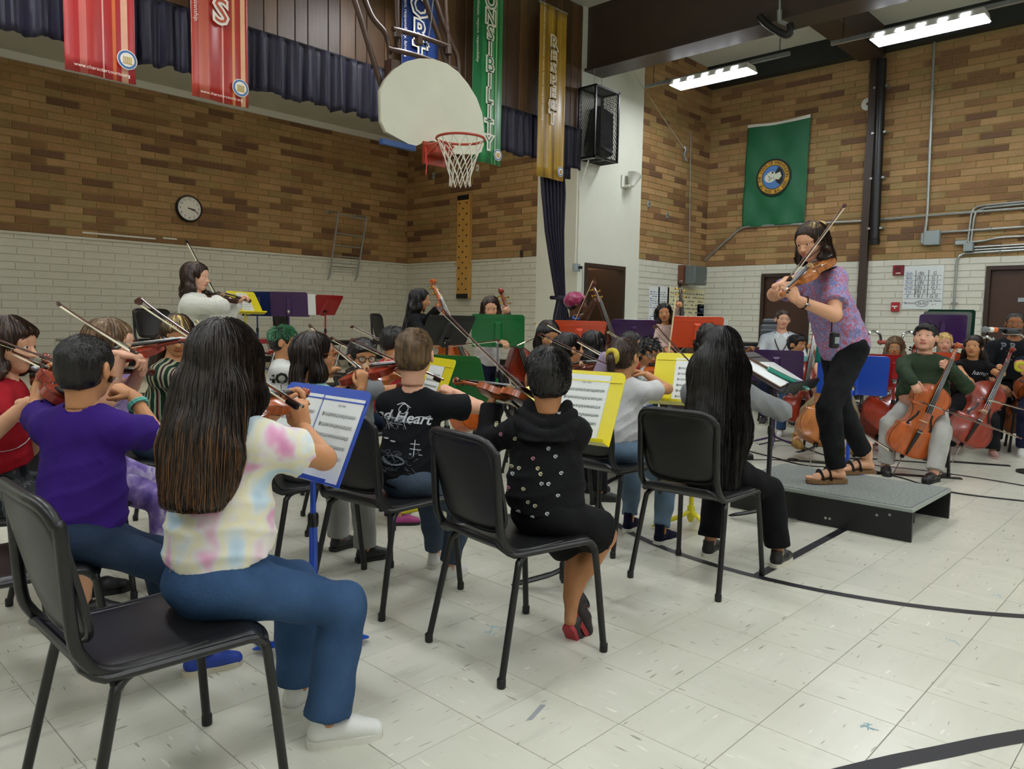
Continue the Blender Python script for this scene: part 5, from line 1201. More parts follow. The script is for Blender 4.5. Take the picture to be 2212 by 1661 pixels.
        for s in (1, -1): MB().raw([gl(.42, s*(.14+.09*math.cos(a)), -.005+.08*math.sin(a)) for a in [2*math.pi*i/14 for i in range(14)]], [tuple(range(14))]).build('lens', mat('lens_glass', 'dfe8ea', .05, alpha=.12), go)
    # ---------------- clothes
    def fold(A, f):
        r0 = random.Random(label); p1, p2, p3 = (r0.uniform(0, 6) for _ in range(3)); tv = tuple(Lv)
        def w(x, y, z_):
            q = x*tv[0]+y*tv[1]; zz = z_-hz
            ph = f*(zz*.8+.55*np.abs(q)*np.sin(3*x+p1)+.2*q)+1.8*np.sin(6*q+p2)+.8*np.sin(9*x+5*zz+p3)
            ph2 = f*1.25*(.5*zz-.8*q*np.sign(np.sin(2.5*x+p3)+.2))+1.5*np.sin(8*zz+p1)
            m = np.clip(1.1-np.abs(zz-.07*H)/(.2*H), .12, 1); m2 = np.clip(1.1-np.abs(zz-.2*H)/(.1*H), .1, .9)*np.clip(np.abs(q)/(.08*H), .1, 1)
            return -A*((1-np.abs(np.sin(ph*.5)))**2*m+.8*(1-np.abs(np.sin(ph2*.5)))**2*m2-.25)
        return w
    if shirt:
        sm, sl, loose = shirt[:3]; S = SDF(lo, hi, vc); off = .012
        torso(S, off, loose)
        if not stand: S.cone(hip-U*.03, hip+U*.05*H, .128*k*fat, .12*k*fat, .04, (tuple(Fv), .84), off=off+loose)
        else: S.cone(hip-U*.0, hip+U*.05*H, .122*k*fat, .118*k*fat, .04, (tuple(Fv), .78), off=off+loose)
        for s in (1, -1): arm(S, s, .012+.3*loose, sl, .016 if sl < 1 else .004)
        S.warp(fold(.0085, 105))
        S.cone(Nb+U*.0, Nb+U*.12, .056*k*fat**.3, .07*k, .012, op='sub'); hem = shirt[3] if len(shirt) > 3 else (-.0 if stand else .022)
        S.plane(hip+U*hem*k*1.4-Fv*(0 if stand else .1*k), -U+Fv*(0 if stand else .4))
        if 'x' in ho.get('cutcollar', ''): pass
        sh_o = part('shirt', S, sm); po['_shirt'] = sh_o.name
    if pants:
        pm, pl, flare = pants[:3]; S = SDF(lo, hi, vc)
        S.cone(hip-U*.02, hip+U*.06*H, .122*k*fat, .112*k*fat, .05, (tuple(Fv), .8), off=.006)
        if not stand: S.ell(hip+V3(-.015, 0, -.015), (.125*k*fat, .155*k*fat, .09*k*fat), .04)
        for s in (1, -1):
            leg(S, s, .011+(.012 if pl < 1.2 else 0), pl, flare)
        S.warp(lambda x, y, z_: .0016*np.sin(52*x+30*z_+3*np.sin(9*y))+.0012*np.sin(64*z_-25*x+4*np.sin(7*y)))
        S.plane(hip+U*.075*H, U)
        part('shorts' if pl < 1.2 else 'trousers', S, pm)
    # ---------------- shoes
    if shoes and not ho.get('nofeet'):
        um, so, kind = shoes; f = .152*H*1.02
        for s in (1, -1):
            A, fy, fp = FT[s]; S = SDF((-.4*f, -.3*f, -.02*f), (1.0*f, .3*f, .6*f), max(vc*.6, .005))
            M = Matrix.Translation(A) @ Matrix.Rotation(fy, 4, 'Z') @ Matrix.Rotation(fp, 4, 'Y')
            S.cone((-.12*f, 0, .17*f), (.3*f, s*.0, .2*f), .145*f, .16*f, .05*f); S.cone((.3*f, 0, .19*f), (.62*f, 0, .12*f), .165*f, .135*f, .06*f); S.cone((-.1*f, 0, .2*f), (-.08*f, 0, (.62 if kind == 'high' else .42)*f), .14*f, .145*f, .05*f, cut=True)
            S.plane((0, 0, .055*f), (0, 0, -1)); S.cone((-.08*f, 0, .36*f), (-.08*f, 0, .7*f), .105*f, .12*f, .02*f, op='sub')
            sho = part('shoe', S, um, M)
            prof = [(-.28, -.05), (-.25, -.12), (-.15, -.155), (.0, -.145), (.2, -.145), (.4, -.175), (.58, -.165), (.72, -.09), (.76, 0), (.72, .09), (.58, .165), (.4, .175), (.2, .145), (.0, .145), (-.15, .155), (-.25, .12), (-.28, .05)]
            MB().ext([(x*f, y*f) for x, y in prof], 0, .1*f, 0, M).build('sole', so, sho, smooth=True, angle=60)
            if kind in ('lace', 'high'):
                mb = MB()
                for j in range(4): x = (.12+.1*j)*f; zz = (.37-.055*j)*f; mb.tube([M @ V3(x, -.09*f, zz-.03*f), M @ V3(x+.03*f, 0, zz), M @ V3(x, .09*f, zz-.03*f)], .012*f, 5)
                mb.build('laces', so, sho)
    # ---------------- hair
    if hair:
        st, hm = hair[0], hair[1]; S = SDF((-.95*hh, -.75*hh, -.9*hh), (.7*hh, .75*hh, .85*hh), max(vh*1.15, .0055)); th = ho.get('thick', .05); line = ho.get('line', .02 if st in ('short', 'curly', 'tuft') else .07)
        ho.setdefault('ears', st in ('short', 'pony', 'bun', 'curly')); hair_cap(S, hh, th, line, ho)
        if st in ('short', 'curly', 'tuft'): noise_warp(S, (.0025 if st == 'short' else .012), 60/hh*.2*(1 if st != 'curly' else 1.4), len(label))
        if st == 'pony': S.cone(V3(-.42, 0, .15)*hh, V3(-.62, .0, -.05)*hh, .12*hh, .13*hh, .06*hh); S.cone(V3(-.62, 0, -.05)*hh, V3(-.62, 0, -.75)*hh, .14*hh, .06*hh, .05*hh)
        if st == 'bun': S.ell(V3(-.45, 0, .25)*hh, (.14*hh,)*3, .04*hh)
        ho_ = part('hair', S, hm, Mh, 1); hl = ho.get('len', .45)
        if st in ('long', 'bob', 'braids', 'wavy'):
            q = lambda x, y, z_: Mh @ (V3(x, y, z_)*hh); bk = hc-hx*.42*hh; bot = V3(bk.x, bk.y, hc.z-hl) if st != 'bob' else V3(bk.x+.02, bk.y, hc.z-hl)
            back = -V3(hx.x, hx.y, 0).normalized(); side_ = V3(hy.x, hy.y, 0).normalized(); wd = ho.get('width', 1.0)
            lo2 = [min(bot[i], hc[i])-.35 for i in range(3)]; hi2 = [max(hc[i], bot[i])+.3 for i in range(3)]; lo2[2] = bot.z-.05
            S = SDF(lo2, hi2, max(vh*1.6, .008))
            if st != 'braids':
                ax = (tuple(back), .42); torso_back = (hip+U*.2*H)-Fv*(.085*k*fat+.045)
                mid = V3(bk.x, bk.y, hc.z-.28*hh*1.6); low = bot
                if hl > .3 and not ho.get('front'): low = V3(*(torso_back.x*.75+bot.x*.25, torso_back.y*.75+bot.y*.25, bot.z)) + back*.02
                S.cone(q(-.2, 0, .08), mid, .36*hh, .4*hh*wd, .08, ax); S.cone(mid, mix(mid, low, .5), .4*hh*wd, .47*hh*wd, .06, ax); S.cone(mix(mid, low, .5), low, .47*hh*wd, .36*hh*wd, .05, ax)
                for s in (1, -1): e = q(-.02, s*.36, -.42); S.cone(q(-.05, s*.33, .15), e, .12*hh, .13*hh, .05); S.cone(e, V3(mix(e, low, .5).x, mix(e, low, .5).y, max(low.z+.02, e.z-.14*wd)) if st != 'bob' else e+V3(0, 0, -hl*.3), .13*hh, .07*hh, .05)
                noise_warp(S, .005 if st == 'long' else .012, 45 if st == 'long' else 55, 3)
                S.plane(V3(0, 0, low.z-.01), (0, 0, -1))
            else:
                for s in (1, -1):
                    p0 = q(-.2, s*.3, -.2); n = 9
                    for j in range(n): p = p0+V3(0, 0, -hl*j/n)+back*.01*j+side_*s*.006*j; S.ell(p, (.045*k, .045*k, .04*k), .01)
            part('hair_length', S, hm, None, 1, ho_)
    po['_k'] = k
    info = dict(o=po, Mw=Mw, hc=Mw @ hc, hx=Mw.to_3x3() @ hx, hy=Mw.to_3x3() @ hy, hz=Mw.to_3x3() @ hzv, Nb=Mw @ Nb, U=Mw.to_3x3() @ U, Fv=Mw.to_3x3() @ Fv, Lv=Mw.to_3x3() @ Lv, hip=Mw @ hip, Sc=Mw @ Sc, hh=hh, k=k, W={s: Mw @ WR[s] for s in WR}, E={s: Mw @ EL[s] for s in EL}, HF={s: tuple(Mw.to_3x3() @ x for x in HF[s][1:4]) for s in HF}, Mh=Mw @ Mh, lh=lh)
    if hair and st_ is None:
        if hair[0] in ('long', 'bob', 'wavy', 'pony', 'bun', 'braids'): strands(info, 260 if lod < 2 else 90, [hair[1]], ho.get('len', .12), .0019 if lod == 1 else .0024, 5, fly=.006)
        else: tufts(info, 700 if lod < 2 else 250, hair[1], .016, .18, .0026, 3)
    return info
def frame_axes(yaw, twist=0):
    a = rad(yaw+twist); return V3(math.cos(a), math.sin(a), 0), V3(-math.sin(a), math.cos(a), 0)
def violin_pose(pos, yaw, H, seat, z=0, twist=0, lean=6, vdir=None, vs=None, droll=.3, bowt=.3, contact=.6, bowlift=0, end=None, bdir=None, frog=None, tip=None):
    """Where a violin, its bow and the two wrists go for a player; everything in world space."""
    f, l = frame_axes(yaw, twist); k = H/1.4; hz = (.515*H) if seat is None else seat+.078*k
    U = (f*math.sin(rad(lean))+V3(0, 0, math.cos(rad(lean)))).normalized(); Sc = V3(pos[0], pos[1], z+hz)+U*.275*H
    s = vs or (.86 if H < 1.6 else 1.0)
    v = (f*.62+l*.75+V3(0, 0, .08)).normalized() if vdir is None else Vector(vdir).normalized()
    n = V3(0, 0, 1)-v.cross(V3(0, 0, 1)).normalized()*(-droll); n = V3(0, 0, 1)+v.cross(V3(0, 0, 1)).normalized()*droll; n = (n-v*n.dot(v)).normalized()
    e = Sc+l*.055*k+f*.075*k+U*.05*k if end is None else Vector(end)
    c = e+v*(.335*contact*s)+n*(.045*s)
    b = v.cross(n).normalized() if bdir is None else Vector(bdir).normalized()                          # towards the player's right: tip -> frog
    b = (b+V3(0, 0, -.12+bowlift)).normalized()
    if tip is not None: frog = Vector(frog); b = (frog-Vector(tip)).normalized()
    else: frog = c+b*(.66*bowt)
    neckp = e+v*(.335+.1)*s
    return dict(e=e, v=v, n=n, s=s, c=c, b=b, frog=frog, neckp=neckp, k=k, lw=neckp-n*.055*k-v*.035-b*.025*k, rw=frog+n*.04*k+b*.03-v*.035*k)
def violin_arms(q, H):
    k = q['k']; b, n, v = q['b'], q['n'], q['v']
    return {'L': dict(w=q['lw'], d=n*.75+v*.35+b*.15, b=-b*.9-v*.2, curl=(38, 62, 45), pole=(-n*.9-v*.0+b*.1)),
            'R': dict(w=q['rw'], d=(-b*.75-n*.5+v*.25), b=(n*.9-b*.4+v*.1), curl=(42, 48, 28), pole=(b*.75-n*.55-v*.25), thumb=1.2)}
def violin_objs(q, var, bowk, lab, tone):
    place(instrument('violin', var), q['e']-q['v']*.0, q['v'], q['n'], q['s'], '%s violin held by the %s' % (tone, lab), 'violin', 'violins of the orchestra')
    place(bow(bowk), q['frog'], -q['b'], q['n'], .95 if q['s'] < .95 else 1.05, '%s violin bow in the hand of the %s' % ({'dark': 'brown', 'black': 'black', 'pale': 'pale'}[bowk], lab), 'bow', 'bows of the orchestra')
def hgt(top, seat=.455): return (top-seat-.205)/.40
def violinist(lab, short, pos, yaw, H=1.38, seat=.455, var='amber', bowk='dark', tone='amber', vp=None, chair_lab=None, chair_yaw=None, chair_off=(-.05, 0), arms=None, novl=False, **kw):
    q = violin_pose(pos, yaw, H, seat, kw.get('z', 0), kw.get('twist', 0), kw.get('lean', 6), **(vp or {}))
    A = violin_arms(q, H)
    for s_, d_ in (arms or {}).items(): A[s_].update(d_)
    i = person(lab, pos, yaw, H, seat, arms=A, **kw)
    if not novl: violin_objs(q, var, bowk, short, tone)
    i['q'] = q
    if chair_lab: f, l = frame_axes(yaw); chair(pos[0]+f.x*chair_off[0]+l.x*chair_off[1], pos[1]+f.y*chair_off[0]+l.y*chair_off[1], chair_yaw if chair_yaw is not None else yaw, chair_lab)
    return i
# ------------------------------------------------------------------ strands, prints on clothes
def bvh_of(o):
    M = o.matrix_world if o.parent is None else o.parent.matrix_world @ o.matrix_world if o.parent.parent is None else o.parent.parent.matrix_world
    vs = [v.co.copy() for v in o.data.vertices]; return BVHTree.FromPolygons(vs, [tuple(p.vertices) for p in o.data.polygons])
def child(o, name): return next((c for c in o.children if c.name.split('.')[0] == name), None)
def strands(i, n, mats, end=None, r=.0016, seed=1, step=.022, streak=None, fly=.006, maxn=60):
    """Fine locks laid over the hair mass, running down its surface."""
    o = i['o']; hair = child(o, 'hair'); hl = child(hair, 'hair_length') if hair else None; rr = random.Random(seed)
    V = []; Fc = []
    for m in (hair, hl):
        if m: b = len(V); V += [v.co.copy() for v in m.data.vertices]; Fc += [tuple(x+b for x in p.vertices) for p in m.data.polygons]
    T = BVHTree.FromPolygons(V, Fc); nh = len(hair.data.vertices); Mi = i['Mw'].inverted(); hc = Mi @ i['hc']; hx = i['Mw'].to_3x3().inverted() @ i['hx']; hh = i['hh']
    cand = [v.co for v in hair.data.vertices if v.co.z > hc.z-.05*hh and (v.co-hc).dot(hx) < .34*hh]
    zend = (min(v.z for v in V) if end is None else hc.z-end); mb = MB()
    crown = hc+V3(0, 0, .45*hh)-hx*.1*hh
    for q in range(n):
        p = cand[rr.randrange(len(cand))].copy(); pts = []; z1 = zend+rr.uniform(-.02, .06); off = .002+rr.random()**2*fly
        vel = (p-crown); vel = V3(vel.x, vel.y, 0)*1.2+V3(0, 0, -.04); wob = rr.uniform(-.25, .25)
        while p.z > z1 and len(pts) < maxn:
            loc, nn, _, d = T.find_nearest(p)
            if loc is None: break
            w = loc+nn*off; pts.append(w); dv = vel.normalized()*.35+V3(0, 0, -1)+V3(-nn.y, nn.x, 0)*wob*.3; t = dv-nn*dv.dot(nn)
            if t.length < .12: t = V3(nn.x, nn.y, 0)*.5+V3(0, 0, -.5)
            p = w+t.normalized()*step; vel = vel*.85+t*.15
        if len(pts) > 3:
            L = len(pts); c = 0; rad_ = [r*(1-.6*(j/L)**2) for j in range(L)]
            if streak and rr.random() < streak[0]:
                s0 = int(L*rr.uniform(*streak[1])); 
                if 2 < s0 < L-2: mb.tube(pts[:s0+1], rad_[:s0+1], 3, 0, cap=False); mb.tube(pts[s0:], rad_[s0:], 3, 1, cap=False); continue
            mb.tube(pts, rad_, 3, c, cap=False)
    mb.build('hair_strands', mats, hair, kind='stuff')
def tufts(i, n, m, ln=.024, lift=.35, r=.0022, seed=1, up=0.0, zmin=-.9):
    o = i['o']; hair = child(o, 'hair'); me = hair.data; rr = random.Random(seed); Mi = i['Mw'].inverted(); hc = Mi @ i['hc']; R3 = i['Mw'].to_3x3().inverted(); hx = R3 @ i['hx']; hyl = R3 @ i['hy']; hh = i['hh']; mb = MB(); ps = me.polygons
    crown = hc+V3(0, 0, .46*hh)-hx*.22*hh
    for _ in range(n):
        p = ps[rr.randrange(len(ps))]; c = p.center.copy(); nn = p.normal.copy()
        if (c-hc).z < zmin*hh: continue
        ly = abs((c-hc).dot(hyl)); lx = (c-hc).dot(hx)
        if ly > .27*hh and (c-hc).z < .14*hh and -.2*hh < lx < .3*hh: continue
        fl = c-crown; fl = fl-nn*fl.dot(nn)
        if fl.length < 1e-4: continue
        hgt = max(0, (c.z-hc.z)/(.5*hh)); d = (fl.normalized()*(1-up)+nn*(lift*(.5+hgt)+up)+V3(rr.uniform(-.14, .14), rr.uniform(-.14, .14), rr.uniform(-.1, .1))).normalized(); L = ln*rr.uniform(.6, 1.2)*(.55+.6*hgt)
        q = c+d*L*.55; e = c+(d+fl.normalized()*.5).normalized()*L; mb.tube([c-nn*.003, q, e], [r, r*.8, r*.2], 3, 0, cap=False)
    mb.build('hair_strands', m, hair, kind='stuff')
def decal(i, mb, M, mats, name='print', off=.0022, target='shirt'):
    """Flat print laid on a garment: plane-space mesh projected along the plane normal."""
    t = child(i['o'], target); Mi = i['Mw'].inverted(); T = bvh_of(t); d = Mi.to_3x3() @ M.to_3x3() @ V3(0, 0, -1); ok = {}; out = MB(); vs = []
    for k, v in enumerate(mb.v):
        w = Mi @ (M @ Vector(v)); hit, n, _, _ = T.ray_cast(w-d*.3, d)
        ok[k] = hit is not None; vs.append((hit-d*off*.5+n*off) if hit else w)
    fs = [(f, m) for f, m in zip(mb.f, mb.m) if all(ok[x] for x in f)]
    out.v = [tuple(v) for v in vs]; out.f = [f for f, m in fs]; out.m = [m for f, m in fs]
    if fs: return out.build(name, mats, i['o'], smooth=False)
def view_plane(p, tilt=0):                       # plane through p facing the camera
    z = (V3(0, 0, CAM_Z)-p); z.z *= .3; z.normalize(); x = V3(0, 0, 1).cross(z).normalized(); y = z.cross(x); M = basis(p, x, y); return M @ Matrix.Rotation(rad(tilt), 4, 'Z')
def pattern(name, base, stops, scale, kind='noise', rough=.85, stretch=(1, 1, 1), detail=2, interp='LINEAR', dist=0.0):
    if 'cloth_'+name in MATS: return MATS['cloth_'+name]
    m = mat('cloth_'+name, base, rough, spec=.2); k = NT(m); v = k.coord('Object', stretch)
    if kind == 'noise': n = k.add('ShaderNodeTexNoise', {'Vector': v, 'Scale': scale, 'Detail': detail, 'Distortion': dist}).outputs[0]
    elif kind == 'wave': n = k.add('ShaderNodeTexWave', {'Vector': v, 'Scale': scale, 'Distortion': dist, 'Detail': detail}).outputs['Fac']
    else: n = k.add('ShaderNodeTexVoronoi', {'Vector': v, 'Scale': scale}).outputs['Distance']
    k.link(k.ramp(n, stops, interp), k.b.inputs['Base Color']); k.bump(k.noise(k.coord('Object'), 260, 2), .08, .004); return m
m_tie = pattern('tie_dye', 'e0dcd8', [(.3, 'a9c3d4'), (.4, 'bed2dc'), (.46, 'd9dad0'), (.51, 'ded8b6'), (.56, 'd9d4d0'), (.63, 'dba6c0'), (.72, 'd08cb0')], 8, detail=2, dist=.25)
m_paisley = pattern('paisley', '8f86b8', [(.3, '6a78a8'), (.43, '8d86b4'), (.5, 'a7a0c6'), (.53, 'b0707e'), (.6, 'b8586a'), (.66, '8087b4')], 26, detail=2, dist=1.6)
m_stripe = pattern('striped', '3a6a3a', [(.0, '1d2a20'), (.3, '2f5a30'), (.42, 'd8dcd0'), (.5, '7aa04a'), (.62, '2c3a2a'), (.75, 'd4d8cc'), (.82, 'b04a4a'), (.9, '1d2a20')], 5.0, 'wave', stretch=(1.2, 1.2, .05), interp='CONSTANT', dist=.4)
m_camo = pattern('camouflage', '3a3d3c', [(.35, '1c1e20'), (.45, '3a3d3e'), (.55, '55595a'), (.62, '2a2d2e')], 15, interp='CONSTANT', dist=.5)
m_plaid = pattern('plaid', 'b9c0c4', [(.2, '98a3ac'), (.45, 'c8ced0'), (.7, 'dfe3e2')], 5.5, 'wave', stretch=(.1, .1, 1))
m_acid = pattern('acid_wash', '5d4a88', [(.35, '4a3a78'), (.5, '7a68a2'), (.6, 'b4aac6'), (.68, '5d4a88')], 11, detail=4)
m_galaxy = pattern('galaxy_print', '14142c', [(.0, 'c8b8e0'), (.08, '6a5aa8'), (.16, '14142c'), (1., '101024')], 45, 'voronoi')
m_fleece = mat('cloth_fleece', 'cfcfc2', .95, bump=1.0, bscale=55, sheen=.3, var=.06)
m_butter = cloth('teal_shirt', '8fb9b4'); m_fuzzy = mat('cloth_fuzzy_pink', 'b59a8e', .95, var=.3, vscale=60, bump=.8, bscale=90)
HB = hairmat('black', '0d0b0b', '1a1614'); HB2 = hairmat('soft_black', '141010', '2a201a'); HD = hairmat('dark_brown', '1f1510', '3a2618'); HC = hairmat('caramel', '4e3218', '6e4822'); HBR = hairmat('brown', '4a3826', '6a5236', .45); HBL = hairmat('blonde', 'a88a4a', 'c8aa66', .45); HG = hairmat('green', '1f4a30', '3f7a52', .4); HLB = hairmat('light_brown', '5a4632', '7a6044', .42)
def shoe(u, s, kind='lace'): return (mat('shoe_'+u, u, .45), mat('sole_'+s, s, .6), kind)
WH = shoe('d8d8d2', 'd4d2c8'); BKS = shoe('141416', 'c8c4b4'); BLS = shoe('1a1a1c', '1a1a1c')
JB = denim('blue_jeans', '2b4564'); JD = denim('dark_jeans', '1d2c40'); JL = denim('light_jeans', '5f7488'); JK = denim('black_jeans', '131316'); JN = denim('navy_jeans', '141a30')
TEE = lambda n, c: (cloth(n, c), .6, .010)
LNG = lambda n, c: (cloth(n, c), 1.97, .010)
def A(px, z): p = P(px, 690, z); return (p.x, p.y)
def dirp(pos, deg, h=1.1): return V3(pos[0]+2*math.cos(rad(deg)), pos[1]+2*math.sin(rad(deg)), h)
PEOPLE = {}
def two_tone(i, m, cond):
    h = child(i['o'], 'hair'); M = (i['Mw'].inverted() @ i['Mh']).inverted(); h.data.materials.append(m); k = len(h.data.materials)-1
    for p in h.data.polygons:
        c = (M @ p.center)/i['hh']
        if cond(c): p.material_index = k
# --- front desk: girl in tie-dye shirt
vp = dict(vdir=(.86, .5, .02), frog=P(642, 885, 2.12), tip=P(232, 612, 2.32))
g = violinist('girl with long dark hair and caramel ends in a pastel tie-dye shirt, seated nearest', 'girl in the tie-dye shirt', (.91, 1.935), 2, 1.36, .455, 'amber', 'dark', 'mostly hidden amber', vp=vp, lod=0, twist=26, lean=4, st_=1, look=dirp((.93, 1.92), 38, 1.0), skin_='tan',
    hair=('long', HB2), ho=dict(len=.345, thick=.045, width=1.0, facing=True), shirt=(m_tie, .5, .012), pants=(JB, 1.96, .022), shoes=WH, fat=1.02, feet={'R': ('w', (1.17, 1.82), -32, 0), 'L': ('w', (1.22, 2.06), 12, 0)},
    arms={'R': dict(ep=(700, 990), wp=(655, 925), d=(-.05, .35, .95), b=(-.75, -.6, .25), curl=(42, 40, 20))}, chair_lab='black chair under the girl in the tie-dye shirt', chair_yaw=0, chair_off=(-.18, 0)); PEOPLE['tie'] = g
strands(g, 4200, [HB2, HC], .36, .001, 3, streak=(.42, (.42, .9)), fly=.009)
# --- boy in purple
vp = dict(end=P(150, 880, 2.58), vdir=P(92, 768, 2.92)-P(150, 880, 2.58), frog=P(240, 826, 2.5), tip=P(-65, 722, 2.78), droll=.6)
g = violinist('boy with cropped black hair in a purple shirt, seen from behind', 'boy in the purple shirt', (.80, 2.68), -4, hgt(1.155), .455, 'red', 'dark', 'orange red', vp=vp, lod=0, hh=.208, twist=42, lean=5, st_=1, look=dirp((.80, 2.68), 36, 1.02), skin_='tan',
    hair=('short', HB), ho=dict(thick=.03, facing=True, line=-.02), shirt=(cloth('purple', '33186e'), .66, .016, -.02), pants=(JD, 1.97, .006), shoes=(mat('shoe_royal', '1c3fa0', .45), mat('sole_cream', 'cfc8b0', .6), 'lace'), feet={'R': ('w', (1.1, 2.5), -10, 0), 'L': ('w', (1.12, 2.74), 6, 0)},
    arms={'R': dict(ep=(338, 938), wp=(285, 852), d=(-.45, .6, .3), b=(-.1, -.5, .8), curl=(70, 75, 40))}, chair_lab='black chair under the boy in the purple shirt', chair_yaw=-2, chair_off=(-.2, .06)); PEOPLE['purple'] = g
tufts(g, 9000, HB, .009, .1, .0010, 2)
w = g['W'][-1]; e = (g['E'][-1]-w).normalized(); _, s1, s2 = frame_of(e); c = g['Mw'].inverted() @ (w+e*.045); mb = MB()
for o_ in (-.004, .004): mb.tube([c+(g['Mw'].to_3x3().inverted() @ (s1*math.cos(a)+s2*math.sin(a)))*(.031+.0015*math.sin(a*14+o_*800))+(g['Mw'].to_3x3().inverted() @ e)*o_ for a in [2*math.pi*k/40 for k in range(40)]], .0048, 6, closed=True)
mb.build('bracelet', mat('bracelet_teal', '5fae9e', .6, var=.3, vscale=90), g['o'], 'teal braided bracelet on the right wrist')
# --- child at the left edge
p = A(-22, 2.95)
g = violinist('child in a red cartoon shirt and camouflage shorts at the left edge', 'child in the red shirt', p, -22, 1.36, .45, 'brown', 'dark', 'dark brown', vp=dict(vdir=(.6, -.1, .02), frog=P(100, 800, 2.75), tip=P(-35, 735, 3.1)), lod=1, look=dirp(p, -40, .95), skin_='fair', hair=('bob', HD), ho=dict(len=.12, bang=1), shirt=TEE('crimson', '9a1420'), pants=(m_camo, 1.0, .02), shoes=BLS,
    arms={'R': dict(w=P(62, 868, 2.72), pole=(-.3, -.5, -.4), d=(.75, -.5, .1), b=(0, -.2, 1)), 'L': dict(w=P(84, 905, 3.05), pole=(.2, .1, -1))}, chair_lab='black chair under the child in the red shirt')
mb = MB(); M = view_plane(P(5, 930, 2.8)); mb.ext([(.1*math.cos(a), .07*math.sin(a)-.02) for a in [2*math.pi*k/24 for k in range(24)]], 0, .0005, 0); decal(g, mb, M, [m_paper], 'white_print')
# --- girl with the unicorn shirt
p = A(205, 3.35); e = P(222, 782, 3.22)
g = violinist('girl in a lilac unicorn shirt and purple acid wash jeans behind the purple boy', 'girl in the lilac shirt', p, -34, 1.33, .455, 'red', 'dark', 'orange', vp=dict(end=e, vdir=P(352, 752, 3.12)-e, frog=P(296, 768, 3.05), tip=P(158, 680, 3.3), vs=.9), lod=1, look=dirp(p, -30, 1.05), skin_='light', hair=('bob', HLB), ho=dict(len=.12), shirt=TEE('lilac', '9c86b8'), pants=(m_acid, 1.97, .008), shoes=BLS,
    arms={'R': dict(w=P(262, 765, 3.06), pole=(-.3, -.6, -.9), d=(.6, -.6, -.1), b=(.1, -.2, 1)), 'L': dict(w=P(338, 772, 3.08), pole=(.2, -.4, -1), d=(.1, -.1, .9), b=(.5, -.6, .1), curl=(60, 60, 40))}, chair_lab='black chair under the girl in the lilac shirt')
mb = MB(); M = view_plane(P(240, 890, 3.1)); C_ = lambda cx, cy, rx, ry, n=16: [(cx+rx*math.cos(2*math.pi*k/n), cy+ry*math.sin(2*math.pi*k/n)) for k in range(n)]
mb.ext(C_(0, -.03, .035, .045), 0, .0004, 0); mb.ext(C_(-.01, .035, .024, .03), 0, .0004, 0); mb.ext(C_(.025, .04, .016, .03), 0, .0004, 1); mb.ext([(-.04, -.085), (.045, -.09), (.045, -.07), (-.04, -.065)], 0, .0004, 2); decal(g, mb, M, [m_paper, mat('print_lavender', '8a80b8', .7), mat('print_rose', 'b03a5a', .7)], 'unicorn_print')
# --- girl in stripes, leaning
p = A(338, 4.15)
g = violinist('girl with blonde fringe, dark braids and glasses in a green striped shirt', 'girl in the striped shirt', p, -52, 1.42, .455, 'red', 'pale', 'reddish', vp=dict(bowt=.35), lod=1, lean=14, look=P(420, 850, 3.4), skin_='tan', hair=('braids', HD), ho=dict(len=.2, bang=1, brow=HD), glasses='c8c8cc', shirt=(m_stripe, .62, .012), pants=(JD, 1.97, .01), shoes=BLS, chair_lab='black chair under the girl in the striped shirt')
two_tone(g, HBL, lambda c: c.x > .0 and c.z > .1)
# --- tall man in fleece
p = A(422, 6.45)
g = violinist('man with shoulder length wavy dark hair in a cream fleece by the left wall', 'man in the cream fleece', p, -38, 1.66, None, 'dark', 'black', 'dark', vp=dict(bowt=.3, vdir=(.8, .35, -.05), tip=P(428, 570, 6.7), frog=P(470, 648, 6.55)), arms={'R': dict(e=P(494, 662, 6.2), w=P(466, 648, 6.45))}, lod=1, lean=0, look=dirp(p, -46, 1.45), skin_='light', hair=('wavy', HD), ho=dict(len=.19, line=.09, width=.55), shirt=(m_fleece, 1.97, .022, -.06), pants=(JK, 1.97, .01), shoes=BLS, fat=1.2)
# --- boy with green hair
p = A(596, 5.3)
g = violinist('boy with green dyed quiff in a white lettered shirt', 'boy with green hair', p, -35, hgt(1.15), .455, 'amber', 'dark', 'brown amber', vp=dict(bowt=.45), lod=1, st_=1, look=V3(5.6, 2.2, 1.35), skin_='tan', hair=('short', HB), ho=dict(thick=.03), shirt=TEE('white_tee', 'c9c9c4'), pants=(JD, 1.97, .01), shoes=WH, chair_lab='black chair under the boy with green hair')
tufts(g, 1600, HG, .032, .3, .003, 5, .05, .1)
mb = MB(); M = view_plane(P(618, 822, 5.0), 4); text(mb, 'GOAT', .105, Matrix.Identity(4), 0, bold=.004)
for q in range(4): mb.box((-.1+.06*q, -.11-.02*(q % 2), 0), (-.095+.06*q, -.04, .0004))
decal(g, mb, M, [m_black], 'lettering')
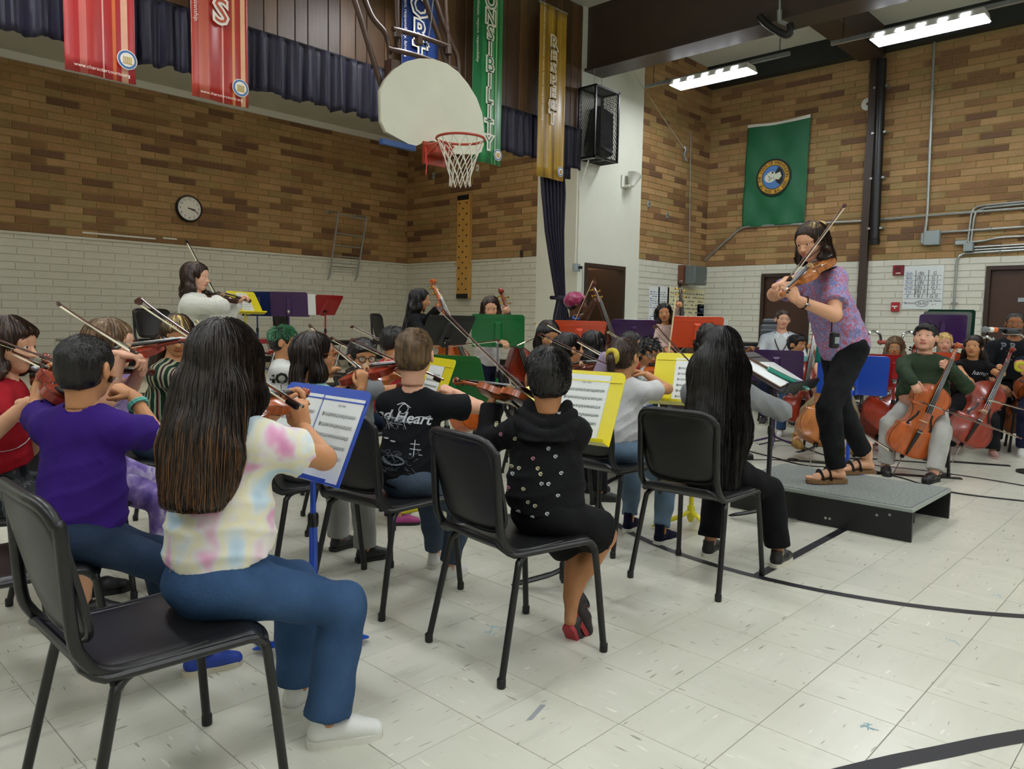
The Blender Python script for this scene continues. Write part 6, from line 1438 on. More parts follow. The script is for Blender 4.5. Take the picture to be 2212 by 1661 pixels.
# --- girl in teal butterfly shirt
p = (1.96, 3.24)
g = violinist('girl with half braided black hair and glasses in a teal butterfly shirt', 'girl in the teal shirt', p, -2, hgt(1.145), .455, 'red', 'dark', 'reddish brown', vp=dict(frog=P(792, 812, 3.5), tip=P(668, 705, 3.95), vdir=P(830, 800, 3.5)-P(755, 815, 3.6), end=P(745, 818, 3.62)), lod=1, twist=5, st_=1, look=V3(5.2, 1.9, 1.5), skin_='tan', hair=('long', HB2), ho=dict(len=.27, width=.62), glasses='b0703a', shirt=(m_butter, .62, .012), pants=(cloth('grey_sweats', '9a9a96'), 1.97, .015), shoes=BLS,
    arms={'R': dict(w=P(782, 838, 3.46), pole=(0, -.8, -.8), d=(.1, .1, .9), b=(-.5, -.7, .2), curl=(45, 50, 30))}, chair_lab='black chair under the girl in the teal shirt')
strands(g, 320, [HB2], .3, .0022, 7); mb = MB(); rr = random.Random(2); M = view_plane(P(715, 840, 3.6))
for q in range(16):
    cx, cy = rr.uniform(-.1, .12), rr.uniform(-.08, .07); rw = rr.uniform(.008, .018)
    for s in (-1, 1): mb.tube([(cx+s*rw*(.6+.6*math.cos(a)), cy+rw*.9*math.sin(a), 0) for a in [2*math.pi*k/8 for k in range(8)]], .0008, 3, closed=True)
decal(g, mb, M, [mat('print_dark_teal', '2f4a4c', .8)], 'butterfly_print')
# --- boy with glasses behind her
p = A(768, 4.45)
violinist('boy with black hair and black glasses bent over his violin in a grey shirt', 'boy in the grey shirt with black glasses', p, -28, hgt(1.1), .455, 'amber', 'dark', 'amber brown', lod=1, look=P(860, 800, 4.0), skin_='tan', hair=('short', HB), ho=dict(thick=.06, bang=1), glasses='16161a', shirt=TEE('mid_grey', '6f7274'), pants=(cloth('olive_yellow', 'a8a050'), 1.05, .02), shoes=(mat('shoe_magenta', 'a03a7a', .5), mat('sole_black', '17171a', .6), 'lace'), chair_lab='black chair under the bent boy in the grey shirt')
# --- boy in coral red
p = A(836, 5.35)
g = violinist('boy with a buzzed fade haircut in a coral red shirt, looking away', 'boy in the coral red shirt', p, -12, hgt(1.17), .455, 'brown', 'dark', 'dark brown', lod=1, look=V3(6.3, 3.3, 1.2), skin_='tan', hair=('short', HB), ho=dict(thick=.02, line=.02), shirt=TEE('coral', 'b0343c'), pants=(JD, 1.97, .01), shoes=WH, chair_lab='black chair under the boy in the coral red shirt')
# --- boy in black 'Heart' shirt
vp = dict(end=P(893, 846, 3.5), vdir=(.6, .75, -.04), frog=P(950, 826, 3.46), tip=P(745, 732, 3.85))
g = violinist('boy with short light brown hair in a black shirt with script lettering', 'boy in the black lettered shirt', (2.13, 2.64), 4, 1.2, .455, 'red', 'dark', 'reddish brown', vp=vp, lod=0, hh=.222, neck=.07, twist=30, lean=5, st_=1, look=dirp((2.13, 2.64), 38, 1.0), skin_='light', hair=('short', HBR), ho=dict(thick=.035, brow=HBR), shirt=(cloth('black', '0f1014'), .68, .016, -.035), pants=(denim('washed_black_jeans', '3a4654'), 1.9, .006), shoes=WH, feet={'R': ('w', (2.33, 2.6), 8, 0), 'L': ('w', (2.42, 2.8), 12, 0)},
    arms={'R': dict(ep=(1036, 880), wp=(982, 848), d=(-.4, .6, .25), b=(-.2, -.6, .7), curl=(55, 55, 30))}, chair_lab='black chair under the boy in the black lettered shirt', chair_yaw=6, chair_off=(-.09, .05)); PEOPLE['heart'] = g
tufts(g, 9000, HBR, .015, .1, .0010, 8)
mw_ = mat('print_white', 'c9ccd0', .7); mg_ = mat('print_grey', '6e747c', .7); mdg = mat('print_dark_grey', '34383e', .7)
mb = MB(); M = view_plane(P(870, 912, 3.1), -6); text(mb, 'red Heart', .066, Matrix.Translation((-.012, 0, 0)), 0, shear=.3, bold=.0012)
mb.tube(bez([(-.03, .05, 0), (.0, .062, 0), (.02, .04, 0), (.0, .015, 0), (-.02, .03, 0), (.0, .058, 0), (.03, .045, 0)], 5), .0018, 4); mb.tube(bez([(.045, .0, 0), (.075, .012, 0), (.1, .012, 0), (.118, .02, 0)], 5), .0018, 4); mb.tube(bez([(-.07, -.006, 0), (-.03, -.008, 0), (.0, -.004, 0)], 5), .0014, 4)
decal(g, mb, M, [mw_], 'script_lettering')
mb = MB(); rr = random.Random(5)
for q in range(60):
    a = rad(200-3.6*q*.62); r0 = .075+rr.uniform(-.012, .02); cx, cy = -.03, -.1; x, y = cx+r0*1.15*math.cos(a), cy+r0*math.sin(a)
    mb.tube([(x, y, 0), (x+rr.uniform(-.02, .03), y+rr.uniform(-.02, .02), 0), (x+rr.uniform(-.01, .05), y+rr.uniform(-.03, .03), 0)], .0011, 3, rr.choice((0, 1, 1)))
mb.ext(C_(-.045, -.105, .04, .045), -.0003, 0, 2); mb.ext(C_(-.06, -.1, .012, .004), 0, .0004, 0); mb.ext(C_(-.03, -.108, .012, .004), 0, .0004, 0); mb.ext(C_(-.02, -.19, .05, .022), -.0003, 0, 1)
for q in range(26): x, y = rr.uniform(-.08, .07), rr.uniform(-.25, -.15); mb.tube(bez([(x, y, 0), (x+.02, y+rr.uniform(-.02, .02), 0), (x+rr.uniform(.0, .05), y+rr.uniform(-.02, .03), 0)], 3), .0009, 3, 1)
for q in range(3): mb.box((.045, -.11-.022*q, 0), (.085+.008*q, -.107-.022*q, .0003)); 
mb.box((.062, -.16, 0), (.065, -.09, .0003))
_gp = decal(g, mb, M, [mw_, mg_, mdg], 'grey_print')
if _gp: _gp['kind'] = 'stuff'
# --- boy in black hoodie
vp = dict(end=P(1150, 872, 2.92), vdir=P(1040, 842, 3.12)-P(1150, 872, 2.92), droll=.6, tip=P(985, 706, 3.12), frog=P(1180, 895, 2.98))
g = violinist('boy with thick black hair in a black hooded sweatshirt and shorts', 'boy in the black hooded sweatshirt', (2.13, 1.84), -6, hgt(1.11), .455, 'amber', 'dark', 'glossy amber', vp=vp, lod=0, hh=.212, neck=.055, twist=44, lean=5, st_=1, look=dirp((2.13, 1.84), 46, .96), skin_='olive', hair=('short', HB), ho=dict(thick=.065), shirt=(cloth('black_hoodie', '101012', bump=.35), 1.94, .03, .0), pants=(cloth('black_shorts', '0e0e10'), .86, .02), shoes=(mat('shoe_red_black', '1c1416', .5), mat('sole_red', '9a2a30', .6), 'lace'),
    feet={'R': (.13, -.02, .1, -25, 60), 'L': (.1, -.05, .02, 15, 58)}, knees=.16, arms={'R': dict(ep=(1250, 935), wp=(1205, 900), d=(-.3, .8, .3)), 'L': dict(ep=(1052, 955), wp=(1062, 868))}, chair_lab='black chair under the boy in the black hooded sweatshirt', chair_yaw=-8, chair_off=(-.1, .04)); PEOPLE['hoodie'] = g
tufts(g, 8000, HB, .022, .2, .0011, 9)
S = SDF((-.3, -.3, .8), (.3, .3, 1.25), .0075); Mi = g['Mw'].inverted(); nb = Mi @ g['Nb']; r3 = g['Mw'].to_3x3().inverted(); fv, lv, uv = r3 @ g['Fv'], r3 @ g['Lv'], r3 @ g['U']
for (w, dz, rr_, bk) in ((.075, .012, .028, .03), (.095, -.02, .03, .055), (.1, -.06, .034, .075), (.085, -.1, .036, .085)):
    ps = [nb+lv*(w*math.sin(t))+fv*(.045-bk*(1+math.cos(t))*.75-.02)+uv*(dz+.045*abs(math.sin(t))**2) for t in [rad(x) for x in range(-100, 101, 20)]]
    for a, b in zip(ps, ps[1:]): S.cone(a, b, rr_*.72, rr_*.72, .004)
Vt, Q = S.mesh(); link_mesh('hood', np_mesh('hood', Vt, Q, cloth('black_hoodie', '101012'), None, 1), g['o'])
rr = random.Random(11); mch = [mw_, mat('print_pink', 'c98a9a', .7), mat('print_cream', 'cfc8a0', .7)]
for (px, py) in ((1083, 958), (1152, 1008), (1097, 1008), (1122, 1032), (1168, 1042), (1200, 1003), (1218, 942), (1208, 905), (1095, 1085), (1162, 1030), (1131, 1078), (1106, 1030), (1170, 1064), (1185, 1064), (1099, 1080), (1141, 1106), (1156, 1114), (1182, 1131), (1108, 1046), (1200, 965), (1113, 965), (1142, 955), (1185, 985), (1072, 940), (1212, 1040), (1120, 1130), (1150, 1140), (1090, 920), (1205, 1090), (1175, 925)):
    mb = MB(); r0 = .0068
    for q in range(9):
        a0, a1 = rad(40+28*q), rad(40+28*(q+1)); mb.raw([(r0*1.25*math.cos(a0), r0*math.sin(a0), 0), (r0*1.25*math.cos(a1), r0*math.sin(a1), 0), (r0*.7*math.cos(a1), r0*.55*math.sin(a1), 0), (r0*.7*math.cos(a0), r0*.55*math.sin(a0), 0)], [(0, 1, 2, 3)])
    mb.box((-.002, -.0012, -.0001), (.007, .0012, .0001)); k_ = rr.choice((0, 0, 0, 1, 2)); decal(g, mb, view_plane(P(px, py, 2.55), rr.uniform(-30, 30)), [mch[k_]], 'small_logo')
# --- girl with waist length black hair
vp = dict(vdir=(.8, .55, -.02), bowt=.2, tip=P(1395, 690, 3.9), frog=P(1605, 905, 3.75))
g = violinist('girl with waist length straight black hair in a grey top, seen from behind', 'girl with waist length black hair', (3.37, 1.81), 3, hgt(1.195), .455, 'red', 'dark', 'mostly hidden reddish', vp=vp, lod=0, twist=22, lean=4, st_=1, look=dirp((3.37, 1.81), 24, 1.05), skin_='tan', hair=('long', HB), ho=dict(len=.64, thick=.08, width=1.5), shirt=LNG('heather_grey', '7e8082'), pants=(cloth('black_sweatpants', '0d0d10'), 1.9, .02), shoes=BKS, feet={'R': ('w', (3.7, 1.62), 0, 0), 'L': ('w', (3.6, 1.95), 5, 0)},
    arms={'R': dict(ep=(1688, 888), wp=(1640, 862))}, chair_lab='black chair behind the girl with waist length black hair', chair_off=(-.12, .02)); PEOPLE['long'] = g
strands(g, 3600, [HB], .66, .0012, 13, fly=.01, maxn=80)
# --- girl with yellow scrunchie
vp = dict(bowt=.18, vdir=(.7, .6, 0))
g = violinist('girl with a dark ponytail and yellow hair tie in a white shirt', 'girl with the yellow hair tie', (3.52, 2.5), 0, hgt(1.14), .455, 'red', 'dark', 'reddish', vp=vp, lod=0, twist=18, lean=5, st_=1, look=dirp((3.52, 2.5), 0, 1.0), skin_='tan', hair=('pony', HD), ho=dict(thick=.03), shirt=TEE('white_polo', 'c6c6c6'), pants=(JL, 1.9, .004), shoes=(m_galaxy, mat('sole_white', 'd8d6cc', .6), 'high'), feet={'R': ('w', (3.6, 2.25), -5, 0), 'L': ('w', (3.68, 2.52), 5, 0)},
    arms={'R': dict(ep=(1442, 840), wp=(1395, 808), d=(-.4, .6, .2))}, chair_lab='black chair under the girl with the yellow hair tie', chair_off=(-.1, 0))
tufts(g, 1500, HD, .03, .1, .0016, 14); Mh = g['Mw'].inverted() @ g['Mh']; hh = g['hh']; S = SDF((-.5, -.4, .7), (.5, .4, 1.4), .005)
for q in range(12): a = rad(30*q); S.ell(Mh @ (V3(-.58+.02*math.cos(a*3), .16*math.cos(a), .02+.16*math.sin(a))*hh), (.015,)*3, .01)
Vt, Q = S.mesh(); link_mesh('hair_tie', np_mesh('hair_tie', Vt, Q, mat('scrunchie_yellow', 'c9b43a', .8, bump=.4), None, 0), g['o'])
# --- middle rows
p = A(1215, 5.2)
g = violinist('girl with smooth black hair and a clip in profile in a lilac print top', 'girl in profile with the hair clip', p, -40, hgt(1.145), .455, 'brown', 'dark', 'dark reddish', vp=dict(vdir=P(1300, 790, 5.0)-P(1225, 800, 5.2), end=P(1222, 800, 5.2), tip=P(1205, 715, 5.3), frog=P(1312, 776, 4.95)), lod=1, look=V3(6.0, 2.4, 1.2), skin_='tan', hair=('bun', HB), ho=dict(thick=.04), shirt=LNG('lilac_print', '9a8aa2'), pants=(JK, 1.97, .01), shoes=BLS, chair_lab='black chair under the girl in profile with the hair clip')
p = A(1172, 6.2)
g = violinist('girl with long black hair in a black top looking down behind the front rows', 'girl in the black top', p, -50, 1.4, .455, 'brown', 'pale', 'brown', lod=1, look=P(1260, 800, 5.6), skin_='tan', hair=('long', HB), ho=dict(len=.26, width=.75), shirt=LNG('black_top', '121214'), pants=(JK, 1.97, .01), shoes=BLS, chair_lab='black chair under the girl in the black top')
p = A(1272, 5.9)
g = violinist('girl with a smooth black bob of hair hiding her face near the orange stand', 'girl with the smooth black bob', p, -25, hgt(1.15), .455, 'brown', 'dark', 'brown', lod=1, look=dirp(p, -5, 1.05), skin_='tan', hair=('long', HB), ho=dict(len=.2, width=.8), shirt=LNG('dark_plum', '2a1a24'), pants=(JK, 1.97, .01), shoes=BLS, chair_lab='black chair under the girl with the smooth black bob')
p = A(1352, 6.8)
violinist('boy with dark hair half hidden behind the ponytail girl', 'half hidden boy', p, -45, hgt(1.14), .455, 'brown', 'pale', 'brown', lod=2, look=dirp(p, -60, 1.05), skin_='tan', hair=('short', HB), shirt=TEE('brick_red', '8a2a2a'), pants=(JK, 1.97, .01), shoes=BLS, chair_lab='black chair under the half hidden boy')
p = A(1393, 5.9)
g = violinist('boy with curly black fringe, teal glasses and bright blue shorts', 'boy in blue shorts', p, -62, hgt(1.1), .455, 'orange', 'pale', 'bright orange', vp=dict(vdir=P(1462, 808, 5.7)-P(1395, 795, 5.9), end=P(1398, 795, 5.85), frog=P(1440, 800, 5.55), tip=P(1452, 705, 5.7)), lod=1, look=P(1500, 820, 5.2), skin_='tan', hair=('curly', HB), ho=dict(thick=.06), glasses='2f5a5a', shirt=TEE('white_print', 'c4c6c4'), pants=(cloth('bright_blue', '1450b8'), 1.05, .022), shoes=BLS, chair_lab='black chair under the boy in blue shorts')
tufts(g, 500, HB, .03, .6, .003, 3); mb = MB(); rr = random.Random(4)
for q in range(26): x, y = rr.uniform(-.15, .12), rr.uniform(-.16, .06); mb.tube([(x, y, 0), (x+rr.uniform(-.02, .03), y+.012, 0), (x+.03, y+rr.uniform(-.015, .02), 0)], .0018, 3)
decal(g, mb, view_plane(P(1405, 870, 5.7)), [m_black], 'scribble_print')
p = A(1520, 6.9)
g = violinist('girl with curly black hair in a white top beside the orange stand', 'girl with curly black hair', p, -75, 1.38, .455, 'brown', 'pale', 'brown', vp=dict(bowt=.6), lod=1, look=P(1580, 800, 6.2), skin_='brown', hair=('wavy', HB), ho=dict(len=.24, width=.7, thick=.09), shirt=TEE('white_top', 'cacac8'), pants=(JK, 1.97, .01), shoes=BLS, chair_lab='black chair under the girl with curly black hair')
# --- double basses and their players
def bassist(lab, short, pos, yaw, H, scroll, foot, face, var, tone, hand, rh, bowv, **kw):
    sc_, ft = Vector(scroll), Vector(foot); ax = (sc_-ft).normalized(); L = (sc_-ft).length; s = L/(.98+.44+.26+.16)
    org = ft+ax*(.16*s); fn = Vector(face)-org; fn = (fn-ax*fn.dot(ax)).normalized()
    hd_ = Vector(hand)-fn*.02-ax*.0; i = person(lab, pos, yaw, H, arms={'L': dict(w=hd_, pole=(0, 0, -1), d=-ax*.25+fn*.5+V3(0, 0, .35), b=fn*.2+V3(.5, -.4, .3), curl=(50, 60, 40)), 'R': dict(w=rh, pole=(-.4, .3, -.4), curl=(40, 45, 30))}, **kw)
    place(instrument('bass', var), org, ax, fn, s, '%s double bass held by the %s' % (tone, short), 'double bass', 'double basses of the orchestra')
    b = Vector(bowv); place(bow('dark'), Vector(rh)-b.normalized()*-.03, b, fn, 1.0, 'brown bass bow in the hand of the %s' % short, 'bow', 'bows of the orchestra'); return i
CN = V3(4.9, 1.6, 1.2); CAMP = V3(0, 0, 1.2)
p = A(893, 7.9)
g = bassist('standing girl with very long black hair in a black jacket playing double bass', 'girl in the black jacket', p, -48, 1.53, P(921, 604, 7.55), F(1040, 958), V3(5.5, 0, .8), 'orange', 'orange red', P(947, 668, 7.6), P(950, 752, 7.2), P(1010, 745, 7.0)-P(950, 752, 7.2), seat=None, lod=1, look=dirp(p, -46, 1.35), skin_='tan', hair=('long', HB), ho=dict(len=.52, width=.95), shirt=(cloth('black_jacket', '101114', .4), 1.97, .02, -.06), pants=(JK, 1.97, .01), shoes=BLS)
p = A(1052, 7.85)
g = bassist('standing girl with loose dark hair in a white shirt playing double bass', 'girl in the white shirt', p, -85, 1.46, P(1075, 618, 7.5), F(1176, 950), V3(2, -1, .8), 'red', 'glossy red brown', P(1092, 672, 7.5), P(1103, 752, 7.15), P(1172, 722, 7.0)-P(1103, 752, 7.15), seat=None, lod=1, look=P(1075, 740, 6.8), skin_='fair', hair=('long', HD), ho=dict(len=.3, width=.5, line=.16), shirt=TEE('white_shirt', 'd2d2d0'), pants=(JN, 1.97, .01), shoes=BLS)
p = A(1232, 8.0)
g = bassist('standing player with a magenta bonnet in a black shirt playing double bass', 'player with the magenta bonnet', p, -55, 1.52, P(1270, 606, 7.7), F(1372, 955), V3(4.5, -1, .8), 'brown', 'dark brown', P(1285, 652, 7.7), P(1218, 748, 7.3), P(1262, 655, 7.15)-P(1222, 745, 7.25), seat=None, lod=1, look=dirp(p, -50, 1.35), skin_='deep', hair=('short', HB), shirt=TEE('black_logo', '101013'), pants=(JK, 1.97, .01), shoes=BLS)
Mh = g['Mw'].inverted() @ g['Mh']; hh = g['hh']; S = SDF((-.75*hh, -.6*hh, -.5*hh), (.5*hh, .6*hh, .8*hh), .007); S.ell(V3(-.24, 0, .14)*hh, V3(.42, .46, .42)*hh, .05); S.ell(V3(.02, 0, .2)*hh, V3(.38, .4, .36)*hh, .04); S.ell(V3(.5, 0, -.1)*hh, V3(.34, .5, .36)*hh, .03, op='sub'); S.plane(V3(0, 0, -.34)*hh, (.3, 0, -1)); noise_warp(S, .006, 55, 4); Vt, Q = S.mesh()
link_mesh('bonnet', np_mesh('bonnet', xf(Vt, Mh), Q, mat('satin_magenta', '8a1548', .35, sheen=.3, var=.15), None, 1), g['o'], 'magenta satin bonnet'); S = SDF((-.75*hh, -.6*hh, -.5*hh), (.5*hh, .6*hh, .8*hh), .007); S.ell(V3(.0, 0, .13)*hh, V3(.42, .4, .36)*hh, .04); S.plane(V3(.16, 0, .08)*hh, (-.8, 0, .6)); S.plane(V3(.3, 0, .1)*hh, (.75, 0, -.66)); Vt, Q = S.mesh(); link_mesh('bonnet_band', np_mesh('bonnet_band', xf(Vt, Mh), Q, cloth('black_band', '121214'), None, 1), g['o'])
mb = MB(); 
for s in (-1, 1): mb.tube(bez([(s*.01, .04, 0), (s*.045, .06, 0), (s*.03, 0, 0), (s*.06, -.04, 0), (0, -.05, 0)], 4), .006, 4)
decal(g, mb, view_plane(P(1250, 678, 7.8)), [mat('print_blue', '3a6ac0', .6)], 'blue_print')
p = A(1430, 8.8)
g = bassist('standing girl with black bob in a fuzzy pink sweater playing double bass', 'girl in the fuzzy pink sweater', p, -120, 1.44, P(1466, 603, 8.5), F(1475, 930), V3(2, -1, .8), 'dark', 'very dark brown', P(1468, 660, 8.45), P(1452, 772, 8.2), P(1500, 735, 7.9)-P(1452, 772, 8.2), seat=None, lod=1, look=CAMP, roll=8, skin_='tan', hair=('bob', HB), ho=dict(len=.16), shirt=(m_fuzzy, 1.94, .02, -.05), pants=(cloth('teal_leggings', '2a4440'), 1.97, .008), shoes=BLS)
Mh = g['Mw'].inverted() @ g['Mh']; hh = g['hh']; mb = MB()
for s in (-1, 1): mb.tube([Mh @ (V3(.28+.05*math.sin(a), s*(.16+.12*math.cos(a)), .44+.06*math.sin(a))*hh) for a in [2*math.pi*k/14 for k in range(14)]], .004, 5, closed=True)
mb.build('glasses', m_chrome, g['o'])
# --- cellos and their players
def cellist(lab, short, pos, yaw, H, scroll, foot, face, var, tone, rh, bowv, hand_t=.80, seat=.455, bowk='dark', chair_lab=None, chair_off=(-.08, 0), nobow=False, **kw):
    sc_, ft = Vector(scroll), Vector(foot); ax = (sc_-ft).normalized(); L = (sc_-ft).length; s = L/(.70+.26+.17+.22)
    org = ft+ax*(.22*s); fn = Vector(face)-org; fn = (fn-ax*fn.dot(ax)).normalized(); hd_ = org+ax*(.70+.26*hand_t)*s
    sd_ = ax.cross(fn)
    i = person(lab, pos, yaw, H, seat, arms={'L': dict(w=hd_-fn*.035*s+sd_*.05-ax*.03, pole=V3(0, 0, -.6)+sd_*1.0, d=fn*.55-sd_*.6+ax*.2, b=sd_*.7+fn*.6, curl=(45, 55, 40)), 'R': dict(w=rh, pole=V3(0, 0, .2)-sd_*1.0, d=V3(0, 0, -.7)+fn*.3+sd_*.5, b=fn*.6-sd_*.5+V3(0, 0, .5), curl=(35, 40, 25))}, **kw)
    place(instrument('cello', var), org, ax, fn, s, '%s cello played by the %s' % (tone, short), 'cello', 'cellos of the orchestra')
    if not nobow: b = Vector(bowv).normalized(); place(bow(bowk), Vector(rh)+b*.03+fn*.02-V3(0, 0, .06), b, fn, 1.02, '%s cello bow in the hand of the %s' % (bowk, short), 'bow', 'bows of the orchestra')
    if chair_lab: f, l = frame_axes(yaw); chair(pos[0]+f.x*chair_off[0], pos[1]+f.y*chair_off[0], yaw, chair_lab)
    return i
p = A(2003, 6.42)
g = cellist('boy with straight black fringe in a dark green long sleeved shirt playing cello', 'boy in the green shirt', p, 195, 1.42, P(2068, 738, 6.12), F(1928, 1028), V3(2.2, -1.2, .8), 'orange', 'orange', P(1982, 848, 5.85), P(2148, 928, 5.6)-P(1990, 870, 5.8), lod=0, look=V3(4.9, 1.7, 1.55), skin_='light', hair=('short', HB), ho=dict(bang=1, face=1.22, thick=.045), shirt=LNG('forest_green', '2c3b28'), pants=(cloth('light_grey_sweats', 'a9a9a2'), 1.95, .014), shoes=(mat('boot_black', '141416', .35), mat('boot_sole', '101012', .5), 'high'), fat=1.25, knees=.26, hh=.232,
    feet={'R': ('w', (6.72, 2.06), 10, 0), 'L': ('w', (6.68, 1.68), -25, 0)}, chair_lab='black chair under the boy in the green shirt')
tufts(g, 900, HB, .035, .1, .0025, 3)
p = A(2106, 7.5)
g = cellist('girl with dark pigtails in a black shirt with white script playing cello', 'girl in the black script shirt', p, 200, hgt(1.155), P(2184, 752, 7.1), F(2056, 1000), V3(2.5, -1.6, .8), 'red', 'bright red', P(2112, 845, 6.85), P(2225, 880, 6.7)-P(2112, 850, 6.85), lod=1, look=V3(4.6, 1.6, 1.4), skin_='tan', hair=('braids', HB2), ho=dict(len=.2), shirt=TEE('black_script', '0e0e10'), pants=(JK, 1.95, .025), shoes=(mat('shoe_dusty_pink', 'a88078', .6), mat('sole_pinkish', 'c0a8a0', .6), 'lace'), knees=.22, chair_lab='black chair under the girl in the black script shirt')
mb = MB(); text(mb, 'hamp', .06, Matrix.Identity(4), 0, shear=.4); decal(g, mb, view_plane(P(2116, 808, 7.2), -3), [mw_], 'script_print')
p = A(1812, 7.3)
g = cellist('child in a cream shirt with tan boots playing cello behind the conductor', 'child in the cream shirt', p, 190, 1.38, P(1838, 712, 7.0), F(1748, 1008), V3(2, -.6, .7), 'honey', 'honey coloured', P(1776, 865, 6.7), P(1830, 900, 6.5)-P(1776, 865, 6.7), lod=1, skin_='fair', hair=('short', HBR), shirt=TEE('oatmeal', 'b3a890'), pants=(cloth('khaki_shorts', '8a7a5a'), 1.0, .02), shoes=(mat('boot_tan', 'a07a3c', .6), mat('boot_tan_sole', '8a6a34', .7), 'high'), feet={'R': ('w', (6.72, 2.9), 30, 0), 'L': ('w', (6.85, 2.35), -10, 0)}, knees=.24, chair_lab='black chair under the child in the cream shirt')
p = A(1722, 8.5)
g = cellist('boy with a dark fringe looking sideways with a cello behind the purple stand', 'boy with the dark fringe', p, 205, hgt(1.12), P(1758, 706, 8.2), F(1712, 955), V3(3, -.5, .7), 'red', 'reddish brown', P(1770, 858, 7.9), P(1800, 890, 7.6)-P(1770, 858, 7.9), lod=1, look=V3(7.5, 1.2, 1.0), skin_='tan', hair=('short', HB), ho=dict(bang=1, thick=.07), shirt=TEE('soft_teal', '5f9a92'), pants=(JB, 1.97, .012), shoes=WH, chair_lab='black chair under the boy with the dark fringe'); tufts(g, 400, HB, .04, .1, .003, 3)
p = A(1936, 8.6)
g = cellist('girl with brown curls and glasses peering over the dark red stand', 'girl with brown curls', p, 200, hgt(1.1), P(1972, 752, 8.3), F(1880, 985), V3(2, -1, .7), 'red', 'red', P(1925, 850, 8.1), P(1990, 870, 8.0)-P(1925, 850, 8.1), lod=1, look=CAMP, skin_='tan', hair=('wavy', HLB), ho=dict(len=.17, thick=.1, width=.7), glasses='a88a50', shirt=TEE('dusty_pink', 'a8525e'), pants=(cloth('rose_leggings', 'b0506a'), 1.97, .01), shoes=WH, nobow=True, chair_lab='black chair under the girl with brown curls'); tufts(g, 700, HLB, .022, .5, .003, 6)
p = A(2042, 8.2)
g = person('boy with short blond hair behind the boy with the orange cello', p, 200, hgt(1.17), lod=1, look=V3(4.8, .8, 1.2), skin_='light', hair=('short', HBL), ho=dict(brow=HBL), shirt=TEE('grey_blue', '6f7f90'), pants=(JB, 1.97, .01), shoes=WH); tufts(g, 900, HBL, .016, .15, .002, 4); f, l = frame_axes(200); chair(p[0]-f.x*.08, p[1]-f.y*.08, 200, 'black chair under the boy with short blond hair')
p = A(2192, 8.0)
g = person('man with a short dark beard in a black lettered shirt at the right edge', p, 200, 1.76, .47, lod=1, look=V3(4.8, 1.3, 1.4), skin_='brown', hair=('short', HB), ho=dict(thick=.02, line=.05), shirt=TEE('black_lettered', '15171a'), pants=(JK, 1.97, .01), shoes=BLS); f, l = frame_axes(200); chair(p[0]-f.x*.1, p[1]-f.y*.1, 200, 'black chair under the bearded man')
Mh = g['Mw'].inverted() @ g['Mh']; hh = g['hh']; S = SDF((-.2*hh, -.5*hh, -.65*hh), (.6*hh, .5*hh, .1*hh), .006); S.ell(V3(.17, 0, -.3)*hh, V3(.26, .26, .24)*hh, .04); S.ell(V3(.35, 0, -.2)*hh, V3(.075, .12, .03)*hh, .02); S.ell(V3(.4, 0, -.25)*hh, V3(.08, .1, .035)*hh, .01, op='sub'); S.ell(V3(.3, 0, -.02)*hh, V3(.34, .3, .2)*hh, .03, op='sub'); S.plane(V3(-.02, 0, 0), (-1, 0, 0)); Vt, Q = S.mesh(); link_mesh('beard', np_mesh('beard', xf(Vt, Mh), Q, HB, None, 1), g['o'])
mb = MB(); text(mb, 'P R', .1, Matrix.Identity(4), 0, bold=.003); decal(g, mb, view_plane(P(2178, 750, 7.6), 0), [mg_], 'chest_lettering')
p = A(2258, 7.5)
g = cellist('child with a yellow wrist scrunchie playing cello at the right edge', 'child at the right edge', p, 195, 1.4, P(2265, 735, 7.2), F(2196, 962), V3(3, -2.4, .8), 'amber', 'amber', P(2196, 800, 7.0), P(2260, 830, 6.8)-P(2196, 800, 7.0), lod=1, look=V3(4.9, 1.3, 1.4), skin_='tan', hair=('bob', HB), ho=dict(len=.16), shirt=TEE('navy', '1c2438'), pants=(JN, 1.97, .012), shoes=WH, chair_lab='black chair under the child at the right edge')
w = g['Mw'].inverted() @ g['W'][-1]; MB().tube([w+V3(.0, .034*math.cos(a), .034*math.sin(a)) for a in [2*math.pi*k/16 for k in range(16)]], .018, 8, closed=True).build('wrist_scrunchie', mat('scrunchie_lemon', 'b8b82a', .8, bump=.4), g['o'])
# --- man in plaid shirt at the back
p = A(1690, 9.6)
g = person('man with short dark hair in a pale plaid shirt seated by the far door', p, 205, 1.78, .47, lod=1, look=V3(3.5, 0, 1.35), roll=-4, skin_='light', hair=('short', HD), ho=dict(thick=.03), shirt=(m_plaid, 1.95, .016), pants=(JN, 1.97, .012), shoes=BKS); tufts(g, 300, HD, .03, .3, .003, 4); f, l = frame_axes(205); chair(p[0]-f.x*.1, p[1]-f.y*.1, 205, 'black chair under the man in the plaid shirt')
Mi = g['Mw'].inverted(); nb = Mi @ g['Nb']; MB().tube(bez([nb+V3(.05, -.08, .02), nb+V3(.11, -.07, -.1), nb+V3(.13, 0, -.22), nb+V3(.11, .07, -.1), nb+V3(.05, .08, .02)], 4), .007, 6).build('lanyard', m_black, g['o'])
for s in (-1, 1): MB().raw([nb+V3(.05, s*.065, .03), nb+V3(.1, s*.01, -.0), nb+V3(.125, s*.045, -.055), nb+V3(.09, s*.085, -.01)], [(0, 1, 2, 3)]).build('collar', m_plaid, g['o'])
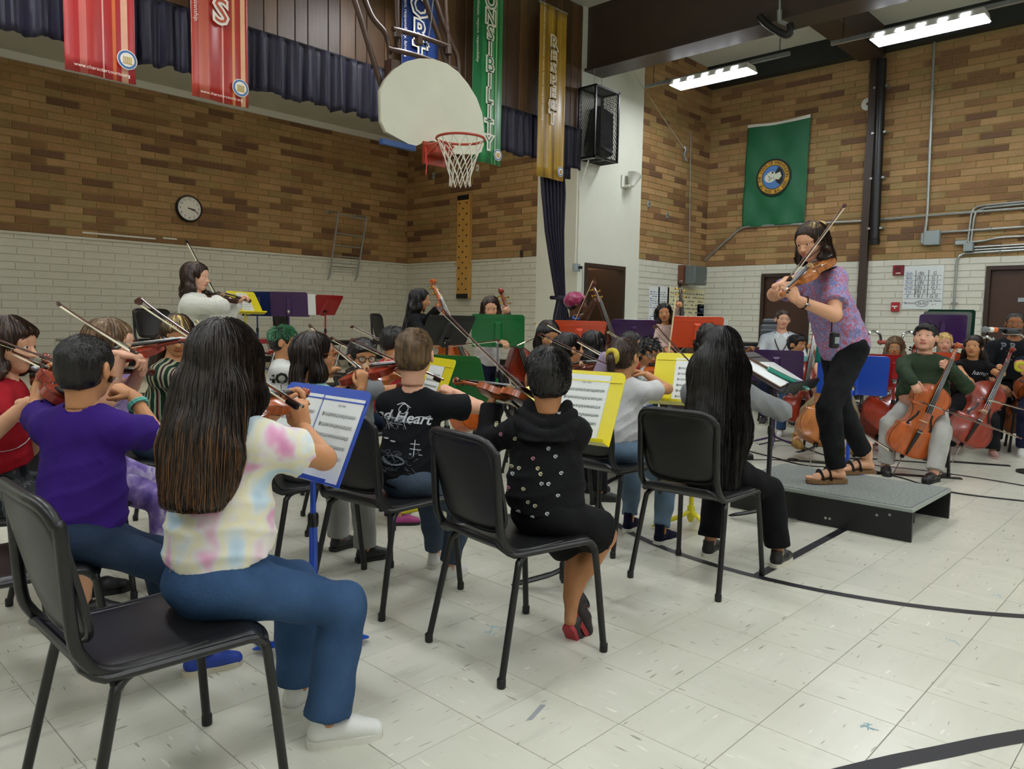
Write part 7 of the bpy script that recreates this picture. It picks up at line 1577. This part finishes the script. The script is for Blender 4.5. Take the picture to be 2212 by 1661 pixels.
# --- conductor on the podium
pz = .205; p = A(1826, 4.95); e = P(1782, 566, 4.72)
q = violin_pose(p, 140, 1.74, None, pz, 0, 25, vdir=P(1690, 640, 4.42)-e, end=e, vs=1.0, droll=.2, frog=P(1702, 612, 4.62), tip=P(1846, 420, 4.85))
va = violin_arms(q, 1.72); va['L'].update(w=P(1722, 648, 4.52), pole=(-.4, -.5, -1), d=(-.35, .2, .35), b=(-.5, -.7, .1)); va['R'].update(w=P(1700, 606, 4.72), pole=(-.2, .9, -.6), d=(-.6, .3, -.3), b=(-.1, .1, 1), curl=(45, 45, 25))
g = person('woman conducting on the podium with a violin, in a paisley shirt and black jeans', p, 140, 1.74, None, z=pz, lod=0, lean=24, look=P(1430, 650, 4.25), skin_='fair', hair=('bob', HD), ho=dict(len=.13, thick=.05, line=.13, width=.8), shirt=(m_paisley, .72, .02, -.03), pants=(JK, 1.97, .006), st_=1, arms=va, fat=1.0, feet={'R': ('w', (F(1868, 1022, pz).x, F(1868, 1022, pz).y, 0), 2, 0), 'L': ('w', (F(1805, 1042, pz).x, F(1805, 1042, pz).y, 0), 2, 0)}); PEOPLE['cond'] = g
violin_objs(q, 'honey', 'dark', 'woman on the podium', 'honey coloured'); strands(g, 700, [HD, HBL], .17, .0014, 31, streak=(.1, (.0, .2)))
Mh = g['Mw'].inverted() @ g['Mh']; hh = g['hh']; hr = child(g['o'], 'hair'); mb = MB(); rr = random.Random(9)
two_tone(g, HBL, lambda c: c.z > .38 and -.35 < c.x < .3 and math.sin(c.x*14+c.y*5) > -.3)
S = SDF((-.8*hh, -.5*hh, -.2*hh), (.2*hh, .5*hh, .8*hh), .006); S.ell(V3(-.4, 0, .38)*hh, V3(.17, .17, .15)*hh, .02); noise_warp(S, .005, 70, 2); Vt, Q = S.mesh(); link_mesh('hair_bun', np_mesh('hair_bun', xf(Vt, Mh), Q, HBL, None, 1), hr)
mc = MB(); mc.tube(bez([Mh @ (V3(-.02, .39, -.02)*hh), Mh @ (V3(.15, .36, -.15)*hh), Mh @ (V3(.4, .2, -.32)*hh), Mh @ (V3(.5, .08, -.36)*hh)], 5), .003, 5); mc.tube([Mh @ (V3(.49, .09, -.36)*hh), Mh @ (V3(.54, .03, -.35)*hh)], .011, 8); mc.tube(bez([Mh @ (V3(-.02, .39, .02)*hh), Mh @ (V3(-.1, .25, .4)*hh), Mh @ (V3(-.15, 0, .53)*hh), Mh @ (V3(-.1, -.25, .4)*hh), Mh @ (V3(-.02, -.39, .02)*hh)], 4), .004, 5); mc.build('headset_microphone', m_black, g['o'])
w = g['Mw'].inverted() @ g['W'][1]; e_ = ((g['Mw'].inverted() @ g['E'][1])-w).normalized(); _, s1, s2 = frame_of(e_); ring = [w+e_*.05+(s1*math.cos(a)+s2*math.sin(a))*.033 for a in [2*math.pi*k/18 for k in range(18)]]
wt = MB().tube(ring, .011, 6, closed=True, flat=.35).build('watch', mat('watch_strap', '3a2418', .6), g['o']); MB().lathe([(.018, 0), (.018, .008)], 14, 0, basis(w+e_*.05+(g['Mw'].to_3x3().inverted() @ V3(-.5, -.8, -.2)).normalized()*.032, s1, e_)).build('dial', m_chrome, wt)
k_ = g['Mw'].inverted() @ P(1802, 735, 4.68); bpk = MB().box((-.03, -.02, -.05), (.03, .02, .05), 0, Matrix.Translation(k_) @ Matrix.Rotation(.4, 4, 'Z'), bev=.008).build('belt_pack', m_black, g['o'], smooth=False); MB().box((-.02, .0205, -.02), (.02, .022, .02), 0, Matrix.Translation(k_) @ Matrix.Rotation(.4, 4, 'Z')).build('screen', m_grey, bpk, smooth=False); MB().tube([k_+V3(.02, 0, .05), k_+V3(.022, 0, .12)], .004, 6).build('antenna', m_black, bpk)
mcork = mat('cork_sole', '7a5a38', .85, bump=.4, bscale=120); mst = mat('sandal_strap', '1f1a18', .6)
for s in (-1, 1):
    A_ = Vector((F(1868, 1022, pz) if s < 0 else F(1805, 1042, pz)).xy.to_3d()); A_.z = pz; fyaw = rad(140+2); Ml = g['Mw'].inverted() @ Matrix.Translation(A_) @ Matrix.Rotation(fyaw, 4, 'Z'); f = .152*1.72*1.02
    prof = [(-.28, -.05), (-.25, -.12), (-.15, -.155), (.0, -.145), (.2, -.145), (.4, -.185), (.58, -.175), (.74, -.09), (.78, 0), (.74, .09), (.58, .175), (.4, .185), (.2, .145), (.0, .145), (-.15, .155), (-.25, .12), (-.28, .05)]
    so = MB().ext([(x*f, y*f) for x, y in prof], 0, .024, 0, Ml).build('sandal', mcork, g['o'], angle=60)
    S = SDF((-.4*f, -.3*f, 0), (.95*f, .3*f, .8*f), .006); S.cone((-.12*f, 0, .2*f), (.2*f, 0, .24*f), .12*f, .12*f, .04*f); S.cone((.2*f, 0, .22*f), (.5*f, 0, .15*f), .13*f, .12*f, .05*f, ((0, 0, 1), .7)); S.cone((-.06*f, 0, .25*f), (-.04*f, 0, .75*f), .12*f, .115*f, .05*f)
    for t_i, (y, x) in enumerate(((.1, .7), (.045, .68), (-.0, .65), (-.045, .61), (-.09, .57))): S.cone((.48*f, y*s*-1*f, .12*f), (x*f, y*s*-1*f*1.15, .115*f), .045*f, .042*f*(1.2 if t_i == 0 else 1), .015*f)
    Vt, Q = S.mesh(); link_mesh('foot', np_mesh('foot', xf(Vt, Ml), Q, skin('fair'), None, 1), g['o'])
    for x in (.22, .42): MB().tube(bez([Ml @ V3(x*f, -.17*f, .02), Ml @ V3((x+.02)*f, -.11*f, .33*f-.25*x*f), Ml @ V3((x+.03)*f, 0, .41*f-.3*x*f), Ml @ V3((x+.02)*f, .11*f, .33*f-.25*x*f), Ml @ V3(x*f, .17*f, .02)], 5), .017, 6, 0, .3, up=(1, 0, 0)).build('strap', mst, so)
# ------------------------------------------------------------------ stands on the floor and the stage, podium, tables
def st(label, px, z, yaw, color, h=.84, tilt=20, **kw):
    p = P(px, 690, z); return music_stand(p.x, p.y, yaw, color, label, h, tilt, **kw)
t, D, cx = music_stand(1.43, 2.31, 181, BLU, 'bright blue music stand holding two sheets beside the girl in the tie-dye shirt', .815, 24)
sheet(t, D, cx, .125, -.12, .23, .29, 'left hand music sheet on the bright blue stand', title='Can Can', n=2, seed=1); sheet(t, D, cx, -.115, -.12, .23, .29, 'right hand music sheet on the bright blue stand', title='Can Can', n=3, seed=2)
t, D, cx = music_stand(2.62, 2.14, 186, YEL, 'yellow music stand with thick booklet in front of the boy in the hooded sweatshirt', .84, 24, pole=mat('enamel_'+BLK, BLK, .3))
sheet(t, D, cx, .07, -.12, .24, .3, 'thick booklet of sheet music on the yellow stand with black legs', title='Can Can', n=7, seed=3, heavy=True)
t, D, cx = music_stand(4.0, 2.3, 200, YEL, 'yellow music stand half hidden by the girl with waist length black hair', .88, 26)
sheet(t, D, cx, -.02, -.12, .22, .29, 'white sheet on the yellow stand beside the waist length hair', n=2, seed=5)
st('green music stand seen from behind beside the boy in the black lettered shirt', 968, 4.75, 22, GRN, .84, 28)
t, D, cx = st('yellow music stand folded against the green stand by the lettered shirt', 936, 4.5, 162, YEL, .82, 20, w=.46)
sheet(t, D, cx, .0, -.12, .22, .28, 'white sheet edge showing on the yellow stand next to the green stand', seed=6)
st('green music stand on a tall silver tube in front of the bass player in white', 1076, 7.3, 42, GRN, 1.1, 18)
st('black music stand tilted in front of the bass player in the black jacket', 966, 7.0, 80, BLK, 1.1, 34)
st('orange music stand in front of the player with the magenta bonnet', 1248, 6.7, 62, ORA, 1.06, 24)
st('purple music stand seen from behind between the orange stands', 1366, 7.9, 60, PUR, 1.08, 22)
t, D, cx = st('orange music stand in front of the bass player in the pink sweater', 1506, 7.6, 40, ORA, 1.12, 20)
sheet(t, D, cx, -.2, -.1, .2, .28, 'grey white sheet sticking out right of the orange stand by the pink sweater', seed=8)
st('dark purple music stand in front of the man in the plaid shirt', 1682, 7.6, 20, PUR, .80, 18)
st('blue music stand behind the woman on the podium', 1848, 5.9, 20, BLU, .83, 20)
st('dark red music stand in front of the girl with brown curls', 1940, 7.4, 20, RED, .78, 14, w=.58)
st('orange red music stand behind the boy in the green shirt', 2052, 7.7, 15, ORA, .80, 14, w=.58)
YS = 9.3
for lab, px, c, yw, ti, pap in (('yellow music stand with a sheet on the stage by the man in fleece', 530, YEL, -70, 30, 1), ('navy blue music stand behind the yellow one on the stage', 556, NAV, 30, 6, 0), ('purple music stand on the stage against the white painted wall', 624, PUR, 42, 8, 0), ('red music stand tilted sideways on the stage', 703, RED, 100, 34, 0)):
    p = onY(px, 690, YS+(.4 if c == NAV else 0)); t, D, cx = music_stand(p.x, p.y, yw, c, lab, .93, ti, z=ZST)
    if pap: sheet(t, D, cx, 0, -.1, .2, .28, 'white sheet on the yellow stand on the stage', seed=9)
    if c == PUR: sheet(t, D, cx, -.26, -.1, .2, .28, 'sheet sticking out behind the purple stage stand', seed=10)
# conductor's flat stand with its things
cdx = P(1700, 690, 4.72)
t, D, cx = music_stand(4.42, 2.02, 276, BLK, 'wide black conductor stand tilted nearly flat beside the podium', .93, 62, w=.6, hd=.44)
Mt = Matrix.Translation(t.location) @ Matrix.Rotation(t.rotation_euler.z, 4, 'Z') @ D @ Matrix.Translation((cx+.003, 0, 0))
def on_stand(name, label, cat_, y, z, rot=0, lift=0): o = bpy.data.objects.new(name, None); COL.objects.link(o); o.matrix_world = Mt @ Matrix.Translation((lift, y, z)) @ Matrix.Rotation(rot, 4, 'X'); o.empty_display_size = .02; return tag(o, label, cat_)
o = on_stand('clipboard', 'clipboard with white sheets on the conductor stand', 'clipboard', -.12, .06, .1)
MB().box((0, -.12, -.17), (.004, .12, .17)).build('board', mat('clipboard_brown', '6a4a2c', .6), o, smooth=False); MB().box((.004, -.11, -.165), (.008, .11, .14)).build('paper', m_paper, o, smooth=False); MB().box((.008, -.05, .13), (.02, .05, .165), bev=.003).build('clip', m_galv, o, smooth=False); MB().tube([(.012, -.02, .15), (.03, -.015, .19), (.03, .015, .19), (.012, .02, .15)], .003, 6).build('clip_wire', m_chrome, o)
o = on_stand('paper_stack', 'loose white sheets on the left of the conductor stand', 'paper', .17, .0, -.08); 
for i in range(3): MB().box((.001+.0015*i, -.11, -.15+.004*i), (.0022+.0015*i, .11, .13+.004*i)).build('page', m_paper, o, smooth=False)
o = on_stand('pencil_case', 'teal green pencil case lying on the conductor stand', 'pencil case', .0, -.06, .35, .012)
MB().box((0, -.025, -.12), (.022, .025, .12), bev=.008).build('case', mat('teal_plastic', '16806c', .25, coat=.4), o, smooth=False); MB().tube([(.012, 0, -.12), (.014, .02, -.14), (.012, -.01, -.15), (.01, -.02, -.12)], .005, 6).build('strap', mat('teal_plastic', '16806c', .3), o)
o = on_stand('baton', 'brown wooden rod across the conductor stand', 'baton', -.01, .04, .25, .012); MB().tube([(.005, 0, -.2), (.005, 0, .2)], [.009, .006], 8).build('rod', mat('rod_brown', '5a3a1e', .5), o); MB().lathe([(.004, -.02), (.012, 0), (.008, .02)], 8, 0, Matrix.Translation((.006, 0, -.2))).build('handle', mat('rod_brown', '5a3a1e', .5), o)
o = on_stand('pencil', 'pale violet pencil on the loose sheets', 'pencil', .14, -.07, 1.0, .007); MB().tube([(.004, 0, -.08), (.004, 0, .07)], .0035, 6).build('shaft', mat('pencil_violet', '8a7fb0', .5), o); MB().tube([(.004, 0, .07), (.004, 0, .085)], [.0035, .0005], 6).build('point', m_maple, o)
# podium
pa, pb, pc = F(1962, 1171), F(2058, 1122), F(1701, 1118)
pod = empty('podium', (4.665, 1.27, 0), 0, 'low black podium with a grey carpeted top and metal edge under the conducting woman', 'podium')
px_, py_, ph_ = .80, 1.12, .2
for nm, lo, hi in (('front_panel', (0, 0, 0), (.02, py_, ph_-.03)), ('back_panel', (px_-.02, 0, 0), (px_, py_, ph_-.03)), ('middle_panel', (px_*.5, .1, .02), (px_*.5+.02, py_-.1, ph_-.03))): MB().box(lo, hi).build(nm, mat('podium_black', '121214', .45), pod, smooth=False)
MB().box((0, 0, ph_-.03), (px_, py_, ph_-.004), bev=.004).build('edge_trim', mat('podium_trim', '9aa29c', .35, metal=.4), pod, smooth=False); MB().box((.014, .014, ph_-.006), (px_-.014, py_-.014, ph_)).build('carpet', mat('podium_carpet', '878b86', .95, var=.25, vscale=60, bump=.6, bscale=220), pod, smooth=False)
for (y, z) in ((.12, .14), (.19, .125), (.78, .14), (.86, .125), (.46, .05), (.485, .05), (1.0, .14)): MB().lathe([(.008, 0), (.008, .003)], 10, 0, basis((-.0005, y, z), (0, -1, 0), (0, 0, 1))).build('bolt', m_galv, pod)
# stool by the bass players
sp_ = P(1046, 690, 8.1); stl = empty('wooden_stool', (sp_.x, sp_.y, 0), .3, 'tall pale wooden stool with turned legs beside the double basses', 'stool'); mpine = mat('pine_wood', 'c8a468', .5, var=.1, vscale=4, stretch=(5, 5, .6))
MB().lathe([(.15, .7), (.165, .71), (.165, .735), (.15, .745), (.02, .738)], 24).build('seat', mpine, stl)
for k in range(4): a = rad(45+90*k); MB().tube([(.1*math.cos(a), .1*math.sin(a), .705), (.19*math.cos(a), .19*math.sin(a), 0)], [.019, .016], 8).build('leg', mpine, stl)
for z, r_ in ((.22, .166), (.4, .145)):
    for k in range(4): a, b = rad(45+90*k), rad(135+90*k); MB().tube([(r_*math.cos(a), r_*math.sin(a), z+.03*(k % 2)), (r_*math.cos(b), r_*math.sin(b), z+.03*(k % 2))], .011, 6).build('rung', mpine, stl)
# microphone on a boom at the right edge
mc = P(2150, 712, 6.1); ms = empty('microphone_stand', (P(2262, 690, 6.4).x, P(2262, 690, 6.4).y, 0), 0, 'silver boom microphone stand at the right edge', 'microphone stand'); B0 = Vector(ms.location)
joint = P(2205, 722, 6.2)-B0; low = P(2160, 800, 6.5)-B0
MB().tube([V3(0, 0, .03), V3(0, 0, 1.0)], .012, 10).build('pole', m_chrome, ms); MB().lathe([(.14, 0), (.14, .015), (.03, .03), (.015, .05)], 24).build('base', m_black, ms)
MB().tube([V3(0, 0, 1.0), joint, P(2165, 720, 6.12)-B0], .009, 8).build('boom', m_chrome, ms); MB().tube([V3(0, -.02, 1.0), V3(0, .02, 1.0)], .022, 8).build('clutch', m_black, ms)
MB().tube([P(2172, 716, 6.1)-B0, P(2196, 717, 6.14)-B0], .02, 8).build('mic_clip', m_black, ms)
m0 = P(2128, 712, 6.08); m1 = P(2204, 713, 6.16); mi_ = empty('microphone', m0, 0, 'handheld microphone with grey mesh head and orange ring on the boom', 'microphone'); dv = (m1-m0)
MB().lathe([(.008, -.028), (.022, -.02), (.027, 0), (.022, .02), (.018, .026)], 16, 0, basis((0, 0, 0), *[v for v in (V3(0, 0, 1), dv.cross(V3(0, 0, 1)))])).build('mesh_head', mat('mic_mesh', '9a9ca0', .5, metal=.5, bump=1, bscale=600), mi_)
MB().tube([dv*.1, dv*.2], .021, 12).build('ring', m_white, mi_); MB().tube([dv*.2, dv*.32], [.0215, .02], 12).build('orange_band', mat('band_orange', 'd8662c', .5), mi_); MB().tube([dv*.32, dv*1.0], [.0195, .014], 12).build('handle', m_black, mi_)
# lunch tables, carts and cases along the walls
def table(label, x0, x1, y, z0, h, edge, top_c, depth=.5, legs=3):
    t = empty('folding_table', (x0, y, z0), 0, label, 'table'); L = x1-x0
    MB().box((0, 0, h-.035), (L, depth, h-.002)).build('table_top', top_c, t, smooth=False); MB().box((-.01, -.012, h-.06), (L+.01, 0, h+.004), bev=.006).build('edge_band', edge, t, smooth=False)
    for k in range(legs):
        x = L*(k+.5)/legs
        for s in (-1, 1): MB().tube([(x+s*.08, .05, h-.04), (x+s*.22, .05, .0)], .016, 8).build('leg', m_chrome, t); MB().tube([(x+s*.08, depth-.05, h-.04), (x+s*.22, depth-.05, .0)], .016, 8).build('leg', m_chrome, t)
    return t
xa_, xb_ = onY(160, 730, 9.9).x, onY(655, 730, 9.9).x
table('long red edged folding lunch table on the stage along the left wall', xa_, xb_, 9.9, ZST, .45, mat('edge_red', '9a2a2c', .4), mat('laminate_grey', 'a8a498', .4), .7, 5)
q0 = onY(650, 728, 9.75); table('black folding table at the right of the red edged lunch table', q0.x, onY(845, 735, 9.75).x, 9.75, ZST, .42, m_black, m_black, .6, 3)
for lab, px, y, yw in (('black chair behind the purple stage stand', 640, 9.9, -60), ('black chair on the stage left of the bass player in the black jacket', 848, 9.0, -60), ('black chair on the stage behind the striped girl', 352, 9.2, -70), ('black chair on the stage near the man in fleece', 383, 9.5, -60)):
    p = onY(px, 690, y); chair(p.x, p.y, yw, lab, ZST)
cp = P(1622, 690, 10.6); ct = empty('equipment_cart', (cp.x, cp.y, 0), rad(25), 'black equipment cart with yellow labels by the far door', 'cart')
MB().box((-.25, -.5, .35), (.25, .5, .95), bev=.015).build('case', mat('case_black', '15151a', .4), ct, smooth=False); MB().box((-.27, -.52, .93), (.27, .52, .97), bev=.006).build('top_edge', m_blacksteel, ct, smooth=False)
mlab = mat('label_yellow', 'd8d83a', .5)
for y in (-.3, .15): MB().box((-.256, y, .78), (-.25, y+.2, .86)).build('label_plate', mlab, ct, smooth=False)
for sx in (-.2, .2):
    for sy in (-.45, .45): MB().tube([(sx, sy, .36), (sx, sy, .08)], .02, 8).build('leg', m_blacksteel, ct); MB().lathe([(.045, -.015), (.045, .015)], 14, 0, Matrix.Translation((sx, sy, .046)) @ Matrix.Rotation(rad(90), 4, 'X')).build('caster', m_black, ct)
pp_ = empty('label_printer', (cp.x+.02, cp.y-.28, .97), rad(200), 'grey desktop device with an angled screen on the equipment cart', 'device')
MB().box((-.13, -.12, 0), (.13, .12, .26), 0, Matrix.Identity(4), bev=.03).build('body', mat('device_grey', '53585c', .5), pp_, smooth=False); MB().box((.0, -.1, -.01), (.2, .1, .012), 0, Matrix.Translation((.1, 0, .05)) @ Matrix.Rotation(rad(-40), 4, 'Y'), bev=.005).build('screen_panel', mat('device_panel', '6a7078', .3), pp_, smooth=False); MB().box((-.05, -.1, .26), (.1, .1, .33), bev=.02).build('hood', mat('device_grey', '53585c', .5), pp_, smooth=False)
# chrome stacking carts with red grips near the far wall
def cart(label, px, z, w, h):
    p = P(px, 690, z); t = empty('folded_table_cart', (p.x, p.y, 0), rad(-46), label, 'cart')
    mb = MB()
    for s in (-1, 1): MB().tube(bez([(s*w/2, 0, .02), (s*w/2, 0, h-.12), (s*(w/2-.03), 0, h-.03), (s*(w/2-.1), 0, h), (s*(w/2-.17), 0, h-.05), (s*(w/2-.18), 0, h-.16)], 5), .018, 8).build('upright', m_chrome, t)
    MB().tube([(-w/2+.18, 0, h-.16), (-.16, 0, h-.13), (.16, 0, h-.13), (w/2-.18, 0, h-.16)], .014, 8).build('crossbar', m_chrome, t)
    MB().tube([(-.16, 0, h-.13), (.16, 0, h-.13)], .026, 10).build('red_grip', mat('grip_red', 'a8473c', .7), t); MB().box((-w/2+.05, .03, .3), (w/2-.05, .09, h-.35), bev=.01).build('table_leaf', mat('laminate_cream', 'c2bea8', .4), t, smooth=False)
    MB().box((-w/2-.03, -.1, 0), (w/2+.03, .1, .05), bev=.01).build('base', m_blacksteel, t, smooth=False); return t
cart('folded lunch table cart with chrome loops and red grip behind the brown curls', 1928, 9.4, .62, 1.16)
cart('folded lunch table cart with chrome loops behind the blond boy', 2090, 9.6, .7, 1.12)
# music stands stored on a rack behind the cello section
for lab, px, z, yw, c, h, ti in (('purple music stand stored in the row behind the blond boy', 2038, 8.9, 30, PUR, 1.2, 4), ('grey music stand stored behind the purple one', 2046, 9.1, 22, '6a706c', 1.24, 6), ('dark green music stand stored at the back of the row', 2054, 9.3, 15, '0a3a28', 1.27, 8)): st(lab, px, z, yw, c, h, ti)
# things on the floor
for lab, pl in (('thin black cable lying across the floor behind the podium', [(1560, 960), (1660, 985), (1740, 1005), (1850, 1012), (1940, 1030), (2050, 1062), (2212, 1082)]), ('thin black cable curving beside the purple stand legs', [(1640, 960), (1700, 952), (1790, 985), (1900, 992), (2010, 1000)])):
    c = empty('floor_cable', (0, 0, 0), 0, lab, 'cable'); MB().tube(bez([F(px, py, .006) for px, py in pl], 8), .006, 6).build('cable', m_black, c)
for lab, (px, py), a in (('flat black rock stop strap under the orange cello', (1975, 1028), .5), ('flat black rock stop strap under the bright red cello', (2085, 1000), .4), ('flat black rock stop strap under the honey cello', (1790, 1002), .3)):
    q = F(px, py); c = empty('rock_stop', (q.x, q.y, 0), a, lab, 'strap'); MB().box((-.03, -.35, 0), (.03, .3, .008)).build('strap', m_black, c, smooth=False); MB().lathe([(.05, 0), (.05, .012), (.03, .02)], 14, 0, Matrix.Translation((0, .3, 0))).build('anchor', m_black, c)
m_scuff = mat('floor_blue_mark', '7fa0a8', .5)
for (px, py) in ((1880, 1571), (2060, 1385), (2150, 1285), (1060, 1365), (1075, 1355)):
    q = F(px, py); mb = MB(); rr = random.Random(px)
    for k in range(5): mb.tube([(q.x+rr.uniform(-.03, .03), q.y+rr.uniform(-.03, .03), .0006), (q.x+rr.uniform(-.03, .03), q.y+rr.uniform(-.03, .03), .0006)], .0022, 4, flat=.1)
    mb.build('scuff_mark', m_scuff, floor_o, smooth=False)
q = F(1148, 1540); MB().raw([(q.x-.05, q.y-.02, .0006), (q.x-.03, q.y-.03, .0006), (q.x+.07, q.y+.0, .0006), (q.x+.06, q.y+.015, .0006)], [(0, 1, 2, 3)]).build('scuff_mark', mat('floor_grey_mark', '8d9292', .5), floor_o, smooth=False)
# teal bag hanging at the side of the podium player
tb = P(1772, 752, 5.3); bg = empty('teal_pouch', tb, 0, 'teal cloth pouch hanging beside the hip of the conducting woman', 'pouch')
MB().grid(lambda u, v: (-.06+.12*u*(1-.5*v), .03*math.sin(6*u)*.3+.01*v, .06-.16*v), 10, 10).build('cloth', cloth('teal_pouch', '2a7f74'), bg).modifiers.new('t', 'SOLIDIFY').thickness = .01
MB().tube([V3(-.06, 0, .06), V3(.02, -.06, .12), V3(.06, 0, .06)], .006, 6).build('strap', cloth('teal_pouch', '2a7f74'), bg)
